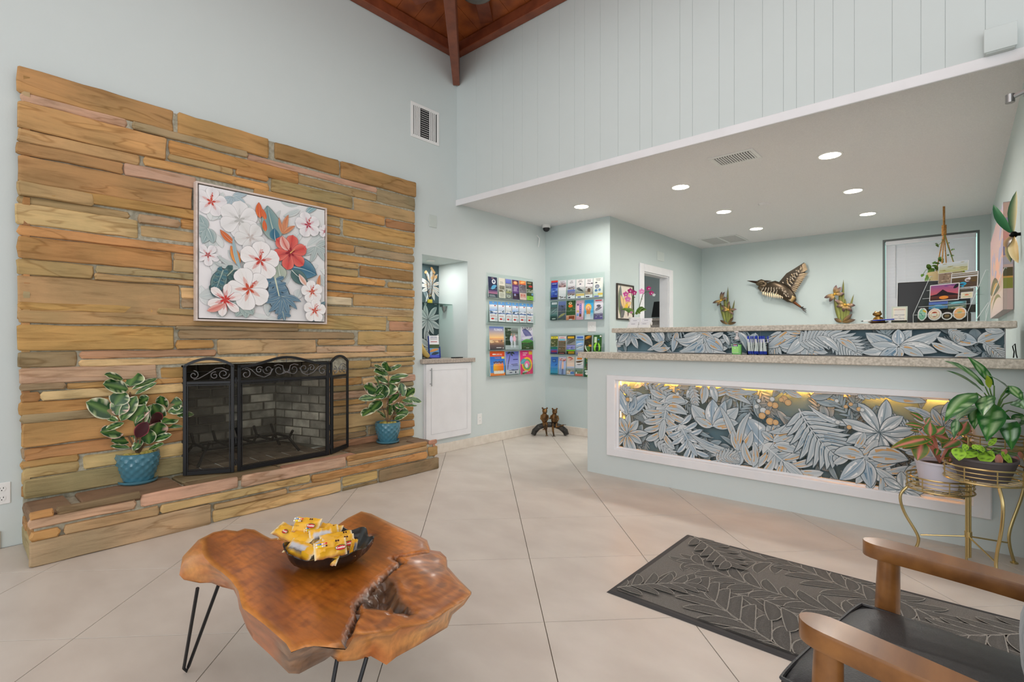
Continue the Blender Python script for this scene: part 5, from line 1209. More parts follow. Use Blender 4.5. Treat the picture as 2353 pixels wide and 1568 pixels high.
C('R', (855, 941, 902, 1114), 'brochure with a yellow title strip and maroon foot, top left of the lower rack', [(80, 90, 50), ('r', .84, .97, (232, 214, 60)), ('t', 'GROVE', .905, .08, (40, 80, 40)), ('n', 14, .4, .8, (60, 70, 36), (180, 170, 130)), ('r', .25, .38, (40, 120, 110)), ('r', 0, .25, (90, 90, 170)), ('b', .1, .9, .08, .18, (170, 50, 90)), ('r', 0, .05, (50, 40, 110))])
C('R', (946, 1038, 900, 1116), 'brochure with red SUNDAY lettering over cyan in the lower rack', [(110, 100, 80), ('r', .72, .98, (206, 150, 150), (230, 226, 226)), ('t', 'SUNDAY', .9, .075, (214, 60, 60)), ('b', .1, .9, .74, .83, (110, 190, 214)), ('n', 18, .1, .7, (70, 80, 40), (210, 130, 120)), ('r', 0, .1, (60, 50, 46)), ('x', .02, .08, 1, (226, 120, 110), .1, .9)])
C('R', (1046, 1152, 896, 1120), 'dark brochure with a gold title and lime strip in the lower rack', [(52, 56, 46), ('b', .1, .85, .84, .95, (222, 176, 40)), ('r', .5, .82, (150, 152, 150), (90, 94, 90)), ('l', 0, .55, 1, .75, .3, .1, (60, 64, 56), (110, 112, 100)), ('r', .24, .48, (120, 120, 190), (150, 150, 210)), ('n', 6, .26, .46, (80, 80, 110), (180, 180, 220)), ('r', .17, .23, (110, 204, 50)), ('b', .2, .9, .02, .15, (200, 150, 40))])
C('R', (1158, 1252, 896, 1122), 'pale blue brochure with white boats in the lower rack', [(170, 196, 220), ('b', .1, .9, .84, .95, (70, 110, 190)), ('b', .0, 1, .74, .8, (90, 120, 130)), ('r', .3, .7, (180, 190, 206), (110, 170, 226)), ('l', 0, .5, 1, .6, .12, .1, (230, 234, 240)), ('l', 0, .36, 1, .5, .14, -.1, (130, 140, 150)), ('l', .1, .3, 1, .4, .1, .1, (226, 230, 236)), ('r', 0, .22, (180, 182, 196), (150, 150, 160)), ('b', .1, .6, 0, .08, (110, 110, 190))])
C('R', (1258, 1350, 892, 1120), 'black and orange brochure with a white bird in the lower rack', [(50, 44, 26), ('l', .05, .86, .95, .95, .14, .1, (236, 166, 30)), ('l', .05, .78, .9, .88, .1, .1, (226, 150, 30)), ('n', 10, .4, .72, (30, 30, 20), (120, 110, 40)), ('e', .5, .28, .3, .16, (80, 120, 50)), ('l', .15, .5, .5, .15, .14, -.3, (234, 232, 226)), ('l', .45, .15, .8, .05, .08, .1, (226, 200, 150)), ('b', .6, .95, .4, .5, (232, 160, 30))])
C('R', (1364, 1470, 890, 1120), 'green brochure with a lime disc and dark figure in the lower rack', [(44, 92, 40), ('e', .46, .36, .38, .26, (150, 226, 60)), ('e', .48, .34, .16, .2, (40, 60, 40)), ('l', .45, .5, .75, .82, .12, .1, (40, 60, 40)), ('e', .5, .56, .07, .045, (40, 60, 40)), ('e', .62, .76, .1, .04, (60, 130, 170)), ('b', .12, .42, .6, .9, (206, 222, 190)), ('b', .75, .95, .9, .97, (230, 230, 226)), ('b', .28, .4, .1, .34, (40, 60, 40)), ('b', .55, .66, .1, .34, (40, 60, 40))])
C('R', (854, 944, 1152, 1362), 'blue to cyan diving brochure, bottom left of the lower rack', [(50, 110, 190), ('r', 0, .5, (60, 160, 180), (60, 130, 206)), ('r', .5, 1, (60, 130, 206), (60, 110, 190)), ('b', .25, .7, .7, .86, (40, 80, 150)), ('e', .45, .78, .18, .04, (110, 160, 190)), ('l', .6, .5, .95, .6, .1, .1, (40, 80, 130)), ('r', .04, .07, (40, 60, 70))])
C('R', (950, 1038, 1150, 1364), 'fishing brochure with a standing man, red and white, in the lower rack', [(170, 190, 226), ('r', .78, .96, (200, 50, 50), (230, 226, 230)), ('n', 8, .76, .92, (60, 30, 40), (240, 236, 236)), ('r', 0, .3, (150, 170, 210)), ('b', .42, .7, .3, .7, (232, 190, 170)), ('e', .56, .76, .1, .05, (220, 170, 140)), ('b', .44, .56, .02, .32, (90, 100, 140)), ('b', .58, .68, .02, .32, (100, 110, 150)), ('l', .2, .05, .35, .8, .1, 0, (120, 140, 190))])
C('R', (1046, 1140, 1148, 1372), 'beige brochure with curled red lettering in the lower rack', [(228, 208, 190), ('l', .1, .92, .85, .84, .12, .3, (206, 80, 60)), ('l', .3, .82, .8, .9, .08, -.2, (200, 70, 60)), ('r', .5, .74, (226, 200, 180), (230, 214, 200)), ('r', .24, .46, (150, 150, 120), (170, 190, 226)), ('n', 9, .06, .4, (80, 70, 50), (226, 160, 120)), ('b', .5, 1, .02, .2, (90, 130, 190)), ('r', 0, .06, (200, 206, 216))])
C('R', (1150, 1245, 1146, 1382), 'white brochure with an orange word over a lagoon in the lower rack', [(226, 226, 222), ('b', .2, .85, .84, .93, (240, 140, 40)), ('l', .0, .72, 1, .78, .2, -.1, (60, 50, 40), (120, 90, 50)), ('l', .1, .6, .9, .64, .08, -.2, (40, 50, 60)), ('r', .4, .56, (200, 206, 214)), ('r', .12, .4, (96, 120, 70), (130, 150, 150)), ('n', 8, .14, .36, (60, 80, 40), (160, 170, 110)), ('r', 0, .11, (236, 120, 100)), ('b', .08, .22, .11, .2, (240, 236, 236))])
C('R', (1256, 1350, 1144, 1392), 'green brochure with yellow letters, cut off by the counter edge', [(44, 96, 64), ('t', 'WILD', .88, .1, (230, 200, 70)), ('t', 'LIFE', .76, .1, (230, 200, 70)), ('e', .45, .58, .24, .07, (90, 60, 50)), ('r', .36, .5, (130, 150, 90), (70, 100, 60)), ('e', .5, .42, .24, .07, (70, 50, 40)), ('e', .35, .16, .2, .07, (232, 232, 226)), ('b', .1, .8, .24, .32, (220, 226, 220)), ('l', .4, .0, .9, .12, .2, .1, (150, 210, 60))])
# ================================================================== bronze frogs on a log
bz = noisy('bronze_patina', (132, 96, 56), (58, 46, 34), 16, .34, metal=.8, detail=5, lo=.4, hi=.62)
lg = noisy('dark_log_patina', (72, 70, 66), (48, 46, 42), 24, .5, metal=.4, bump=.6, bscale=40)
cF = onz(1264, 1002); tF = thing('frog_sculpture', 'bronze sculpture of two frogs sitting side by side on an arched log', 'sculpture', (cF.x, cF.y, 0))
vdir = Vector((CT, ST, 0)); fF = Fr((cF.x, cF.y, 0), vdir, (0, 0, 1)); kf = 1.0*(cF.dot(Vector((-ST, CT, 0))))/FPX/4.706
def fq(x, y, n=0): return fF.pt((x-1612)*kf, max(0, (572-y)*kf), n)
mb = MB(); mb.tube([fq(1430, 560), fq(1445, 520), fq(1490, 475), fq(1560, 452), fq(1640, 450), fq(1720, 475), fq(1775, 520), fq(1790, 560)], [.030, .034, .034, .032, .032, .034, .036, .030], 12)
mb.ball(fq(1640, 447, .02), .012, 8, 6); mb.ball(fq(1500, 462, .026), .013, 8, 6); mb.ball(fq(1760, 515, .028), .015, 8, 6)
mb.v = [(p[0], p[1], max(.001, p[2])) for p in mb.v]; mb.build('log', lg, tF, smooth=True, ang=60)
def frog(hx, hy, bx_, by_, l1, l2, arms):
    mb = MB(); n0 = .012
    mb.ball(fq(hx, hy, n0+.010), 1, 14, 10, sc=(.033, .030, .026)); mb.ball(fq(hx, hy+14, n0+.020), 1, 12, 8, sc=(.034, .026, .016))
    for s_ in (-24, 24): mb.ball(fq(hx+s_, hy-26, n0+.012), .012, 8, 6)
    mb.tube([fq(hx, hy+22, n0+.006), fq(bx_, by_-30, n0+.004), fq(bx_, by_, n0+.010), fq(bx_, by_+32, n0+.008), fq(bx_, by_+60, n0)], [.018, .034, .038, .037, .02], 12)
    for leg in (l1, l2):
        pts = [fq(*p) for p in leg]; k = len(pts); mb.tube(pts, [.019-.010*i/(k-1) for i in range(k)], 8); e = pts[-1]
        d_ = (pts[-1]-pts[-2]).normalized()
        for a in (-.5, 0, .5): mb.tube([e, e+fF.n*.010+fF.u*a*.02+d_*.010, e+fF.n*.020+fF.u*a*.034+d_*.012], [.005, .004, .005], 6)
    for arm in arms:
        pts = [fq(*p) for p in arm]; mb.tube(pts, [.012]+[.009]*(len(pts)-1), 8); mb.ball(pts[-1], .008, 6, 5)
    o_ = mb.build('frog', bz, tF, smooth=True, ang=80)
    md = o_.modifiers.new('skin', 'REMESH'); md.mode = 'VOXEL'; md.voxel_size = .0032; md.use_smooth_shade = True
    sm = o_.modifiers.new('soft', 'SMOOTH'); sm.iterations = 4
    return o_
frog(1553, 296, 1550, 372, ((1540, 430, .02), (1545, 455, .05), (1552, 480, .05), (1545, 490, .045)), ((1570, 430, .02), (1570, 455, .055), (1566, 500, .055), (1572, 552, .05)), (((1520, 345, .012), (1508, 385, .02), (1545, 405, .04)), ((1582, 345, .012), (1594, 380, .02), (1575, 400, .04))))
frog(1660, 302, 1655, 378, ((1640, 430, .02), (1638, 460, .055), (1640, 510, .055), (1648, 556, .05)), ((1680, 430, .02), (1672, 470, .05), (1715, 462, .04), (1755, 450, .03)), (((1625, 352, .012), (1606, 385, .02), (1640, 372, .042)), ((1690, 350, .012), (1702, 390, .018), (1682, 420, .03))))
# ================================================================== reception counter
YC = 3.81; XL = -2.466; ZL = 1.0; ZT = 1.052
YF = 3.778; YA = 3.885
io = [ony(1393, 862, YF), ony(1389, 1046, YF), ony(2280, 1196, YF), ony(1420, 877, YF), ony(1420, 1022, YA), ony(2251, 1160, YF)]
fx0, fx1 = io[0].x, io[2].x; fz0, fz1 = (io[1].z+io[2].z)/2, io[0].z
ix0, ix1 = fx0+.105, fx1-.105; iz0, iz1 = fz0+.082, fz1-.05
cn = thing('reception_counter', 'sage reception counter front with a white-framed recessed leaf panel', 'counter', ((XL+X6)/2, 3.9, 0))
cb_ = MB(); holed(cb_, XL, X6-.003, 0, ZL, [(ix0-.03, ix1+.03, iz0-.03, iz1+.03)], lambda a, b, c, d: cb_.box(a, b, YC, YC+.085, c, d))
cb_.box(XL, X6-.003, YC+.085, YC+.15, 0, ZL); cb_.box(XL, XL+.1, YC+.15, 4.6, 0, ZL); cb_.build('counter_body', 'sage', cn)
# mitred frame with a bevelled inner edge
prof = [(0, YC), (0, YF+.006), (.006, YF), (.075, YF), (.082, YF+.004), (.090, YF+.022)]
def ringat(d, y):
    k = d/.105; return [(fx0+d, y, fz0+d*.82/1.05*1.0), (fx1-d, y, fz0+d*.82/1.05), (fx1-d, y, fz1-d*.5/1.05), (fx0+d, y, fz1-d*.5/1.05)]
rg = [ringat(*p) for p in prof]+[[(ix0, YF+.024, iz0), (ix1, YF+.024, iz0), (ix1, YF+.024, iz1), (ix0, YF+.024, iz1)], [(ix0, YF+.045, iz0), (ix1, YF+.045, iz0), (ix1, YF+.045, iz1), (ix0, YF+.045, iz1)]]
mb = MB()
for a, b in zip(rg[:-1], rg[1:]):
    for k in range(4):
        m_ = (k+1) % 4; mb.add([a[k], a[m_], b[m_], b[k]], [(0, 1, 2, 3)])
mb.build('frame_molding', 'white', cn)
led = mat('warm_led_strip', (255, 200, 110), .5, emit=(255, 160, 66), es=120)
for q in ((ix0-.02, ix1+.02, YA-.022, YA-.016, iz1+.010, iz1+.014), (ix0-.016, ix0-.012, YA-.022, YA-.016, iz0+.1, iz1), (ix1+.012, ix1+.016, YA-.022, YA-.016, iz0+.1, iz1)):
    MB().box(*q).build('led_strip', led, cn)
CE, CM, CO, PEA, TB = (212, 214, 213), (146, 164, 174), (72, 90, 98), (206, 162, 108), (102, 132, 144)
CB = (118, 148, 170)
def JK(k, x, y, Y):
    o = {'J': (1340, 740, 3.92), 'K': (1850, 800, 2.704), 'L': (1380, 560, 4.525), 'M': (1850, 450, 3.646)}[k]
    p = ony(o[0]+x/o[2], o[1]+y/o[2], Y); return (p.x, p.z)
def mural(ar, Y, x0, z0, items, fill, seed, sc):
    R.seed(seed)
    def P(k, x, y): q = JK(k, x, y, Y); return (q[0]-x0, q[1]-z0)
    for _ in range(fill):
        x, y = R.uniform(-2.3, .3)-x0, R.uniform(0, .6); a = R.uniform(0, 6.28); l = R.uniform(.1, .2)
        if R.random() < .25: ar.frond((x, y), (x+l*1.4*math.cos(a), y+l*1.4*math.sin(a)), .1, .09, 9, .014, lerp(CE, TB, .3), lerp(CM, TB, .35), CO, TB, ang=.8)
        else: ar.leaf((x, y), (x+l*math.cos(a), y+l*math.sin(a)), R.uniform(.03, .06), R.uniform(-.15, .15), lerp(CE, TB, R.uniform(.1,.4)), lerp(CM, TB, .4), CO, .07, (150, 168, 176))
    for it in items:
        k = it[0]; pk = PEA if it[-1] == 'p' else ((232, 234, 234) if R.random() < .45 else (104, 134, 156) if R.random() < .5 else PEA)
        if k == 'R': c = P(*it[1:4]); ar.rosette(c[0], c[1], it[4]*sc, it[5], it[6], it[7], CE, CM, CO, (100, 118, 126), pk, spread=it[8] if len(it) > 9 else 2*PI, jit=.1)
        elif k == 'L': ar.leaf(P(*it[1:4]), P(*it[4:7]), it[7]*sc, it[8], it[9] if len(it) > 10 else CE, CB if it[-1] == 'b' else CM, CO, .05, (210, 216, 220), streak=pk)
        elif k == 'M': ar.monstera(P(*it[1:4]), P(*it[4:7]), it[7]*sc, CE, CB if it[-1] == 'b' else CM, CO, (206, 212, 214), 6, streak=pk, wd=it[7]*sc*.34)
        elif k == 'F': ar.frond(P(*it[1:4]), P(*it[4:7]), it[7], it[8]*sc, it[9], it[10]*sc, CE, CM, CO, (200, 206, 210), ang=it[11], streak=pk)
        elif k == 'E':
            for (x, y, r) in it[2]:
                c = P(it[1], x, y); col = PEA if it[-1] == 'p' else (198, 204, 206)
                ar.ell(c[0], c[1], r*sc*1.14, r*sc*1.14, CO, n=12); ar.ell(c[0], c[1], r*sc, r*sc, col, lerp(col, (240, 230, 210), .3), n=12)
MUR = [('L','J',1400,560,'J',1080,640,60,.2,'p'),('L','J',480,640,'J',330,545,50,.2,'p'),('F','J',560,560,'J',860,700,.2,90,9,22,.9,'p'),('F','J',380,560,'J',500,700,.1,80,8,18,.8,'p'),
 ('L','J',1180,560,'J',1230,720,60,.0,'w'),('L','J',1120,560,'J',1100,735,70,.1,'w'),('L','J',1000,590,'J',960,680,50,.1,'w'),('L','J',1290,600,'J',1560,660,44,.1,'p'),('L','J',1300,640,'J',1540,740,44,.15,'p'),('L','J',1320,620,'J',1600,620,40,-.1,'p'),
 ('L','J',440,840,'J',325,570,110,.05,'b'),('L','J',440,840,'J',640,645,110,.1,'b'),('L','J',440,800,'J',500,660,80,-.1,'b'),
 ('F','J',600,900,'J',720,650,.1,110,9,26,1.0,'w'),('F','J',660,1060,'J',860,1200,.1,90,8,22,.9,'w'),('F','J',1000,560,'J',1040,760,.1,70,8,20,.9,'w'),
 ('M','J',800,670,'J',730,1060,250,'p'),('L','J',770,720,'J',960,720,90,.3,'p'),('L','J',770,780,'J',970,830,80,.3,'p'),
 ('M','J',900,910,'J',1060,1200,190,'b'),
 ('R','J',435,1000,195,10,.36,.2,'p'),
 ('L','J',1200,930,'J',1010,735,120,.12,'w'),('L','J',1200,930,'J',1200,690,120,0,'b'),('L','J',1200,930,'J',1430,760,110,-.1,'w'),('L','J',1200,930,'J',1040,850,70,.1,'w'),('L','J',1200,930,'J',1310,700,80,-.1,'b'),('L','J',1200,930,'J',1430,900,90,.1,'w'),
 ('L','J',1660,1100,'J',1490,840,200,.14,'b'),
 ('M','J',1640,1080,'J',2020,1400,250,'p'),('R','J',1760,1060,130,6,.5,.3,2.6,0,'p'),('L','J',1740,1070,'J',1925,1010,60,.2,'p'),('L','J',1740,1100,'J',1985,1170,70,.2,'p'),
 ('L','J',1440,1170,'J',980,980,50,.16,'w'),('L','J',1440,1170,'J',1060,1070,44,.2,'p'),('L','J',1440,1160,'J',1075,1240,44,.24,'p'),('L','J',1430,1150,'J',1260,740,50,-.08,'w'),('L','J',1440,1150,'J',1540,800,50,.2,'w'),('L','J',1440,1150,'J',1550,960,60,-.2,'p'),('L','J',1440,1160,'J',1380,960,44,.2,'p'),('L','J',1440,1170,'J',1180,1180,36,.1,'w'),
 ('L','J',1400,1290,'J',1480,1150,90,.2,'b'),('L','J',1560,1280,'J',1480,1060,60,.2,'p'),('L','J',1560,1290,'J',1560,1060,50,-.2,'p'),('F','J',1230,1240,'J',1420,1210,.2,100,9,22,.9,'w'),
 ('F','J',2000,560,'J',1780,600,.1,60,8,18,.9,'p'),
 ('L','J',2010,800,'J',1690,980,60,.3,'w'),('L','J',2020,810,'J',1800,985,50,.1,'w'),('L','J',2020,830,'J',1880,1010,46,.05,'w'),('L','K',0,380,'K',330,470,40,-.15,'w'),('L','K',0,400,'K',320,560,34,-.3,'w'),
 ('F','K',-20,370,'K',210,660,-.12,230,11,40,1.15,'w'),
 ('L','K',0,300,'K',-120,240,40,.1,'p'),('L','K',40,350,'K',400,460,34,-.3,'w'),
 ('F','K',330,300,'K',560,280,.1,60,9,18,.8,'p'),('L','K',520,300,'K',760,330,60,.1,'p'),('L','K',620,360,'K',860,480,40,.2,'w'),('F','K',760,560,'K',520,440,.1,120,10,26,.9,'w'),
 ('R','K',472,512,205,9,.34,.1,'w'),
 ('L','K',430,650,'K',330,570,60,.1,'p'),('M','K',300,620,'K',600,840,210,'p'),('L','K',400,660,'K',650,680,110,.2,'p'),('L','K',390,680,'K',420,850,90,.0,'b'),('L','K',380,660,'K',195,640,90,-.2,'w'),('L','K',380,670,'K',230,800,90,.1,'b'),
 ('L','K',720,700,'K',610,780,70,.2,'w'),('R','K',620,860,120,8,.4,.2,'w'),('R','K',860,480,150,9,.3,0,'w'),('R','K',1000,700,190,9,.36,.4,'p'),('M','K',760,560,'K',900,860,170,'b'),('R','K',1040,420,160,9,.3,.2,'p'),
 ('E','J',((1660,785,22),(1740,685,16),(1600,750,16),(1620,700,14),(900,640,14),(480,690,20),(1545,850,10)),'w'),
 ('E','J',((1650,832,24),(1700,800,18),(1845,685,24),(1880,715,22),(1720,880,26),(1770,890,20),(1765,740,22),(1820,690,16),(455,690,18),(1720,730,18)),'p'),('E','K',((270,355,12),(300,340,12),(350,370,14),(290,480,14)),'p'),('E','K',((220,450,14),(215,320,12),(370,375,12)),'w')]
seams = [ix0-.03, ony(1750, 900, YA).x, ix1+.03]
for a, b in zip(seams[:-1], seams[1:]):
    MB().box(a+.0008, b-.0008, YA, YA+.009, iz0-.028, iz1+.028).build('mural_panel', 'white', cn)
    ar = Art(FY(YA, a+.001, iz0-.027), b-a-.002, iz1-iz0+.054, TB); mural(ar, YA, a+.001, iz0-.027, MUR, 210, 11, .92/1000*1.02)
    ar.build('mural_print', 'printm', cn)
# lower top
tag(MB().cbox(XL-.065, X6-.002, 3.748, 4.0, ZL+.001, ZT, .004).build('lower_countertop', 'laminate'), 'long speckled beige lower countertop in front of the leaf riser', 'countertop')
YR = 3.955; r0, r1 = ony(1419, 800, YR).x, ony(2310, 800, YR).x
rs = thing('counter_riser', 'low wall between the two countertops, faced with pale blue leaf panels', 'riser', ((r0+r1)/2, 4.0, ZT))
MB().box(r0, r1, YR+.009, YR+.10, ZT+.001, 1.221).build('riser_core', 'sage', rs)
RI = [('L','L',830,910,'L',780,1130,70,0,'b'),('F','L',200,1080,'L',330,960,.1,80,8,20,.8,'p'),('L','L',600,920,'L',680,1030,120,.1,'b'),('L','L',560,930,'L',630,1010,40,.1,'w'),('R','L',340,920,190,9,.34,.3,'w'),('L','L',400,940,'L',580,1070,80,.2,'w'),('L','L',700,1010,'L',520,1110,50,.1,'p'),('L','L',760,1080,'L',560,1080,50,.2,'p'),
 ('M','L',1060,900,'L',1200,1160,240,'w'),('L','L',1100,960,'L',830,1010,90,.3,'w'),('L','L',1100,980,'L',850,1120,90,.3,'w'),('L','L',1090,930,'L',800,990,60,.3,'w'),('L','L',1130,1000,'L',1300,1120,110,.2,'b'),('L','L',1100,1040,'L',1010,1150,90,.2,'b'),('L','L',1000,900,'L',1220,1000,50,.2,'w'),
 ('L','L',1300,940,'L',1370,1060,40,.1,'w'),('L','L',1460,920,'L',1560,1130,70,.2,'b'),('L','L',1640,930,'L',1560,1060,90,.2,'b'),('F','L',1900,900,'L',1760,1150,.1,140,9,30,.9,'w'),('L','L',1990,900,'L',1740,1080,90,.2,'p'),
 ('M','L',2150,920,'L',2140,1190,230,'p'),('L','L',2130,960,'L',1880,1060,90,.3,'w'),('L','L',2150,960,'L',1960,1140,100,.2,'w'),('L','L',2160,950,'L',2330,1110,90,-.1,'b'),('L','L',2140,940,'L',2230,1140,80,0,'p'),
 ('F','M',-40,1240,'M',260,1180,.1,150,11,28,1.1,'w'),('F','M',160,1140,'M',440,1330,.1,160,11,30,1.0,'w'),('L','M',120,1180,'M',300,1310,60,.2,'w'),('L','M',280,1200,'M',450,1310,60,.2,'w'),
 ('L','M',780,1270,'M',520,1150,110,.1,'w'),('L','M',780,1270,'M',480,1310,70,.1,'w'),('L','M',790,1260,'M',560,1240,70,.1,'w'),('L','M',790,1260,'M',900,1130,90,.1,'w'),('L','M',800,1260,'M',1140,1140,100,-.12,'w'),('L','M',800,1265,'M',1110,1310,90,.1,'w'),('L','M',800,1270,'M',1000,1350,70,.1,'w'),('L','M',790,1270,'M',800,1370,60,0,'p'),('L','M',780,1270,'M',620,1370,80,.1,'b'),('L','M',790,1250,'M',790,1120,80,0,'b'),
 ('L','M',1100,1180,'M',1420,1320,50,-.1,'w'),('L','M',1060,1230,'M',1300,1320,50,-.1,'p'),('L','M',1440,1230,'M',1200,1150,90,.1,'b'),('L','M',1440,1230,'M',1670,1150,80,.1,'p'),('F','M',1480,1230,'M',1640,1360,.1,90,8,22,.7,'w'),('L','M',1500,1110,'M',1660,1140,50,-.1,'w'),('L','M',1250,1350,'M',1450,1330,40,.1,'p'),('F','M',1200,1120,'M',1290,1200,.1,70,8,18,.8,'p')]
sm_ = [r0, ony(1747, 800, YR).x, r1-.004]
for a, b in zip(sm_[:-1], sm_[1:]):
    MB().box(a+.0006, b-.0006, YR, YR+.009, ZT+.006, 1.220).build('riser_panel', 'white', rs)
    ar = Art(FY(YR, a+.001, ZT+.007), b-a-.002, 1.220-ZT-.007, TB); mural(ar, YR, a+.001, ZT+.007, RI, 190, 23, .80/1000)
    ar.build('mural_print', 'printm', rs)
MB().box(r0-.004, r0-.0005, YR-.004, YR+.10, ZT+.001, 1.221).build('edge_trim', 'white', rs)
MB().box(r1-.0035, r1+.002, YR-.004, YR+.10, ZT+.001, 1.221).build('edge_trim', 'white', rs)
MB().box(r0, r1-.0035, YR-.004, YR, ZT+.001, ZT+.0065).build('edge_trim', 'white', rs)
YU = 3.875; ul, ur = ony(1405, 752, YU).x, ony(2338, 740, YU).x
tag(MB().cbox(ul, ur, YU, 4.27, 1.2215, 1.26, .004).build('upper_countertop', 'laminate'), 'long speckled beige upper countertop above the leaf riser', 'countertop')
ZU = 1.2605
tag(MB().cbox(-2.3, X6-.02, 4.02, 4.75, .72, .75, .004).box(-2.3, -2.26, 4.05, 4.72, 0, .72).box(.2, X6-.02, 4.05, 4.72, 0, .72).build('reception_desk', 'laminate'), 'work desk behind the reception counter, hidden by the riser', 'desk')
tag(MB().tube([(.225, 3.97, ZT+.004), (.228, 3.975, 1.09), (.222, 3.98, 1.12), (.232, 3.985, 1.135), (.236, 3.98, 1.08), (.24, 3.97, ZT+.004)], .003, 6).build('looped_cable', 'blackpl', smooth=True), 'short looped black cable at the right end of the riser', 'cable')
# ------------------------------------------------------------------ on the lower top
def at_y(px, Y, z): p = ony(px, 784, Y); return Vector((p.x, Y, z))
c = at_y(1693.5, 3.83, ZT+.0005); t = thing('hand_sanitizer_bottle', 'clear pump bottle of green hand sanitizer on the lower countertop', 'bottle', c)
def slab(mb, pts, seg=16): return mb
mb = MB(); fz = Fr(c, (1, 0, 0), (0, 1, 0)); mb.prism(roundrect(-.032, .032, -.018, .018, .010), fz, 0, .085); 
mb.lathe([(.026, .085), (.020, .096), (.014, .104), (.014, .112)], c, 20); mb.build('bottle', 'acrylic', t, smooth=True)
mb = MB(); mb.prism(roundrect(-.0305, .0305, -.0165, .0165, .009), fz, .002, .072); gel = mat('green_gel', (150, 226, 130), .15, trans=.25, ior=1.35, emit=None); mb.build('gel', gel, t, smooth=True)
mb = MB(); mb.lathe([(.016, .108), (.016, .126), (.007, .13), (.007, .158), (.012, .16), (.012, .168), (0, .17)], c, 16); mb.cbox(c.x-.008, c.x+.008, c.y-.042, c.y, c.z+.158, c.z+.168, .003); mb.build('pump', mat('frosted_pump', (214, 206, 204), .4), t, smooth=True)
ar = Art(Fr(c+Vector((-.03, -.0186, .012)), (1, 0, 0), (0, 0, 1)), .048, .062, (160, 224, 130)); ar.rect(.004, .042, .046, .061, (52, 54, 120)); ar.rect(.012, .034, .056, .0605, (196, 40, 80)); ar.rect(0, .048, 0, .002, (230, 240, 226)); ar.ell(.022, .034, .003, .003, (240, 246, 240)); text_mb('Purell', ar.fr, .023, .0515, .0105, (240, 240, 250), .001, mb=ar.mb, bold=.0004); ar.build('label_print', 'print', t)
c = at_y(1742, 3.83, ZT+.0005); t = thing('pen_cup', 'clear square pen cup on the lower countertop', 'pen holder', c)
mb = MB()
for q in ((-.066, .066, -.030, -.0285, .0, .085), (-.066, .066, .0285, .030, 0, .085), (-.066, -.0645, -.0285, .0285, 0, .085), (.0645, .066, -.0285, .0285, 0, .085), (-.0008, .0008, -.0285, .0285, 0, .085), (-.066, .066, -.030, .030, 0, .002)): mb.box(c.x+q[0], c.x+q[1], c.y+q[2], c.y+q[3], c.z+q[4], c.z+q[5])
mb.build('cup', 'acrylic', t); bl = mat('blue_pen_plastic', (24, 56, 176), .35)
for k in range(20):
    x = c.x-.058+.115*(k % 10)/9+R.uniform(-.002, .002); yy = c.y-.018+(.03 if k > 9 else 0)+R.uniform(-.004, .004); a = Vector((x, yy, c.z+.004)); b = a+Vector((R.uniform(-.014, .014), R.uniform(-.008, .008), .128))
    pn = thing('ballpoint_pen', '%s white and blue pen from the left in the %s row of the clear cup' % (('first second third fourth fifth sixth seventh eighth ninth tenth'.split())[k % 10], 'back' if k > 9 else 'front'), 'pen', a, 'pens in the clear cup')
    MB().tube([a.lerp(b, .17), a.lerp(b, .84)], .0042, 7).build('barrel', 'plastic', pn, smooth=True); MB().tube([a, a.lerp(b, .05), a.lerp(b, .17)], [.002, .0044, .0044], 7).build('tip', bl, pn, smooth=True)
    MB().tube([a.lerp(b, .84), b], .0044, 7).build('cap', bl, pn, smooth=True); q = a.lerp(b, .78)+Vector((.004, -.003, 0)); MB().tube([q-(b-a)*.12, b+Vector((.004, -.003, -.002))], .0014, 5).build('clip', bl, pn)
# ------------------------------------------------------------------ on the upper top
def on_u(px, Y=3.95): return at_y(px, Y, ZU)
t = thing('business_card_holder', 'white two-tier holder with four stacks of white business cards', 'card holder', on_u(1466, 3.93))
cc = on_u(1466, 3.93)
for i, (dx, dy, dz) in enumerate(((-.052, 0, 0), (.052, 0, 0), (-.058, .045, .03), (.046, .045, .03))):
    f2 = Fr((cc.x+dx-.046, cc.y+dy, cc.z+dz+.002), (1, 0, 0), (0, .35, 1)); mb = MB(); mb.cbox(-.004, .096, -.002, .022, -.024, .004, .001); framed(mb, f2).build('tray', 'plastic', t)
    k = thing('business_card_stack', ['white business cards, front left stack', 'white business cards, front right stack', 'white business cards, rear left stack', 'white business cards, rear right stack'][i], 'business cards', f2.o, 'business card stacks in the white holder')
    mb = MB(); mb.cbox(0, .092, .003, .055, -.018, -.001, .0005); framed(mb, f2).build('cards', mat('card_white', (226, 226, 228), .6) if i == 0 else bpy.data.materials['card_white'], k)
    ar = Art(Fr(f2.pt(0, .003, -.001), f2.u, f2.v), .092, .052, (228, 228, 230)); ar.rect(.028, .064, .030, .034, (150, 150, 156)); ar.rect(.012, .082, .041, .0425, (190, 190, 194)); ar.leaf((.032, .012), (.060, .012), .012, -.12, (196, 60, 56), (226, 120, 100)); ar.build('card_print', 'print', k)
ZM['N'] = (1400, 630, 12.06); ZM['Q'] = (1980, 600, 7.353); ZM['W'] = (2020, 500, 7.066); ZM['K'] = (1850, 800, 2.704)
c = on_u(1458, 4.06); t = thing('potted_orchid', 'magenta and pink moth orchid in a small white pot on the upper countertop', 'plant', c); YO = 4.06
def oq(x, y, dy=0): o = ZM['N']; return ony(o[0]+x/o[2], o[1]+y/o[2], YO+dy)
MB().lathe([(0, 0), (.034, 0), (.048, .085), (.052, .096), (.046, .096), (.042, .085), (0, .08)], c, 24).build('pot', 'plastic', t, smooth=True)
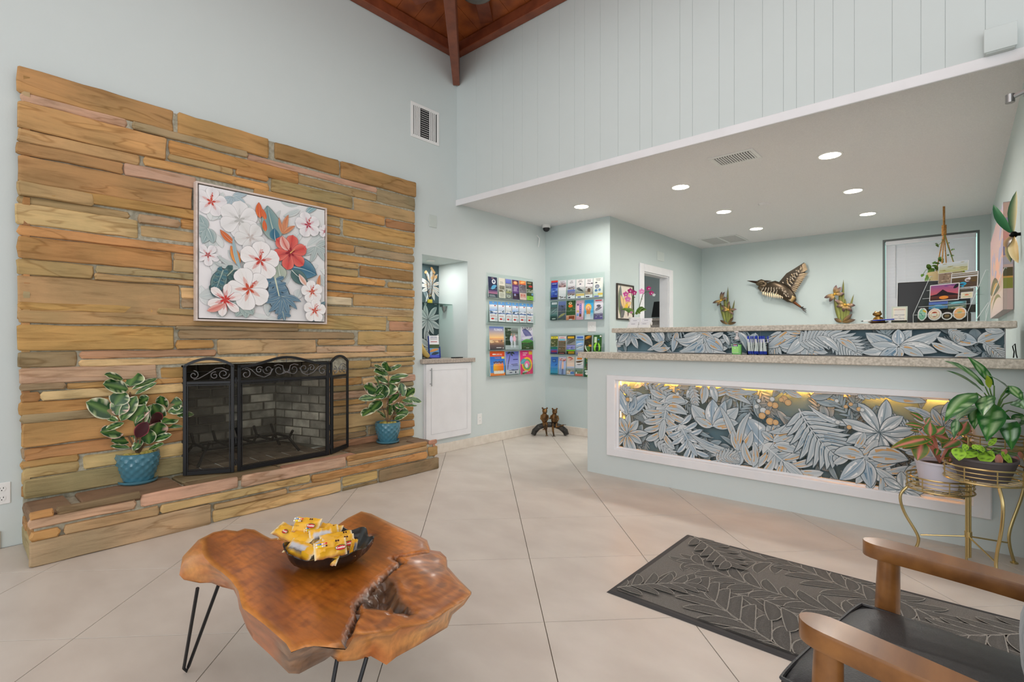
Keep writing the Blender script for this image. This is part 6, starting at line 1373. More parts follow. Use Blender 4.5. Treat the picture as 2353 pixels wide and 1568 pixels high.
for pts in ([(690, 1130), (670, 900), (670, 640), (655, 560)], [(640, 1130), (620, 900), (640, 640), (600, 500), (560, 470)], [(760, 1130), (820, 960), (890, 700), (930, 570), (1000, 500), (1090, 485), (1190, 560), (1240, 590)]): MB().tube([oq(x, y, R.uniform(-.004, .004)) for x, y in pts], .0028, 6).build('stem', mat('orchid_stem', (70, 92, 50), .6) if 'orchid_stem' not in bpy.data.materials else bpy.data.materials['orchid_stem'], t, smooth=True)
gl = lambda x, s: lerp((66, 110, 36), (150, 172, 60), abs(s)*.8 if s > 0 else .1)
for a, b, w_ in (((690, 1120), (330, 980), .035), ((690, 1120), (430, 1010), .05), ((720, 1120), (1040, 1000), .045), ((740, 1120), (960, 940), .04), ((720, 1120), (860, 1110), .03)):
    A = oq(*a); B = oq(*b, -.02); blade(MB() if False else (mb := MB()), (A, (A+B)*.5+Vector((0, 0, .035)), B), w_, toward(A)+Vector((0, 0, .6)), gl, 8); mb.build('leaf', 'leafc', t, smooth=True, ang=60)
def orchid(x, y, r, c1, c2):
    o_ = oq(x, y, -.012); fr = Fr(o_, vdir, (0, 0, 1)); mb = MB(); r *= .00037*.8
    for i in range(5):
        a = PI/2+2*PI*i/5; B = fr.pt(r*math.cos(a), r*math.sin(a), .004); blade(mb, (o_, (o_+B)*.5, B), r*(1.0 if i in (1, 4) else .7), toward(o_), lambda x, s: lerp(c1, c2, min(1, x*.6+abs(s)*.4)), 5)
    mb.ball(fr.pt(0, -r*.12, .008), r*.2, 8, 6, col=(240, 226, 236)); mb.build('flower', 'leafc', t, smooth=True, ang=60)
MG, MG2, PK, PK2 = (196, 40, 130), (150, 20, 90), (236, 150, 200), (226, 130, 190)
for f in ((455, 560, 95, MG, PK), (580, 470, 90, MG, MG2), (690, 520, 85, MG, MG2), (510, 700, 100, PK2, (220, 120, 180)), (895, 485, 95, PK, PK), (1090, 400, 80, MG, MG2), (1165, 530, 80, MG, MG2), (1235, 580, 50, (200, 214, 210), (226, 232, 230)), (610, 1070, 50, MG2, (240, 226, 236))): orchid(*f)
for x, y in ((705, 648), (902, 690), (1245, 585)): tb = MB().ball(oq(x, y, -.006), .005, 8, 6).build('bud', gstem, t, smooth=True)
# small golden frog dish with pens
c = on_u(2018, 4.0); t = thing('frog_pen_dish', 'little golden frog figurine sitting on a small dish', 'figurine', c)
MB().lathe([(0, 0), (.03, 0), (.055, .010), (.053, .014), (.03, .006), (0, .006)], c, 24).build('dish', bz, t, smooth=True)
mb = MB(); gd = noisy('old_gold', (176, 136, 70), (84, 62, 34), 30, .35, metal=.8)
mb.ball(c+Vector((0, 0, .028)), 1, 12, 8, sc=(.021, .018, .024)); mb.ball(c+Vector((-.004, -.010, .062)), 1, 12, 8, sc=(.026, .020, .015)); mb.tube([c+Vector((0, -.004, .04)), c+Vector((-.002, -.007, .056))], .012, 8)
for s_ in (-.014, .010): mb.ball(c+Vector((s_, -.006, .076)), .0065, 8, 6)
for s_ in (-1, 1): mb.tube([c+Vector((.016*s_, .0, .04)), c+Vector((.026*s_, -.012, .022)), c+Vector((.018*s_, -.02, .010))], [.006, .006, .004], 7); mb.tube([c+Vector((.014*s_, .0, .014)), c+Vector((.032*s_, -.006, .018)), c+Vector((.026*s_, -.018, .009))], [.009, .008, .004], 7)
o_ = mb.build('frog', gd, t, smooth=True, ang=80); md = o_.modifiers.new('skin', 'REMESH'); md.mode = 'VOXEL'; md.voxel_size = .0028; md.use_smooth_shade = True
for i, (dx, m_, lb_) in enumerate(((-.02, 'plastic', 'white pen lying across the little frog dish'), (.03, bl, 'blue pen lying across the right side of the frog dish'))):
    a = c+Vector((dx-.055, -.040, .018+i*.002)); b = a+Vector((.11, .01, .006)); p_ = thing('ballpoint_pen', lb_, 'pen', a); MB().tube([a, b], .004, 7).build('barrel', m_, p_, smooth=True); MB().tube([a-(b-a)*.12, a], [.001, .004], 7).build('tip', 'blackpl', p_, smooth=True)
# small framed notice
def Qy(x, y, Y): o = ZM['Q']; return ony(o[0]+x/o[2], o[1]+y/o[2], Y)
a, b, d_ = Qy(500, 1030, 3.97), Qy(770, 1030, 3.97), Qy(560, 760, 3.97); hs = d_.z-ZU; t = thing('acrylic_sign', 'small upright notice with green border in a clear stand', 'sign', (a.x, 3.97, ZU))
f2 = Fr((a.x, 3.97, ZU+.001), (1, .05, 0), (0, .28, 1)); w_ = b.x-a.x; mb = MB(); mb.cbox(0, w_, 0, hs, -.003, 0, .001); mb.cbox(0, w_, 0, .002, -.003, .05, .001); framed(mb, f2).build('stand', 'acrylic', t)
ar = Art(f2, w_, hs, (206, 214, 196)); ar.rect(.008, w_-.008, .008, hs-.008, (236, 228, 206)); ar.rect(.016, w_-.016, .016, hs-.016, (230, 226, 214))
text_mb('GIVE US REVIEWS', f2, w_/2, hs*.80, .010, (196, 120, 96), .0012, mb=ar.mb, wmax=w_*.7); text_mb('FAMILY OWNED', f2, w_/2, hs*.48, .010, (96, 96, 130), .0012, mb=ar.mb, wmax=w_*.66); text_mb('AND', f2, w_/2, hs*.37, .006, (96, 96, 130), .0012, mb=ar.mb); text_mb('FAMILY OPERATED', f2, w_/2, hs*.26, .010, (96, 96, 130), .0012, mb=ar.mb, wmax=w_*.66)
ar.rect(.04, w_-.04, hs*.64, hs*.655, (170, 180, 170)); ar.build('notice', 'print', t)
# monitor behind
YMN = 4.45; p0 = Qy(545, 1030, YMN); p1 = Qy(620, 350, YMN); p2 = Qy(1100, 370, YMN)
t = thing('computer_monitor', 'black computer monitor standing behind the upper countertop', 'monitor', (p0.x+.2, YMN, .75)); f2 = Fr((p0.x+.02, YMN-.04, 1.13), (1, .12, 0), (0, .16, 1))
mb = MB(); WM = Qy(1850, 400, YMN).x-p0.x-.02; mb.cbox(0, WM, 0, p1.z-1.13, -.03, 0, .004); framed(mb, f2).build('screen', 'blackpl', t); mb = MB(); mb.box(-.002, .0, 0, p1.z-1.13, -.03, .001); mb.box(-.002, WM, p1.z-1.13, p1.z-1.128, -.03, .001); framed(mb, f2).build('bezel', 'plastic', t)
MB().cbox(p0.x+.22, p0.x+.30, YMN+.02, YMN+.04, .752, 1.25, .004).cbox(p0.x+.14, p0.x+.40, YMN-.08, YMN+.12, .7505, .762, .004).build('stand', 'blackpl', t)
# tiered card display
AD = math.radians(33); DU = Vector((math.cos(AD), -math.sin(AD), 0)); DD = Vector((math.sin(AD), math.cos(AD), 0))
OD = Qy(870, 1020, 4.06); OD.z = ZU+.0005
def Qd(x, y, k=0):
    o = ZM['Q']; r = ray(o[0]+x/o[2], o[1]+y/o[2]); Pn = OD+DD*(k*.036); return OC+r*((Pn-OC).dot(DD)/r.dot(DD))
WD = (Qd(1790, 1000)-OD).dot(DU); t = thing('tiered_card_display', 'clear stepped acrylic display of postcards and stickers on the upper countertop', 'display stand', OD); DS = t
ht = .30; dp = .165; side = [(0, 0), (dp, 0), (dp, ht), (dp-.02, ht), (0, .055)]
edge = mat('bright_acrylic_edge', (232, 236, 236), .2)
for x in (0, WD, WD+.09):
    f2 = Fr(OD+DU*x, DD, (0, 0, 1)); MB().prism(side, f2, -.001, .001).build('side_panel', 'acrylic', t)
    mb = MB(); P_ = [f2.pt(*q, 0) for q in side]
    for i_, j_ in ((4, 0), (3, 4), (2, 3)): mb.tube([P_[i_], P_[j_]], .0013, 5)
    mb.build('panel_edge', edge, t)
fD = Fr(OD, DU, DD, (0, 0, 1))
for k in range(4):
    y_ = .004+k*.036; z_ = .002+k*.052; mb = MB(); mb.box(.002, WD-.002, y_, y_+.001, z_, z_+.05).box(.002, WD-.002, y_, y_+.034, z_, z_+.001); framed(mb, fD).build('shelf', 'acrylic', t)
    mb = MB(); mb.box(.002, WD-.002, y_-.0006, y_+.0004, z_+.0485, z_+.0505); framed(mb, fD).build('shelf_edge', edge, t)
q0 = OD+DU*(WD+.02)+DD*.03; ea = MB(); ea.tube([q0+Vector((0, 0, .002)), q0+DU*.05+Vector((0, 0, .002)), q0+DU*.05+DD*.03+Vector((0, 0, .10)), q0+DU*.044+DD*.03+Vector((0, 0, .105)), q0+Vector((0, 0, .002))], .0016, 5); tag(ea.build('clear_easel', edge), 'small bent clear easel inside the right end of the card display', 'easel')
def card(zx0, zx1, zy0, zy1, k, label, ops, shape='r', cat='postcard', g_=None, tilt=0, dy=0):
    kk = k+.25+dy*20; a = Qd(zx0, zy1, kk); b = Qd(zx1, zy1, kk); c_ = Qd(zx0, zy0, kk); w_ = (b-a).dot(DU); h = c_.z-a.z; a.z = max(a.z, ZU+.003+(0 if cat == 'sticker' else 0))
    f2 = Fr(a, DU, Vector((0, 0, 1))+DD*.08); t = thing(cat.replace(' ', '_'), label, cat, f2.o, g_)
    mb = MB()
    if shape == 'r': mb.prism(roundrect(0, w_, 0, h, .004), f2, -.0016, 0)
    else: mb.prism([(w_/2+w_/2*math.cos(2*PI*i/20)*(.92 if shape == 'w' and i % 5 == 0 else 1), h/2+h/2*math.sin(2*PI*i/20)*(.9 if shape == 'w' and i % 4 == 1 else 1)) for i in range(20)], f2, -.0016, 0)
    mb.build('card' if shape == 'r' else 'sticker_base', 'plastic', t); ar = Art(f2, w_, h)
    for q in ops:
        if q[0] == 'r': ar.rect(w_*q[1], w_*q[2], h*q[3], h*q[4], q[5], q[6] if len(q) > 6 else None)
        elif q[0] == 'e': ar.ell(w_*q[1], h*q[2], w_*q[3], h*q[4], q[5], q[6] if len(q) > 6 else None, n=16)
        elif q[0] == 'p': ar.poly([(w_*x, h*y) for x, y in q[1]], [q[2]]*len(q[1]))
        elif q[0] == 'l': ar.leaf((w_*q[1], h*q[2]), (w_*q[3], h*q[4]), w_*q[5], q[6], q[7], q[8])
        elif q[0] == 'n':
            for _ in range(q[1]): ar.ell(w_*R.uniform(.1, .9), h*R.uniform(q[2], q[3]), w_*.08, h*.04, lerp(q[4], q[5], R.random()), n=7, wob=.4)
    ar.build('printed_face', 'print', t); return t
gg = 'postcards in the tiered display'
card(1290, 1520, 215, 390, 3, 'aerial town postcard in shades of brown, back row left', [('r', .02, .98, .02, .98, (150, 130, 110)), ('n', 26, .1, .9, (90, 70, 50), (226, 200, 170))], g_=gg)
card(1290, 1800, 50, 215, 3, 'pale aerial beach postcard standing behind the town postcard', [('r', .02, .98, .02, .98, (190, 190, 120), (200, 210, 220)), ('n', 16, .1, .9, (150, 140, 60), (230, 226, 200))], g_=gg, dy=.006)
card(1500, 1960, 215, 475, 3, 'white-edged postcard of a manatee and reef, top right of the display', [('r', .03, .97, .05, .95, (86, 70, 60), (110, 90, 50)), ('r', .03, .97, .68, .78, (214, 214, 214)), ('r', .03, .97, .84, .9, (200, 200, 200)), ('l', .3, .1, .6, .3, .22, .1, (70, 190, 226), (40, 150, 200)), ('e', .62, .5, .1, .12, (226, 220, 226)), ('e', .68, .58, .06, .08, (236, 230, 236)), ('n', 12, .08, .6, (120, 90, 40), (70, 60, 90))], g_=gg, tilt=.1, dy=-.012)
card(1140, 1640, 410, 690, 2, 'postcard of a red sunset behind a dark mountain', [('r', .03, .97, .05, .95, (236, 110, 70), (150, 90, 150)), ('r', .03, .97, .05, .3, (60, 40, 40), (110, 60, 50)), ('e', .5, .2, .16, .1, (240, 150, 60)), ('p', [(.03, .35), (.25, .42), (.45, .68), (.62, .5), (.97, .36), (.97, .3), (.03, .3)], (40, 28, 36)), ('l', .95, .95, .8, .7, .12, .2, (30, 30, 40), (30, 30, 40)), ('n', 4, .8, .92, (190, 110, 150), (120, 80, 140))], g_=gg, tilt=.06, dy=-.01)
card(1640, 1890, 470, 640, 2, 'dark brown card standing behind the cream label', [('r', .03, .97, .05, .95, (92, 84, 72))], g_=gg)
card(1130, 1450, 700, 820, 1, 'blue lagoon aerial postcard, second row left', [('r', .0, 1, .0, 1, (100, 150, 190), (90, 110, 190)), ('r', 0, 1, .45, .6, (60, 80, 50)), ('l', .1, .2, .9, .3, .2, .1, (70, 180, 200), (110, 150, 200)), ('n', 6, 0, .3, (60, 90, 60), (210, 200, 170))], g_=gg)
card(1460, 1760, 690, 815, 1, 'green coast aerial postcard, second row right', [('r', .0, 1, .0, 1, (110, 120, 90), (90, 140, 150)), ('l', .1, .7, .9, .8, .12, .1, (100, 200, 220), (150, 200, 200)), ('l', 0, .2, 1, .4, .1, -.1, (220, 206, 180), (220, 206, 180)), ('n', 8, 0, .6, (50, 70, 40), (130, 150, 90))], g_=gg)
mb = MB(); mb.box(.004, WD-.004, .03, .034, .004, .05).box(.004, WD-.004, .066, .07, .056, .1); framed(mb, fD).build('dark_insert', mat('dark_card', (60, 54, 50), .7), DS)
gg = 'stickers in the front of the tiered display'
card(935, 1100, 795, 1015, 0, 'green sea-life sticker, leftmost of the front row', [('e', .5, .5, .36, .42, (130, 190, 160), (170, 214, 190)), ('l', .5, .8, .95, .6, .2, .1, (220, 190, 70), (220, 190, 70)), ('l', .3, .6, .6, .3, .14, .1, (70, 130, 120), (90, 150, 140))], 'w', 'sticker', gg)
card(1110, 1345, 808, 1010, 0, 'round cream sticker with orange rings', [('e', .48, .5, .4, .4, (216, 150, 110)), ('e', .48, .5, .37, .37, (240, 226, 200)), ('e', .48, .5, .24, .24, (226, 190, 150)), ('e', .46, .46, .18, .16, (240, 236, 220)), ('l', .3, .62, .7, .66, .12, .1, (170, 70, 50), (170, 70, 50)), ('l', .35, .3, .65, .3, .06, .1, (200, 80, 60), (200, 80, 60))], 'e', 'sticker', gg)
card(1345, 1530, 868, 1000, 0, 'small round sticker with a black centre', [('e', .5, .5, .38, .38, (60, 50, 40)), ('r', .28, .72, .46, .56, (196, 160, 110)), ('r', .3, .7, .64, .7, (140, 120, 80)), ('r', .32, .68, .3, .36, (140, 120, 80))], 'e', 'sticker', gg)
card(1530, 1770, 785, 998, 0, 'orange arch-shaped sticker at the right of the front row', [('e', .5, .5, .4, .42, (240, 176, 120), (246, 200, 140)), ('e', .5, .66, .2, .2, (226, 190, 120)), ('l', .3, .55, .7, .6, .1, .1, (130, 170, 130), (150, 180, 130))], 'w', 'sticker', gg)
card(1670, 1880, 530, 640, 2, 'cream rounded label with a tiny sunrise, right of the sunset postcard', [('r', .06, .94, .1, .9, (238, 232, 200)), ('l', .3, .5, .7, .5, .12, .2, (226, 120, 80), (226, 120, 80)), ('r', .2, .8, .25, .3, (150, 160, 140)), ('r', .2, .8, .7, .75, (190, 180, 150))], 'r', 'sticker', gg, dy=-.012)
# ================================================================== live-edge coffee table
ZT_ = .45; TX = (400, 1150, 3.3614)
def tp(x, y, z): return onz(TX[0]+x/TX[2], TX[1]+y/TX[2], z)
# outline: upper edge of the slab (at the top) paired with the lower, outer edge of its flank
OUT = [((205,300),(170,330),.40),((300,250),(300,262),.39),((400,230),(400,240),.38),((490,243),(490,250),.38),((545,222),(545,232),.38),((620,230),(620,240),.38),((690,270),(690,282),.38),((750,300),(750,310),.38),((830,292),(830,302),.38),((1000,262),(1000,272),.38),((1230,218),(1230,230),.38),((1340,140),(1340,150),.38),((1445,88),(1445,98),.38),((1520,105),(1520,115),.38),((1700,192),(1700,204),.38),((1860,262),(1860,275),.38),((1950,310),(1960,330),.38),((1975,390),(1985,400),.39),((2050,404),(2060,410),.39),((2096,440),(2110,470),.39),((2104,520),(2112,530),.39),((2190,620),(2200,625),.39),((2292,716),(2296,728),.43),((2220,780),(2240,810),.40),((2100,850),(2150,885),.38),((2030,900),(2112,980),.37),((1960,940),(1985,1062),.36),((1850,960),(1900,1110),.36),((1760,960),(1718,1215),.35),((1700,990),(1640,1272),.34),((1600,1000),(1520,1200),.35),((1480,1020),(1400,1245),.34),((1400,1020),(1260,1252),.34),((1330,1100),(1215,1200),.35),((1190,1125),(1160,1245),.34),((1080,1115),(1060,1292),.33),((1000,1130),(960,1356),.32),((905,1165),(890,1335),.33),((866,1100),(840,1290),.33),((790,1030),(740,1190),.34),((700,950),(610,1070),.35),((600,875),(560,985),.36),((530,825),(505,840),.37),((512,770),(490,752),.375),((498,690),(460,695),.37),((440,610),(370,668),.36),((370,550),(290,640),.36),((300,500),(190,636),.36),((240,440),(75,618),.37),((215,390),(40,578),.38),((214,340),(64,440),.39)]
TOPP = [tp(*a, ZT_) for a, b, z in OUT]; BOTP = [tp(*b, z) for a, b, z in OUT]
tb = thing('coffee_table', 'live-edge orange-brown wood slab coffee table on black hairpin legs', 'coffee table', (-1.4, .78, 0))
def pd(p, a, b):
    ab = b-a; q = max(0, min(1, (p-a).dot(ab)/ab.length_squared)); return (p-(a+ab*q)).length
CAV = [tp(*q, ZT_).xy for q in ((1635, 575), (1700, 640), (1740, 760), (1835, 862), (1700, 850), (1640, 830), (1500, 820), (1460, 780), (1480, 720), (1560, 650))]
CRK = [tp(*q, ZT_).xy for q in ((1700, 440), (1760, 480), (1635, 575), (1500, 700), (1410, 800), (1420, 870), (1380, 960), (1340, 1060), (1310, 1110))]
CR2 = [tp(*q, ZT_).xy for q in ((1985, 395), (1850, 410), (1700, 440))]
def inpoly(p, P):
    c = False
    for i in range(len(P)):
        a, b = P[i-1], P[i]
        if (a.y > p.y) != (b.y > p.y) and p.x < (b.x-a.x)*(p.y-a.y)/(b.y-a.y)+a.x: c = not c
    return c
T2 = [p.xy for p in TOPP]
def crackd(p, C_): return min(pd(p, C_[i], C_[i+1]) for i in range(len(C_)-1))
PT = [tp(*q, ZT_).xy for q in ((1980, 850), (1420, 1000), (1700, 900), (2200, 740))]
def surf(p):
    """height offset and colour of the slab's top at p"""
    h = .003*noise.noise(Vector((p.x*5, p.y*5, 1)))
    ed = min(pd(p, T2[i-1], T2[i]) for i in range(len(T2)))
    gr = noise.noise(Vector((p.x*5+p.y*9, p.y*3-p.x*2, 2)))
    col = lerp((140, 76, 22), (182, 106, 38), .5+gr*1.4); fi = noise.noise(Vector(((p.x+p.y*.5)*60, (p.y-p.x*.3)*9, 2))); col = lerp(col, (120, 58, 22), max(0, fi)*.7)
    w_ = noise.noise(Vector((p.x*22, p.y*22, 5))); right = (p-CRK[3]).x*.78+(p-CRK[3]).y*.3 > 0 and crackside(p)
    if right:
        sw = math.sin(((p-tp(1900, 640, ZT_).xy).length)*170+w_*3)
        col = lerp((138, 76, 34), (192, 120, 56), .5+.4*sw*.6+w_*.3)
        if w_ > .25: col = lerp(col, (120, 74, 48), .6)
        h += .005*noise.noise(Vector((p.x*9, p.y*9, 8)))
    elif w_ > .35: col = lerp(col, (116, 58, 26), .35)
    k = max(0, 1-ed/.018); col = lerp(col, (212, 146, 80), k*.75); h -= .004*k*k
    c1 = crackd(p, CRK); c2 = crackd(p, CR2)
    q = max(0, 1-c1/.009, 1-c2/.006)
    if q > 0: h -= .020*q; col = lerp(col, (52, 36, 26), min(1, q*1.5))
    d1 = min(pd(p, CAV[i-1], CAV[i]) for i in range(len(CAV)))
    if inpoly(p, CAV):
        h -= min(.05, d1*1.6+.006)-.022*max(0, noise.noise(Vector((p.x*38, p.y*38, 9)))+.1); col = lerp((70, 48, 34), (116, 82, 54), .5+noise.noise(Vector((p.x*40, p.y*40, 4))))
    elif d1 < .012: col = lerp(col, (96, 62, 38), 1-d1/.012); h -= .003
    kn = (p-tp(1545, 268, ZT_).xy).length
    if kn < .014: col = lerp((60, 40, 28), col, kn/.014); h -= .003
    return h, col
def crackside(p):
    best = 9; sd = 0
    for i in range(len(CRK)-1):
        a, b = CRK[i], CRK[i+1]; d_ = pd(p, a, b)
        if d_ < best: best = d_; ab = b-a; sd = ab.x*(p-a).y-ab.y*(p-a).x
    return sd > 0
pts = [Vector(p) for p in T2]; n0 = len(pts); ed = [(i, (i+1) % n0) for i in range(n0)]
xs = [p.x for p in T2]; ys = [p.y for p in T2]; st_ = .0085
yy = min(ys); 
while yy < max(ys):
    xx = min(xs)
    while xx < max(xs):
        p = Vector((xx+R.uniform(-.002, .002), yy+R.uniform(-.002, .002)))
        if inpoly(p, T2) and min(pd(p, T2[i-1], T2[i]) for i in range(n0)) > .004: pts.append(p)
        xx += st_
    yy += st_
r = delaunay_2d_cdt(pts, ed, [], 1, 1e-6); vs = []; vc = []
for p in r[0]:
    h, c = surf(p); vs.append((p.x, p.y, ZT_+h)); vc.append(c)
tw = attrmat('oiled_slab_wood', .28, .45, grain=.3, gscale=34, stretch=(.5, 2.2, 1), bump=.03, coat=.2)
mb = MB(); mb.add(vs, [tuple(f) for f in r[2]], 0, None, vc)
# flank: upper rim, swelling middle rings, lower rim, underside
rings = []
for k in range(9):
    t_ = k/8; ring = []; rc = []
    for i, (a, b) in enumerate(zip(TOPP, BOTP)):
        p = a.lerp(b, t_); out = (b-a); out.z = 0
        bul = math.sin(PI*t_)*.010; 
        if out.length > 1e-4: p += out.normalized()*bul
        nz = noise.noise(p*14); jit = noise.noise(p*40)
        p.z += (0 if k == 0 else jit*.003*min(1, k/2)); p += Vector((jit, nz, 0))*(.003 if 0 < k < 8 else 0)
        if k == 0: h_, _ = surf(p.xy); p.z = ZT_+h_
        front = 33 <= i <= 38
        c = lerp((206, 144, 82), (180, 104, 50), .5+nz)
        if 23 <= i <= 31: c = lerp((222, 160, 92), (186, 112, 56), .5+nz*1.2)
        if front: c = lerp((150, 112, 82), (108, 76, 52), .5+jit*1.4); p += Vector((R.uniform(-.004, .004), R.uniform(-.004, .004), R.uniform(-.003, .003)))
        if 39 <= i <= 43: c = lerp((176, 104, 58), (160, 92, 52), .5+nz)
        if jit > .35: c = lerp(c, (120, 80, 48), .5)
        ring.append(p); rc.append(c)
    rings.append((ring, rc))
m_ = len(OUT); vs = []; vc = []
for ring, rc in rings: vs += ring; vc += rc
ins = []
cen = sum((p.xy for p in BOTP), Vector((0, 0)))/m_
for p in BOTP: q = Vector((p.x, p.y)).lerp(cen, .12); ins.append(Vector((q.x, q.y, .36)))
vs += ins; vc += [(120, 76, 44)]*m_
fs = [(k*m_+i, (k+1)*m_+i, (k+1)*m_+(i+1) % m_, k*m_+(i+1) % m_) for k in range(9) for i in range(m_)]
mb.add(vs, fs, 0, None, vc); rr_ = delaunay_2d_cdt([p.xy for p in ins], ed, [], 1, 1e-6); mb.add([(p.x, p.y, .36) for p in rr_[0]], [tuple(f)[::-1] for f in rr_[2]], 0, (120, 76, 44))
mb.build('tabletop', tw, tb, smooth=True, ang=70, weld=True)
def hairpin(foot, top, sp):
    f = Vector(foot); t_ = Vector(top); d = Vector((-(t_-f).y, (t_-f).x, 0)); d = (d.normalized() if d.length > .01 else Vector((1, 0, 0)))*sp
    mb = MB(); mb.tube([t_+d, f+d*.22+Vector((0, 0, .02)), f+Vector((0, 0, .0055)), f-d*.22+Vector((0, 0, .02)), t_-d], .0055, 8); mb.build('leg', 'black', tb, smooth=True)
f1 = onz(428, 1547, 0); a1 = onz(458, 1342, .36); a2 = onz(482, 1345, .36)
hairpin(f1, ((a1.x+a2.x)/2+.01, (a1.y+a2.y)/2+.01, .36), .034)
a3 = onz(755, 1512, .36); a4 = onz(848, 1505, .36); hairpin(((a3.x+.10), (a3.y-.11), 0), ((a3.x+a4.x)/2, (a3.y+a4.y)/2+.01, .36), (a4-a3).length*.42)
hairpin((-1.80, 1.12, 0), (-1.76, 1.06, .36), .034)
# black scalloped bowl
cb0 = onz(757, 1291, ZT_+.004); cb0.z = ZT_+.005; RB = .131
bw = thing('snack_bowl', 'black scalloped leaf-edged bowl on the coffee table, filled with yellow snack packets', 'bowl', cb0)
def rfb(a, i, n): return 1+.05*math.sin(8*a+.6)*min(1, i/6)+.012*math.sin(64*a+i*.7)*(1 if 1 < i < 7 else 0)
prof = [(0, 0), (.055, .0), (.075, .003), (.098, .014), (.113, .026), (.122, .038), (.128, .050), (.131, .060), (.127, .0605), (.120, .046), (.104, .024), (.07, .010), (0, .009)]
mb = MB(); mb.lathe(prof, cb0, 96, rf=rfb)
mb.v = [(p[0], p[1], p[2]+(.007*math.sin(8*math.atan2(p[1]-cb0.y, p[0]-cb0.x)+.6)*max(0, (p[2]-cb0.z-.02)/.04))) for p in mb.v]
mb.build('bowl', mat('black_glazed_wood', (22, 22, 22), .24, coat=.4), bw, smooth=True, ang=60)
YL = (232, 176, 40)
pkm = attrmat('glossy_snack_wrapper', .24, .5)
labs = ['snack packet standing highest at the back of the bowl, its colour dots up', 'snack packet poking out at the left, its red logo up', 'snack packet at the front left with a silver back panel', 'front snack packet with a row of coloured dots and a red logo', 'snack packet tucked under the front one at the right', 'snack packet leaning at the right rim with a grey picture', 'snack packet in the middle with black lettering stripes', 'snack packet behind the middle with two brown biscuits', 'long snack packet lying across the middle right', 'snack packet with a white stripe at the back right', 'upper middle snack packet with a red logo', 'small snack packet corner at the left end showing foil', 'snack packet deep in the middle of the bowl', 'snack packet under the tall one at the back']
ZM['P'] = (630, 1190, 9.412)
specs = [((430,150),(980,190),.10,.088,0),((60,215),(760,560),.072,.075,1),((190,600),(860,800),.062,.05,2),((860,750),(1640,660),.088,.075,3),((1000,820),(1450,930),.058,.05,4),((1640,640),(2070,740),.078,.06,5),((760,460),(1400,320),.083,.07,6),((960,270),(1440,340),.082,.07,7),((1050,650),(1740,520),.085,.07,8),((1000,560),(1700,430),.076,.06,9),((640,370),(1020,340),.080,.05,10),((170,330),(540,430),.064,.06,11),((880,600),(1100,680),.074,.05,12),((500,300),(1040,420),.070,.06,13)]
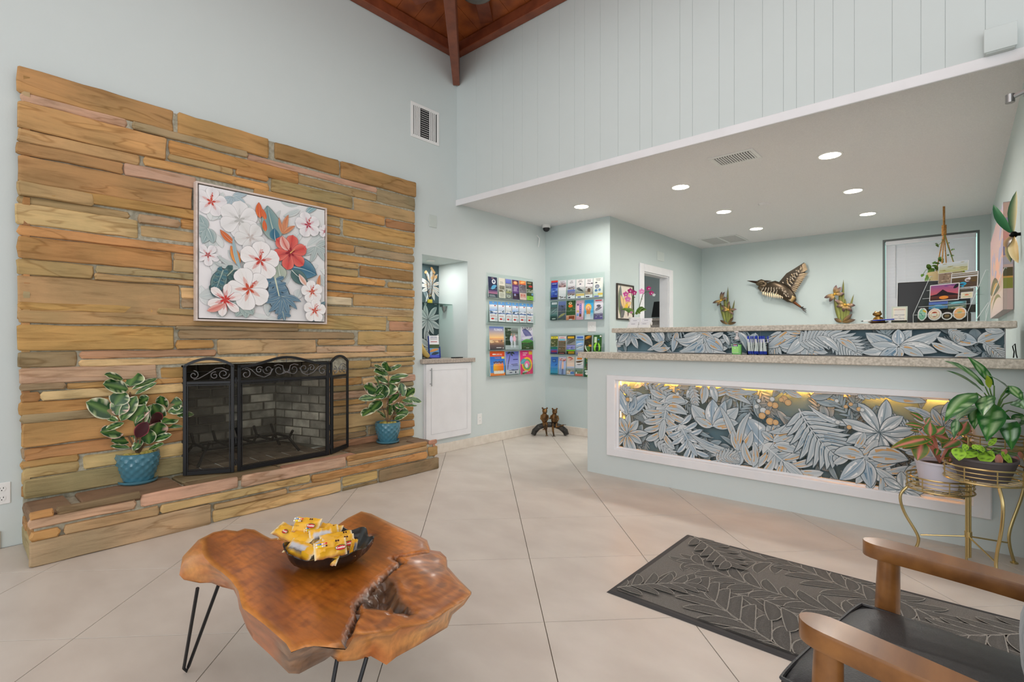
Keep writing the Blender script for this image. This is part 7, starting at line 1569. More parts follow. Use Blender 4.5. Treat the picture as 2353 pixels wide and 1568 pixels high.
for (a, b, hz, hw, li) in specs:
    o = ZM['P']; A = onz(o[0]+a[0]/o[2], o[1]+a[1]/o[2], ZT_+hz); B = onz(o[0]+b[0]/o[2], o[1]+b[1]/o[2], ZT_+hz+R.uniform(-.006, .004))
    cc_ = cb0.xy; 
    for P_ in (A, B):
        d_ = P_.xy-cc_
        if d_.length > .135 and li not in (0, 1, 11): d_ = d_.normalized()*.125; P_.x, P_.y = (cc_+d_).x, (cc_+d_).y
    u = B-A; ln = u.length; u.normalize(); t = thing('snack_packet', 'yellow '+labs[li], 'snack packet', (A+B)*.5, 'yellow snack packets in the bowl')
    vv = toward((A+B)*.5); vv = (vv+Vector((0, 0, .35))); nn = (vv-u*vv.dot(u)).normalized(); dn = nn.cross(u).normalized()
    if dn.z > 0: dn = -dn
    fr = Fr(A, u, -dn, nn); h = .050; NX, NY = 12, 6; mb = MB()
    def H(i, j): s_ = math.sin(PI*j/NY)*min(1, min(i, NX-i)/2.0); return .010*s_+.012*noise.noise(Vector((i*.7+li*7, j*.8, li)))*min(1, s_*2+.3)+(.0015 if i % 2 else 0)*s_
    hh = [[H(i, j) for j in range(NY+1)] for i in range(NX+1)]
    def cl(x, y):
        if x < .035 or x > .965: return (226, 214, 180)
        if li in (2, 6, 12) and .15 < x < .75 and .2 < y < .75: return (196, 196, 200) if int(y*14) % 2 else (110, 106, 104)
        if li == 5 and x > .55 and .3 < y < .8: return (150, 150, 156)
        if .50 < x < .56: return (240, 226, 190)
        if y < .08: return (150, 84, 34)
        return YL
    vs = []; vc = []
    for sd in (1, -1):
        for i in range(NX+1):
            for j in range(NY+1): vs.append(fr.pt(ln*i/NX, h*(j/NY-.5)*(1+.05*math.sin(i*1.7+j+li)), sd*hh[i][j]*(1 if sd > 0 else .8)+(.0002*sd))); vc.append(cl(i/NX, j/NY))
    o2 = (NX+1)*(NY+1); fs = []
    for i in range(NX):
        for j in range(NY):
            a_ = i*(NY+1)+j; fs.append((a_, a_+NY+1, a_+NY+2, a_+1)); fs.append((o2+a_, o2+a_+1, o2+a_+NY+2, o2+a_+NY+1))
    mb.add(vs, fs, 0, None, vc)
    ztop = max(max(q) for q in hh)*.98
    if li in (0, 3, 7, 8, 9, 1, 10):
        def dot(x, y, r, c, k=0): mb.add([fr.pt(ln*x+r*math.cos(2*PI*q/10), h*(y-.5)+r*math.sin(2*PI*q/10), ztop*.93+.0018+k*.0002) for q in range(10)], [tuple(range(10))], 0, c)
        if li in (0, 3, 10):
            for q, c in enumerate(((236, 236, 230), (120, 170, 210), (60, 120, 190), (240, 220, 220), (230, 150, 150), (206, 40, 50))):
                dot(.08+q*.06, .78, .0027, c); dot(.08+q*.06, .64, .0027, ((236, 232, 220), (230, 220, 60), (240, 220, 60), (230, 226, 210), (190, 186, 190), (90, 50, 30))[q])
        for q in range(2 if li != 1 else 0): dot(.68+q*.07, .8, .003, (70, 36, 22))
        if li != 9:
            cx_ = .80 if li != 1 else .4
            mb.add([fr.pt(ln*cx_+.016*math.cos(2*PI*q/14), h*(.38-.5)+.0085*math.sin(2*PI*q/14), ztop*.93+.002) for q in range(14)], [tuple(range(14))], 0, (96, 110, 50))
            mb.add([fr.pt(ln*cx_+.0145*math.cos(2*PI*q/14), h*(.37-.5)+.0068*math.sin(2*PI*q/14), ztop*.93+.0022) for q in range(14)], [tuple(range(14))], 0, (196, 40, 44))
            text_mb('Keebler', fr, ln*cx_, h*(.38-.5), .0085, (246, 240, 232), ztop*.93+.0026, mb=mb, bold=.0002)
    if li == 0: text_mb('better lunch', fr, ln*.2, h*(.32-.5), .006, (60, 50, 46), ztop*.93+.0026, mb=mb)
    mb.build('wrapper', pkm, t, smooth=True, ang=50)
# ================================================================== door mat
mx0, mx1, my0, my1 = -1.212, .30, 2.03, 2.942
mt = thing('door_mat', 'charcoal door mat with a raised leaf pattern and black rubber border', 'mat', (-.45, 2.48, 0))
mb = MB(); mb.add([(mx0, my0, .001), (mx1, my0, .001), (mx1, my1, .001), (mx0, my1, .001), (mx0+.012, my0+.012, .009), (mx1-.012, my0+.012, .009), (mx1-.012, my1-.012, .009), (mx0+.012, my1-.012, .009)], [(0, 3, 2, 1), (4, 5, 6, 7), (0, 1, 5, 4), (1, 2, 6, 5), (2, 3, 7, 6), (3, 0, 4, 7)])
mb.build('rubber_base', mat('black_rubber', (58, 57, 57), .7), mt)
ar = Art(Fr((mx0+.034, my0+.034, .009), (1, 0, 0), (0, 1, 0)), mx1-mx0-.068, my1-my0-.068, (146, 143, 137), eps=3e-5, n0=.001); mw, mh = ar.w, ar.h
DK_, LT_ = (116, 114, 110), (190, 186, 177)
R.seed(3)
def mfrond(u0, v0, u1, v1, bend, ll, n, wd):
    b = Vector((u0*mw, v0*mh)); t = Vector((u1*mw, v1*mh)); d = t-b; ln = d.length; pr_ = Vector((-d.y, d.x))/ln; c = (b+t)*.5+pr_*bend*ln
    for i in range(n):
        x = .04+.9*i/(n-1); p = bez(b, c, t, x); q = (bez(b, c, t, min(1, x+.03))-bez(b, c, t, x-.03)).normalized(); k = .55+.55*math.sin(PI*(.15+.7*x))
        for sg in (1, -1):
            a = sg*(1.0-.4*x); dr = Vector((q.x*math.cos(a)-q.y*math.sin(a), q.x*math.sin(a)+q.y*math.cos(a)))
            ar.leaf(p, p+dr*ll*k, wd, -.26*sg, DK_, (130, 128, 123), LT_, .08, None, n=8, peak=.5, pw=.7)
    ar.line([tuple(bez(b, c, t, x/8)) for x in range(9)], .007, LT_); ar.k += 2
for q in ((.05,.25,.42,.40,.1,.16,8,.05),(.42,1.02,.10,.60,-.1,.17,8,.05),(.46,.52,.12,.62,.1,.15,7,.05),(.80,.72,.38,.98,.1,.19,8,.055),(.52,.98,.86,.62,.1,.16,8,.05),(.56,-.05,.20,.30,.1,.2,8,.06),(.36,.40,.70,.12,.12,.2,8,.06),(.95,.30,.50,.50,-.1,.2,8,.06),(.72,.0,1.0,.28,.1,.16,7,.05),(1.0,.98,.78,.6,.1,.17,7,.05),(.0,.0,.16,.3,.1,.13,6,.04),(.02,.98,.2,.72,.1,.14,6,.045),(.98,.5,.8,.3,.1,.16,6,.05)): mfrond(*q)
pile = attrmat('mat_pile', .95, .1, grain=.45, gscale=420, bump=.9)
po = ar.build('leaf_pile', pile, mt)
# ================================================================== armchair
wd_ = noisy('walnut_arm_wood', (114, 72, 34), (150, 100, 50), 7, .32, stretch=(3, .6, 3), detail=8, coat=.25, lo=.3, hi=.7)
AG = math.radians(-10); ca, cs_ = math.cos(AG), math.sin(AG)
FO = Vector((-.232, 1.108, 0)); fC = Fr(FO, (ca, cs_, 0), (-cs_, ca, 0), (0, 0, 1))
ch = thing('armchair', 'wooden armchair with black vinyl seat, right foreground, its back out of frame', 'chair', FO)
def arm(s0, t0, sg):
    mb = MB(); pr = []; n = 18
    for i in range(n+1):
        s_ = .62*(i/n)**2.2; hw = .036*min(1, (1-(1-min(1, s_/.05))**2)**.5)*(1-.28*max(0, s_-.1)/.5); zt = .622-.03*(s_/.62)**2; cy_ = t0+.03*math.sin(PI*s_/.62*.8)*sg*.6
        th = .038
        pr.append((s0+s_, cy_, hw, zt, th))
    vs = []
    for s_, c_, hw, zt, th in pr:
        hw = max(hw, .006)
        for a, z in ((-1, -.0), (-1, -.006), (-.95, 0.0), (.95, 0), (1, -.006), (1, -th+.008), (.9, -th), (-.9, -th), (-1, -th+.008)):
            if (a, z) == (-1, -.0): continue
            vs.append(fC.pt(s_, c_+a*hw, zt+z))
    k = 8; fs = [(i*k+j, i*k+(j+1) % k, (i+1)*k+(j+1) % k, (i+1)*k+j) for i in range(n) for j in range(k)]+[tuple(range(k))[::-1], tuple(n*k+j for j in range(k))]
    mb.add(vs, fs); mb.build('armrest', wd_, ch, smooth=True, ang=50)
arm(0, 0, -1); arm(-.055, .535, 1)
for s0, t0 in ((.048, .0), (-.0, .533)):
    mb = MB(); a = fC.pt(s0+.002, t0, .59); b = fC.pt(s0-.012, t0, 0); mb.tube([a.lerp(b, k/8) for k in range(9)], [.024+.006*math.sin(PI*min(1, k/6)*.6) if k < 6 else .028-.003*(k-5) for k in range(9)], 20); mb.build('leg', wd_, ch, smooth=True)
for t0 in (0, .533):
    a = fC.pt(.60, t0, .60); b = fC.pt(.52, t0, 0); mb = MB(); mb.tube([a, a.lerp(b, .5), b], [.02, .024, .017], 16); mb.build('leg', wd_, ch, smooth=True)
mb = MB(); 
for q in ((.03, .58, .012, .036, .33, .38), (.03, .58, .497, .521, .33, .38), (.0, .024, .02, .51, .33, .38), (.56, .584, .02, .51, .31, .36)): mb.cbox(*q, .004)
framed(mb, fC).build('seat_rail', wd_, ch)
vin = noisy('black_vinyl', (42, 42, 44), (50, 50, 52), 60, .42, bump=.15, bscale=260)
def pad(s0, s1, t0, t1, z0, z1, rnd, crown, f, name, m, par, N_=22):
    mb = MB(); vs = []; nu, nv = N_, N_
    def sq(x, k=5): return (abs(x)**k)
    for side in (1, -1):
        for i in range(nu+1):
            for j in range(nv+1):
                a, b = math.sin((i/nu*2-1)*PI/2), math.sin((j/nv*2-1)*PI/2)
                r_ = max(0, 1-(sq(a, 9)+sq(b, 9)))**.5
                x = (s0+s1)/2+(s1-s0)/2*a*(1-.02*sq(b, 6)); y = (t0+t1)/2+(t1-t0)/2*b*(1-.02*sq(a, 6))
                z = (z0+z1)/2+side*((z1-z0)/2-rnd+rnd*r_+crown*(1-a*a)*(1-b*b)*(1 if side > 0 else 0))
                vs.append(f.pt(x, y, z))
    k = (nu+1)*(nv+1); fs = []
    for i in range(nu):
        for j in range(nv):
            q = i*(nv+1)+j; fs.append((q, q+nv+1, q+nv+2, q+1)); q += k; fs.append((q, q+1, q+nv+2, q+nv+1))
    edge_ = [i*(nv+1) for i in range(nu+1)]+[nu*(nv+1)+j for j in range(1, nv+1)]+[i*(nv+1)+nv for i in range(nu-1, -1, -1)]+[j for j in range(nv-1, 0, -1)]
    for i in range(len(edge_)): a, b = edge_[i-1], edge_[i]; fs.append((a, b, b+k, a+k))
    mb.add(vs, fs); o = mb.build(name, m, par, smooth=True, ang=80)
    return [mb.v[e] for e in edge_]
eg = pad(-.055, .50, .028, .505, .385, .474, .02, .014, fC, 'seat_cushion', vin, ch)
MB().tube([Vector(p)+Vector((0, 0, .004)) for p in eg], .0042, 6, closed=True).build('piping', vin, ch, smooth=True)
fB = Fr(fC.pt(.50, .03, .46), fC.v, (ca*.25, cs_*.25, 1)); fB.n = -fB.u.cross(fB.v)*-1
pad(0, .475, .02, .42, -.05, .05, .02, .01, Fr(fC.pt(.56, .03, .46), fC.v, (ca*.25, cs_*.25, 1)), 'back_cushion', vin, ch, 14)
# velvet pillow against the back
pf = Fr(fC.pt(.40, .27, .665), fC.v, (ca*.22, cs_*.22, 1)); tv = noisy('grey_teal_velvet', (82, 100, 106), (106, 122, 126), 5, .8, bump=.2, bscale=90); bsdf(tv).inputs['Sheen Weight'].default_value = .5
mb = MB(); vs = []; n = 24
for i in range(n+1):
    for j in range(2*n):
        p = PI*i/n; a = 2*PI*j/(2*n); c_, s_ = math.cos(a), math.sin(a)
        r_ = math.sin(p)**.8; q = (abs(c_)**3.2+abs(s_)**3.2)**(-1/3.2)
        u = .205*r_*q*c_; v = .195*r_*q*s_; t_ = .118*math.cos(p)*(1-.25*(abs(u)/.2)**3)*(1-.2*(abs(v)/.19)**3)
        vs.append(pf.pt(u, v, t_+.004*noise.noise(Vector((u*18, v*18, 3)))))
fs = [(i*2*n+j, (i+1)*2*n+j, (i+1)*2*n+(j+1) % (2*n), i*2*n+(j+1) % (2*n)) for i in range(n) for j in range(2*n)]
mb.add(vs, fs); tag(mb.build('throw_pillow', tv, smooth=True, ang=180), 'grey-teal velvet pillow leaning in the armchair, cut off by the right edge', 'pillow')
# ================================================================== brass plant stand
ps = thing('plant_stand', 'three-tier folding brass wire plant stand in front of the counter', 'plant stand', (.034, 3.567, 0))
PL = Vector((.034, 3.567, 0)); RG = [(Vector((-.08, 3.55, 0)), .142, .36, .425), (Vector((.088, 3.42, 0)), .152, .468, .54), (Vector((.135, 3.645, 0)), .120, .60, .66)]
FT = [Vector((-.19, 3.50, 0)), Vector((.137, 3.283, 0)), Vector((.212, 3.69, 0))]
for (c, r, z0, z1), nm in zip(RG, ('low', 'mid', 'high')):
    e = bpy.data.objects.new('tray', None); COL.objects.link(e); e.parent = ps; ORG[e.name] = ORG[ps.name]
    for z, rr in ((z0, .0045), ((z0+z1)/2-.006, .0025), ((z0+z1)/2+.014, .0025), (z1, .0045)):
        MB().tube([(c.x+r*math.cos(2*PI*k/40), c.y+r*math.sin(2*PI*k/40), z) for k in range(40)], rr, 6, closed=True).build('ring', 'gold', e, smooth=True)
    mb = MB()
    for k in range(8): a = 2*PI*k/8+.3; mb.tube([(c.x+r*math.cos(a), c.y+r*math.sin(a), z0), (c.x+r*math.cos(a), c.y+r*math.sin(a), z1)], .003, 6)
    for k in range(-3, 4): q = k*r/4; w2 = math.sqrt(r*r-q*q); mb.tube([(c.x-w2, c.y+q, z0+.001), (c.x+w2, c.y+q, z0+.001)], .002, 5)
    mb.build('uprights', 'gold', e)
def sleg(c, r, z0, foot):
    d = (foot-PL).normalized(); top = Vector((c.x, c.y, 0))+d*r*.96; mb = MB(); H = z0
    pts = [top+Vector((0, 0, H)), top+d*.035+Vector((0, 0, H*.84)), top.lerp(foot, .3)+d*.024+Vector((0, 0, H*.6)), foot-d*.018+Vector((0, 0, H*.3)), foot-d*.022+Vector((0, 0, H*.16)), foot+Vector((0, 0, .006))]
    sm = []
    for i in range(len(pts)-1):
        p0, p1, p2, p3 = pts[max(0, i-1)], pts[i], pts[i+1], pts[min(len(pts)-1, i+2)]
        for k in range(5):
            t_ = k/5; sm.append(.5*((2*p1)+(p2-p0)*t_+(2*p0-5*p1+4*p2-p3)*t_*t_+(3*p1-p0-3*p2+p3)*t_**3))
    sm.append(pts[-1]); mb.tube(sm, .0072, 10); mb.lathe([(0, 0), (.016, 0), (.016, .006), (.008, .010), (0, .01)], (foot.x, foot.y, .0005), 14); mb.build('leg', 'gold', ps, smooth=True)
    z = .13; mid = foot-d*.032; mb = MB(); mb.tube([PL+Vector((0, 0, .13)), Vector((mid.x, mid.y, .105))], .004, 8); mb.build('brace', 'gold', ps, smooth=True)
for (c, r, z0, z1), f in zip(RG, FT): sleg(c, r, z0, f)
mb = MB()
for k, (dx, dy, h) in enumerate(((-.007, 0, .42), (.007, .003, .53), (0, -.008, .65))): mb.tube([PL+Vector((dx, dy, .02 if k else .001)), PL+Vector((dx, dy, h))], .0058, 10)
mb.build('centre_post', 'gold', ps, smooth=True)
mb = MB(); mb.tube([PL+Vector((0, 0, .125)), PL+Vector((0, 0, .155))], .016, 12); mb.build('hinge_collar', 'gold', ps, smooth=True)
ZM['S'] = (2020, 800, 2.4204)
def pot(t, c, z, rt, rb, h, m, sm=24):
    MB().lathe([(0, 0), (rb, 0), (rt, h-.012), (rt+.004, h-.010), (rt+.004, h), (rt-.004, h), (rt-.006, h-.02), (0, h-.022)], (c.x, c.y, z), 40).build('pot', m, t, smooth=True); MB().lathe([(0, h-.018), (rt-.005, h-.020)], (c.x, c.y, z), 24).build('soil', soil, t)
def leaves(t, zk, L_, cf, d, stemm, top, k=1.0, sag=.08, lit=.7, pw=.85):
    for i, q in enumerate(L_):
        bx, by, tx, ty, wd = q[:5]; dd = q[5] if len(q) > 5 else R.uniform(-.05, .04); mb = MB()
        px_leaf(mb, zk, (bx, by), (tx, ty), wd*k, d+R.uniform(-.02, .02), cf(q[6] if len(q) > 6 else 0), dd, sag, lit, n=10, fold=.2, curl=.05, peak=.42, pw=pw); mb.build('leaf', 'leafc', t, smooth=True, ang=70)
        o = ZM[zk]; b = ond(o[0]+bx/o[2], o[1]+by/o[2], d); MB().tube([b, (b+top)*.5+Vector((0, 0, .03)), top], [.003, .0035, .004], 6).build('stalk', stemm, t, smooth=True)
def agl(v):
    s0 = R.uniform(0, 9)
    def f(x, s):
        nz = noise.noise(Vector((x*9+s0, s*2.5, s0))); e = abs(s)
        if v == 2: return (170, 190, 60)
        if e < .1: return (70, 130, 50)
        if e < .5+nz*.7 and .12 < x < .88: return ((160, 188, 140) if v == 0 else (186, 214, 190))
        return (34+int(20*nz), 100+int(30*nz), 36)
    return f
t = thing('silver_leaf_plant', 'tall silvery green broadleaf plant on the highest tier of the brass stand', 'plant', (RG[2][0].x, RG[2][0].y, .602))
pot(t, RG[2][0], .604, .095, .075, .15, 'plastic'); top = Vector((RG[2][0].x, RG[2][0].y, .75))
leaves(t, 'S', [(590,215,360,72,95,-.1),(585,250,372,126,55,-.1),(640,210,490,48,60,0),(615,225,598,150,48,0,2),(735,245,595,150,80,-.1,1),(720,210,806,300,60,-.1),(540,250,365,412,120,-.12),(540,320,430,410,110,-.1),(540,330,530,455,80,-.08),(600,265,580,378,110,-.15),(640,310,598,522,150,-.15),(665,345,705,495,90,-.12),(715,385,737,572,112,-.2,1),(745,300,815,345,80,-.2,1),(800,370,760,440,90,0),(430,390,415,505,50,0),(700,250,806,250,50,0)], agl, 2.62, gstem, top, .72, .10, pw=1.0)
def redl(v):
    def f(x, s):
        e = abs(s); nz = noise.noise(Vector((x*6, s*3, v*5+1)))
        if e > .95: return (196, 84, 84) if v != 1 else (190, 130, 50)
        if e < .08: return (226, 130, 120)
        return lerp((60, 112, 44), (140, 126, 50) if v == 1 else (86, 130, 56), .5+nz)
    return f
t = thing('red_edged_plant', 'small red and green leafed plant in a white pot on the lowest tier', 'plant', (RG[0][0].x, RG[0][0].y, .363))
pot(t, RG[0][0]+Vector((-.005, 0, 0)), .364, .098, .078, .145, mat('white_lilac_pot', (214, 212, 226), .35)); top = Vector((RG[0][0].x, RG[0][0].y, .50)); pst = mat('pink_stem', (214, 140, 120), .5)
leaves(t, 'S', [(300,500,60,560,52,-.02,1),(250,405,168,360,36,0),(240,440,142,424,30,0),(225,465,172,458,20,0),(225,520,130,562,46,-.03),(240,520,212,628,66,-.03,1),(285,490,285,412,56,0),(305,480,365,438,48,0),(300,480,390,510,70,0,1),(262,420,285,385,22,0),(330,560,315,600,30,-.02),(440,510,350,560,64,-.03),(440,490,492,408,74,0),(440,470,420,398,50,0),(450,510,525,545,34,0,1),(430,550,385,645,66,-.03),(300,540,250,500,30,0,0)], redl, 2.70, pst, top, 1.1, .05)
def pray(v):
    def f(x, s):
        if v == 1: return lerp((196, 110, 110), (150, 120, 70), x)
        return (86, 120, 40) if (.12 < abs(s) < .55 and int(x*14) % 2 == 0) else (150, 196, 60)
    return f
t = thing('prayer_plant', 'low bright green patterned prayer plant in a dark grey bowl pot on the middle tier', 'plant', (RG[1][0].x, RG[1][0].y, .471))
pot(t, RG[1][0], .472, .125, .095, .105, mat('dark_grey_pot', (82, 76, 78), .5)); top = Vector((RG[1][0].x, RG[1][0].y, .565))
leaves(t, 'S', [(440,555,444,628,54,-.03),(548,575,468,612,40,-.03),(600,575,588,652,62,-.04),(590,570,530,548,30,0),(602,580,640,602,26,0),(680,575,742,656,34,-.03),(665,590,668,672,28,-.02,1),(765,600,748,668,28,0,1),(610,545,656,500,22,0),(490,570,462,535,30,0),(520,560,560,545,30,0),(700,560,690,600,24,0,1),(770,590,806,610,36,0,1),(640,600,610,570,20,0)], pray, 2.47, gstem, top, 1.1, .04)
# ================================================================== on the far walls
YW = Y5-.045
def wq(k, x, y, n=0): o = ZM[k]; return ony(o[0]+x/o[2], o[1]+y/o[2], YW-n)
ZM['V'] = (1700, 590, 11.2); ZM['T'] = (1380, 560, 4.525); ZM['U'] = (1850, 450, 3.646)
hr = thing('metal_heron', 'bronze metal heron in flight on the back wall', 'wall sculpture', (-1.95, Y5, 1.9))
cam_y = Vector((0, -1, .1))
def feather(par, k, a, b, wd, c1, c2, n=0, nm='feather', mb=None, lift=.012):
    A, B = wq(k, *a, n), wq(k, *b, n); m_ = (A+B)*.5+Vector((0, -lift, 0)); own = mb is None; mb = mb or MB()
    blade(mb, (A, m_, B), wd/ZM[k][2]*(A.y/1.27)/FPX*1.0, cam_y, lambda x, s: lerp(c1, c2, min(1, max(0, x*1.1-.1))) if abs(s) < .85 else (48, 42, 36), 6, fold=-.15, peak=.5, pw=.7)
    if own: mb.build(nm, 'bronze', par, smooth=True, ang=60)
DBR, GLD, PAL = (74, 64, 54), (226, 196, 150), (250, 232, 206)
def mix2(a, b, t): return (a[0]+(b[0]-a[0])*t, a[1]+(b[1]-a[1])*t)
# upper wing: leading edge from shoulder to tip, feathers fanning off it
R.seed(21)
wing = MB(); wing.prism([(p.x, p.z) for p in [wq('V', *q) for q in ((960, 710), (1200, 430), (1400, 310), (1650, 150), (1700, 250), (1680, 450), (1600, 640), (1480, 820), (1300, 960), (1180, 860))]], Fr((0, YW, 0), (1, 0, 0), (0, 0, 1)), -.004, .0, col=(66, 58, 48)); wing.build('wing', 'bronze', hr)
for i in range(20):
    t_ = i/19; a = mix2((1560, 260), (1240, 900), t_); b = mix2((1700, 170), (1760, 330), min(1, t_*3)) if t_ < .33 else mix2((1785, 390), (1400, 1000), (t_-.33)/.67); feather(hr, 'V', a, b, 58, DBR, lerp(GLD, DBR, .3), .004+.0006*i)
for row in range(6):
    nn = 5+row if row < 4 else 8
    for i in range(nn):
        t_ = (i+.5)/nn; e0 = mix2((1010, 700), (1620, 190), t_); e1 = mix2((1250, 880), (1560, 300), t_); c_ = mix2(e0, e1, .12+.15*row); feather(hr, 'V', (c_[0]-20, c_[1]-22), (c_[0]+42, c_[1]+26), 42, DBR, PAL if R.random() < .75 else GLD, .016+.002*row, lift=.02)
body = MB(); body.tube([wq('V', *q, .03) for q in ((560, 860), (700, 800), (880, 770), (1060, 850), (1200, 960), (1330, 1080), (1410, 1160))], [.03, .07, .085, .095, .09, .07, .03], 14, col=(80, 68, 54)); body.v = [(p[0], YW-.03+(p[1]-YW+.03)*.45, p[2]) for p in body.v]
body.tube([wq('V', *q, .03) for q in ((570, 850), (520, 800), (560, 740), (640, 760), (680, 720), (650, 660), (560, 640), (500, 670))], [.03, .034, .036, .034, .028, .026, .034, .038], 10, col=(98, 84, 66))
body.ball(wq('V', 520, 680, .03), .048, 12, 8, col=(108, 92, 70), sc=(1.25, .6, .9)); body.tube([wq('V', 440, 665, .03), wq('V', 310, 640, .03), wq('V', 188, 622, .03)], [.020, .012, .002], 8, col=(60, 40, 30)); body.build('body', 'bronze', hr, smooth=True, ang=70)
for a, b in (((450, 650), (850, 648)), ((480, 630), (835, 620))): feather(hr, 'V', a, b, 34, (50, 42, 36), (60, 48, 36), .05, 'crest')
for i in range(10):
    t_ = i/9; a = mix2((600, 900), (1080, 960), t_); b = mix2((600, 1000), (1100, 1090), t_); b = (b[0], b[1]+25*math.sin(PI*t_)); feather(hr, 'V', a, b, 50, GLD, PAL, .055)
for row, (y0_, y1_, nn) in enumerate(((860, 920, 8), (810, 860, 8), (760, 800, 7))):
    for i in range(nn): x = 560+(540 if row < 2 else 420)*i/(nn-1)+20*row; yy = y0_+(60*i/nn if row < 2 else 30); feather(hr, 'V', (x, yy-10), (x-6, yy+62), 48, DBR, PAL, .060+.004*row)
for i in range(12): x = 1060+R.uniform(0, 220); yy = 780+(x-1060)*1.1+R.uniform(-30, 90); feather(hr, 'V', (x, yy), (x+30, yy+50), 40, DBR, PAL, .075)
for i in range(6): feather(hr, 'V', (1230+i*14, 1080-i*18), (1370+i*18, 1180-i*22), 34, GLD, (120, 96, 50), .055)
mb = MB(); mb.tube([wq('V', 1360, 1150, .02), wq('V', 1570, 1300, .02)], [.022, .012], 8, col=(110, 64, 34))
for e in ((1640, 1285), (1710, 1340), (1712, 1385), (1708, 1430)): mb.tube([wq('V', 1570, 1300, .02), wq('V', (1570+e[0])/2, (1310+e[1])/2+8, .02), wq('V', *e, .02)], [.009, .007, .004], 6, col=(50, 44, 40))
mb.build('legs', 'bronze', hr, smooth=True)
for (x, z) in ((-1.95, 1.85), (-1.75, 2.0)): MB().tube([(x, YW, z), (x, Y5-.0005, z)], .008, 6).build('mounting_pin', 'bronze', hr)
def flowers(k, label, blades, fl, base):
    bx = wq(k, *base[0]); t = thing('metal_flower', label, 'wall sculpture', (bx.x, Y5, bx.z), 'metal flower sculptures on the back wall')
    for a, b, w_ in blades: feather(t, k, a, b, w_, (150, 156, 84), (112, 108, 60), .0, 'blade')
    for c, tips in fl:
        for q in tips: feather(t, k, c, q, 34, (190, 156, 84), (92, 74, 92), .03, 'petal', lift=.03)
        MB().ball(wq(k, *c, .045), .018, 8, 6, col=(226, 180, 80)).build('flower_centre', 'bronze', t, smooth=True)
    for q in base[1:]: feather(t, k, base[0], q, 34, (140, 110, 60), (74, 60, 56), .01, 'base_leaf')
    MB().tube([(bx.x, YW, bx.z+.08), (bx.x, Y5-.0005, bx.z+.08)], .008, 6).build('mounting_pin', 'bronze', t)
flowers('T', 'green and purple metal flower sculpture on the back wall left of the heron', (((1320, 835), (1325, 445), 26), ((1350, 835), (1395, 582), 22), ((1300, 835), (1240, 600), 40), ((1320, 838), (1285, 540), 44), ((1330, 838), (1340, 620), 46), ((1345, 838), (1370, 680), 40)), (((1250, 592), ((1163, 618), (1262, 498), (1320, 560), (1212, 650), (1290, 500))), ((1325, 688), ((1252, 640), (1418, 684), (1384, 738), (1256, 700), (1340, 600)))), ((1325, 840), (1240, 796), (1412, 818), (1382, 764)))
flowers('U', 'green and purple metal flower sculpture on the back wall right of the heron', (((310, 1058), (322, 700), 22), ((345, 1056), (408, 824), 18), ((290, 1058), (245, 840), 34), ((310, 1060), (290, 800), 38), ((325, 1060), (335, 860), 38), ((335, 1060), (365, 900), 32)), (((246, 826), ((158, 856), (262, 748), (306, 764), (331, 820), (203, 890))), ((334, 914), ((248, 872), (423, 920), (396, 972), (318, 974), (260, 930)))), ((310, 1062), (243, 1028), (424, 1038), (396, 990)))
# framed print and office beyond the door
fr = FX(X4, 5.322, 1.405); t = thing('framed_bird_of_paradise_print', 'narrow dark-framed flower print on the short wall behind the orchid', 'picture', (X4, 5.5, 1.4)); W2, H2 = .41, .43
mb = MB()
for q in ((0, W2, 0, .016), (0, W2, H2-.016, H2), (0, .016, .016, H2-.016), (W2-.016, W2, .016, H2-.016)): mb.cbox(*q, 0, .02, .002)
framed(mb, fr).build('frame', mat('dark_wood_frame', (56, 48, 40), .5), t)
ar = Art(fr, W2, H2, (226, 216, 200), n0=.006); mb = MB(); mb.box(.01, W2-.01, .01, H2-.01, .001, .006); framed(mb, fr).build('mount', 'plastic', t)
ar.leaf((.12, .02), (.10, .42), .12, .1, (140, 146, 140), (110, 116, 112)); ar.leaf((.06, .16), (.16, .02), .1, .2, (110, 106, 100), (80, 80, 80)); ar.leaf((.1, .0), (.07, .4), .02, .1, (140, 150, 90), (110, 130, 60))
for a, b in (((.2, .14), (.10, .30)), ((.22, .14), (.32, .32)), ((.22, .14), (.36, .22)), ((.2, .14), (.22, .33))): ar.leaf(a, b, .07, .1, (226, 186, 126), (240, 206, 150), (70, 60, 50), .05)
ar.leaf((.2, .12), (.28, .20), .06, .1, (240, 190, 40), (240, 200, 60)); ar.leaf((.28, .04), (.3, .18), .04, .1, (60, 50, 50), (150, 110, 110)); ar.leaf((.1, .02), (.2, .12), .08, .1, (90, 90, 88), (120, 120, 116)); ar.build('print', 'print', t)
tag(MB().cbox(-4.5, -3.30, 7.3, 7.95, 1.46, 1.50, .004).box(-4.5, -3.32, 7.32, 7.94, .0, 1.40).box(-4.5, -3.32, 7.36, 7.94, 1.40, 1.46).build('office_shelf_unit', 'laminate2'), 'grey shelf unit seen through the office doorway', 'shelf unit')
t = thing('office_monitor', 'black screen edge seen through the office doorway', 'monitor', (-3.6, 7.5, 1.501)); f2 = Fr((-3.69, 7.55, 1.53), (.9, -.2, 0), (.12, .12, 1)); mb = MB(); mb.cbox(0, .34, 0, .25, -.02, 0, .003); framed(mb, f2).build('screen', 'blackpl', t); MB().cbox(-3.6, -3.45, 7.52, 7.64, 1.5005, 1.515, .003).cbox(-3.54, -3.51, 7.57, 7.59, 1.515, 1.62, .002).build('stand', 'blackpl', t)
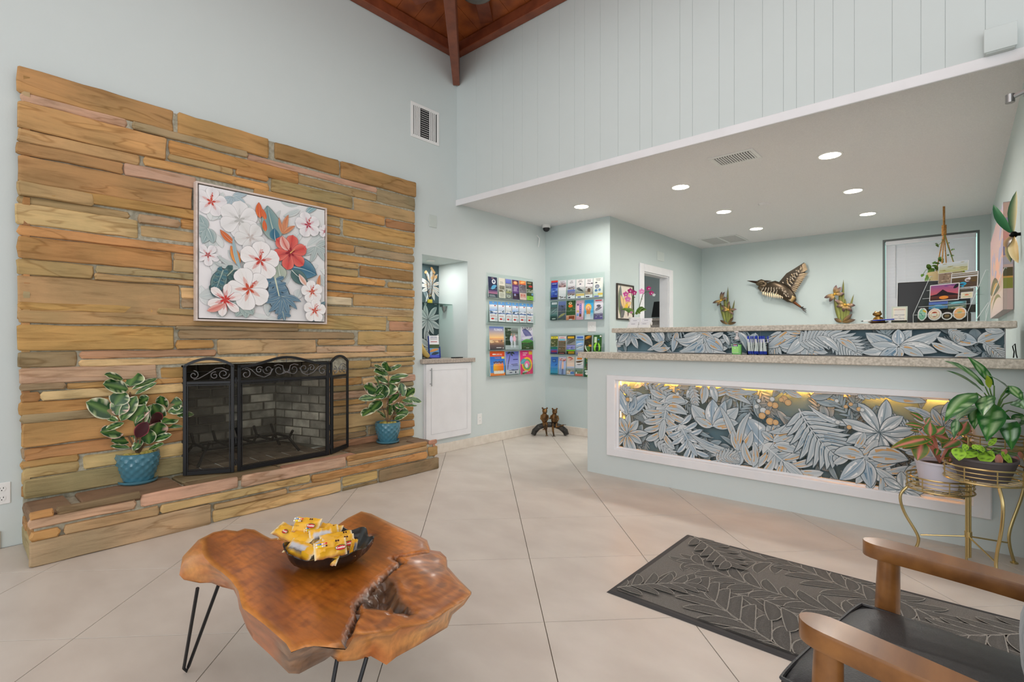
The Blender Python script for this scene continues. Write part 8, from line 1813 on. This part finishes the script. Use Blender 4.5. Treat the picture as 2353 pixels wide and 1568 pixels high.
# canvas on the right wall
cx0 = X6-.004-.048; cy0, cy1, cz0, cz1 = 4.70, 6.55, 1.36, 2.075
t = thing('canvas_seascape', 'large canvas of a peach sunset coast hanging on the right wall', 'painting', (X6, 5.6, 1.36))
MB().box(cx0, X6-.002, cy0, cy1, cz0, cz1).build('canvas', mat('canvas_edge', (176, 160, 160), .8), t)
def sea(ar, H_, W3):
    ar.rect(0, W3, 0, H_, (232, 196, 170), (206, 170, 170))
    for i in range(26): y = R.uniform(.3, 1)*H_; x = R.uniform(0, W3); ar.leaf((x, y), (x+R.uniform(.2, .6), y+R.uniform(-.05, .08)), R.uniform(.04, .12), .1, *( [(238, 178, 150)]*2 if R.random() < .5 else [(180, 170, 196)]*2))
    ar.rect(0, W3, 0, H_*.2, (226, 196, 190), (236, 206, 190)); ar.leaf((W3*.0, H_*.32), (W3*.8, H_*.25), H_*.2, .05, (96, 84, 60), (130, 120, 60)); ar.leaf((0, H_*.12), (W3*.7, H_*.3), H_*.08, .1, (226, 180, 90), (200, 150, 70)); ar.leaf((W3*.1, H_*.05), (W3*.9, H_*.12), H_*.05, .1, (180, 160, 90), (120, 110, 70))
R.seed(5); ar = Art(Fr((cx0, cy1, cz0), (0, -1, 0), (0, 0, 1)), cy1-cy0, cz1-cz0); sea(ar, cz1-cz0, cy1-cy0); ar.build('painted_face', 'print', t)
ar = Art(Fr((cx0, cy0, cz0), (1, 0, 0), (0, 0, 1)), .046, cz1-cz0); ar.rect(0, .046, 0, .71, (226, 196, 190), (214, 176, 160))
for z, h, c in ((.56, .05, (170, 150, 180)), (.46, .06, (226, 160, 150)), (.36, .06, (150, 140, 170)), (.30, .05, (190, 180, 190)), (.22, .06, (96, 84, 50)), (.14, .08, (150, 150, 60)), (.21, .012, (226, 170, 80))): ar.rect(0, .046, z, z+h, c)
ar.build('painted_side', 'print', t)
# metal leaves beside it
p = Vector((X6-.03, 4.22, 1.78)); t = thing('metal_leaf_sculpture', 'green and gold metal leaf sculpture on the right wall beside the canvas', 'wall sculpture', (X6, 4.22, 1.7))
def lc(c1, c2): return lambda x, s: lerp(c1, c2, .5+s*.5)
for B, w_, c in (((X6-.115, 4.28, 1.985), .05, lc((20, 90, 50), (60, 130, 80))), ((X6-.02, 4.18, 2.03), .05, lc((40, 90, 60), (240, 220, 170))), ((X6-.015, 4.14, 1.60), .055, lc((200, 160, 80), (240, 224, 180))), ((X6-.04, 4.26, 1.62), .05, lc((30, 70, 50), (226, 206, 150))), ((X6-.06, 4.2, 1.70), .04, lc((70, 60, 60), (200, 160, 110)))):
    B = Vector(B); mb = MB(); blade(mb, (p, (p+B)*.5+Vector((-.02, -.01, 0)), B), w_, Vector((-1, -1.2, 0)), c, 8, peak=.5); mb.build('leaf', 'leafc', t, smooth=True)
MB().tube([p, (X6-.0005, 4.22, 1.78)], .01, 8).ball(p, .02, 8, 6).build('mount', 'bronze', t, smooth=True)
# hanging plant in front of the window
hx = ony(2169, 505, 7.2); t = thing('hanging_plant', 'trailing green plant in a macrame hanger in front of the window blind', 'hanging plant', (hx.x, 7.2, ZS-.001), kind=None)
def hq(x, y, dy=0): o = ZM['W']; return ony(o[0]+x/o[2], o[1]+y/o[2], 7.2+dy)
rope = noisy('jute_rope', (150, 100, 44), (190, 140, 76), 60, .9); top = Vector((hx.x, 7.2, ZS)); kn = hq(1055, 230)
MB().tube([top, kn], .010, 8).tube([kn+Vector((0, 0, .07)), kn-Vector((0, 0, .04))], .022, 10).build('rope', rope, t, smooth=True)
pc_ = hq(1075, 900); pz = pc_.z
for e, dy in (((925, 900), 0), ((1015, 860), -.12), ((1230, 800), 0), ((1100, 880), .12)): q = hq(*e, dy); MB().tube([kn, q], .006, 6).build('cord', rope, t)
ch_ = hq(1080, 870).z-hq(1080, 1060).z
MB().lathe([(0, -.22), (.10, -.22), (.15, -.04), (.155, 0), (.145, 0), (.14, -.03), (0, -.04)], (pc_.x, 7.2, pz+.01), 28).build('pot', mat('terracotta_pot', (170, 150, 110), .7), t, smooth=True)
gg_ = lambda v: (lambda x, s: lerp((52, 88, 28), (96, 130, 44), .5+.5*s) if v == 0 else lerp((150, 160, 30), (196, 200, 60), .5+.4*s))
for q in [(1000,760,850,740,30),(960,800,850,790,34),(830,850,780,760,60),(900,860,790,900,70),(880,820,830,920,60),(930,900,740,1040,90),(950,850,900,790,50),(960,880,1000,830,50),(720,920,690,970,40),(1010,720,1000,660,60),(960,700,1020,650,50),(1040,740,1000,700,40),(1030,380,1020,360,26),(960,440,905,430,18),(970,480,915,450,34),(1110,430,1145,420,26),(1160,540,1230,520,28),(1130,600,1115,630,26),(1160,640,1220,620,28),(1280,730,1320,760,22),(820,930,790,1000,70),(870,760,930,720,30),(1040,820,1190,780,40,1),(1190,890,1436,752,150,1),(1180,860,1400,890,90,1),(1000,900,1080,820,60,1)]:
    A, B = hq(q[0], q[1], -.02), hq(q[2], q[3], -.06); mb = MB(); blade(mb, (A, (A+B)*.5+Vector((0, -.02, .01)), B), q[4]/7.066*5.3/FPX*1.15, (0, -1, .3), gg_(q[5] if len(q) > 5 else 0), 6, pw=.6); mb.build('leaf', 'leafc', t, smooth=True)
for pts in (((1000, 900), (900, 850), (760, 850), (710, 930)), ((1060, 280), (1120, 480), (1170, 620), (1240, 780)), ((1020, 400), (975, 440), (920, 440)), ((1010, 880), (1015, 760))): MB().tube([hq(*q, -.03) for q in pts], .003, 5).build('vine', gstem, t, smooth=True)
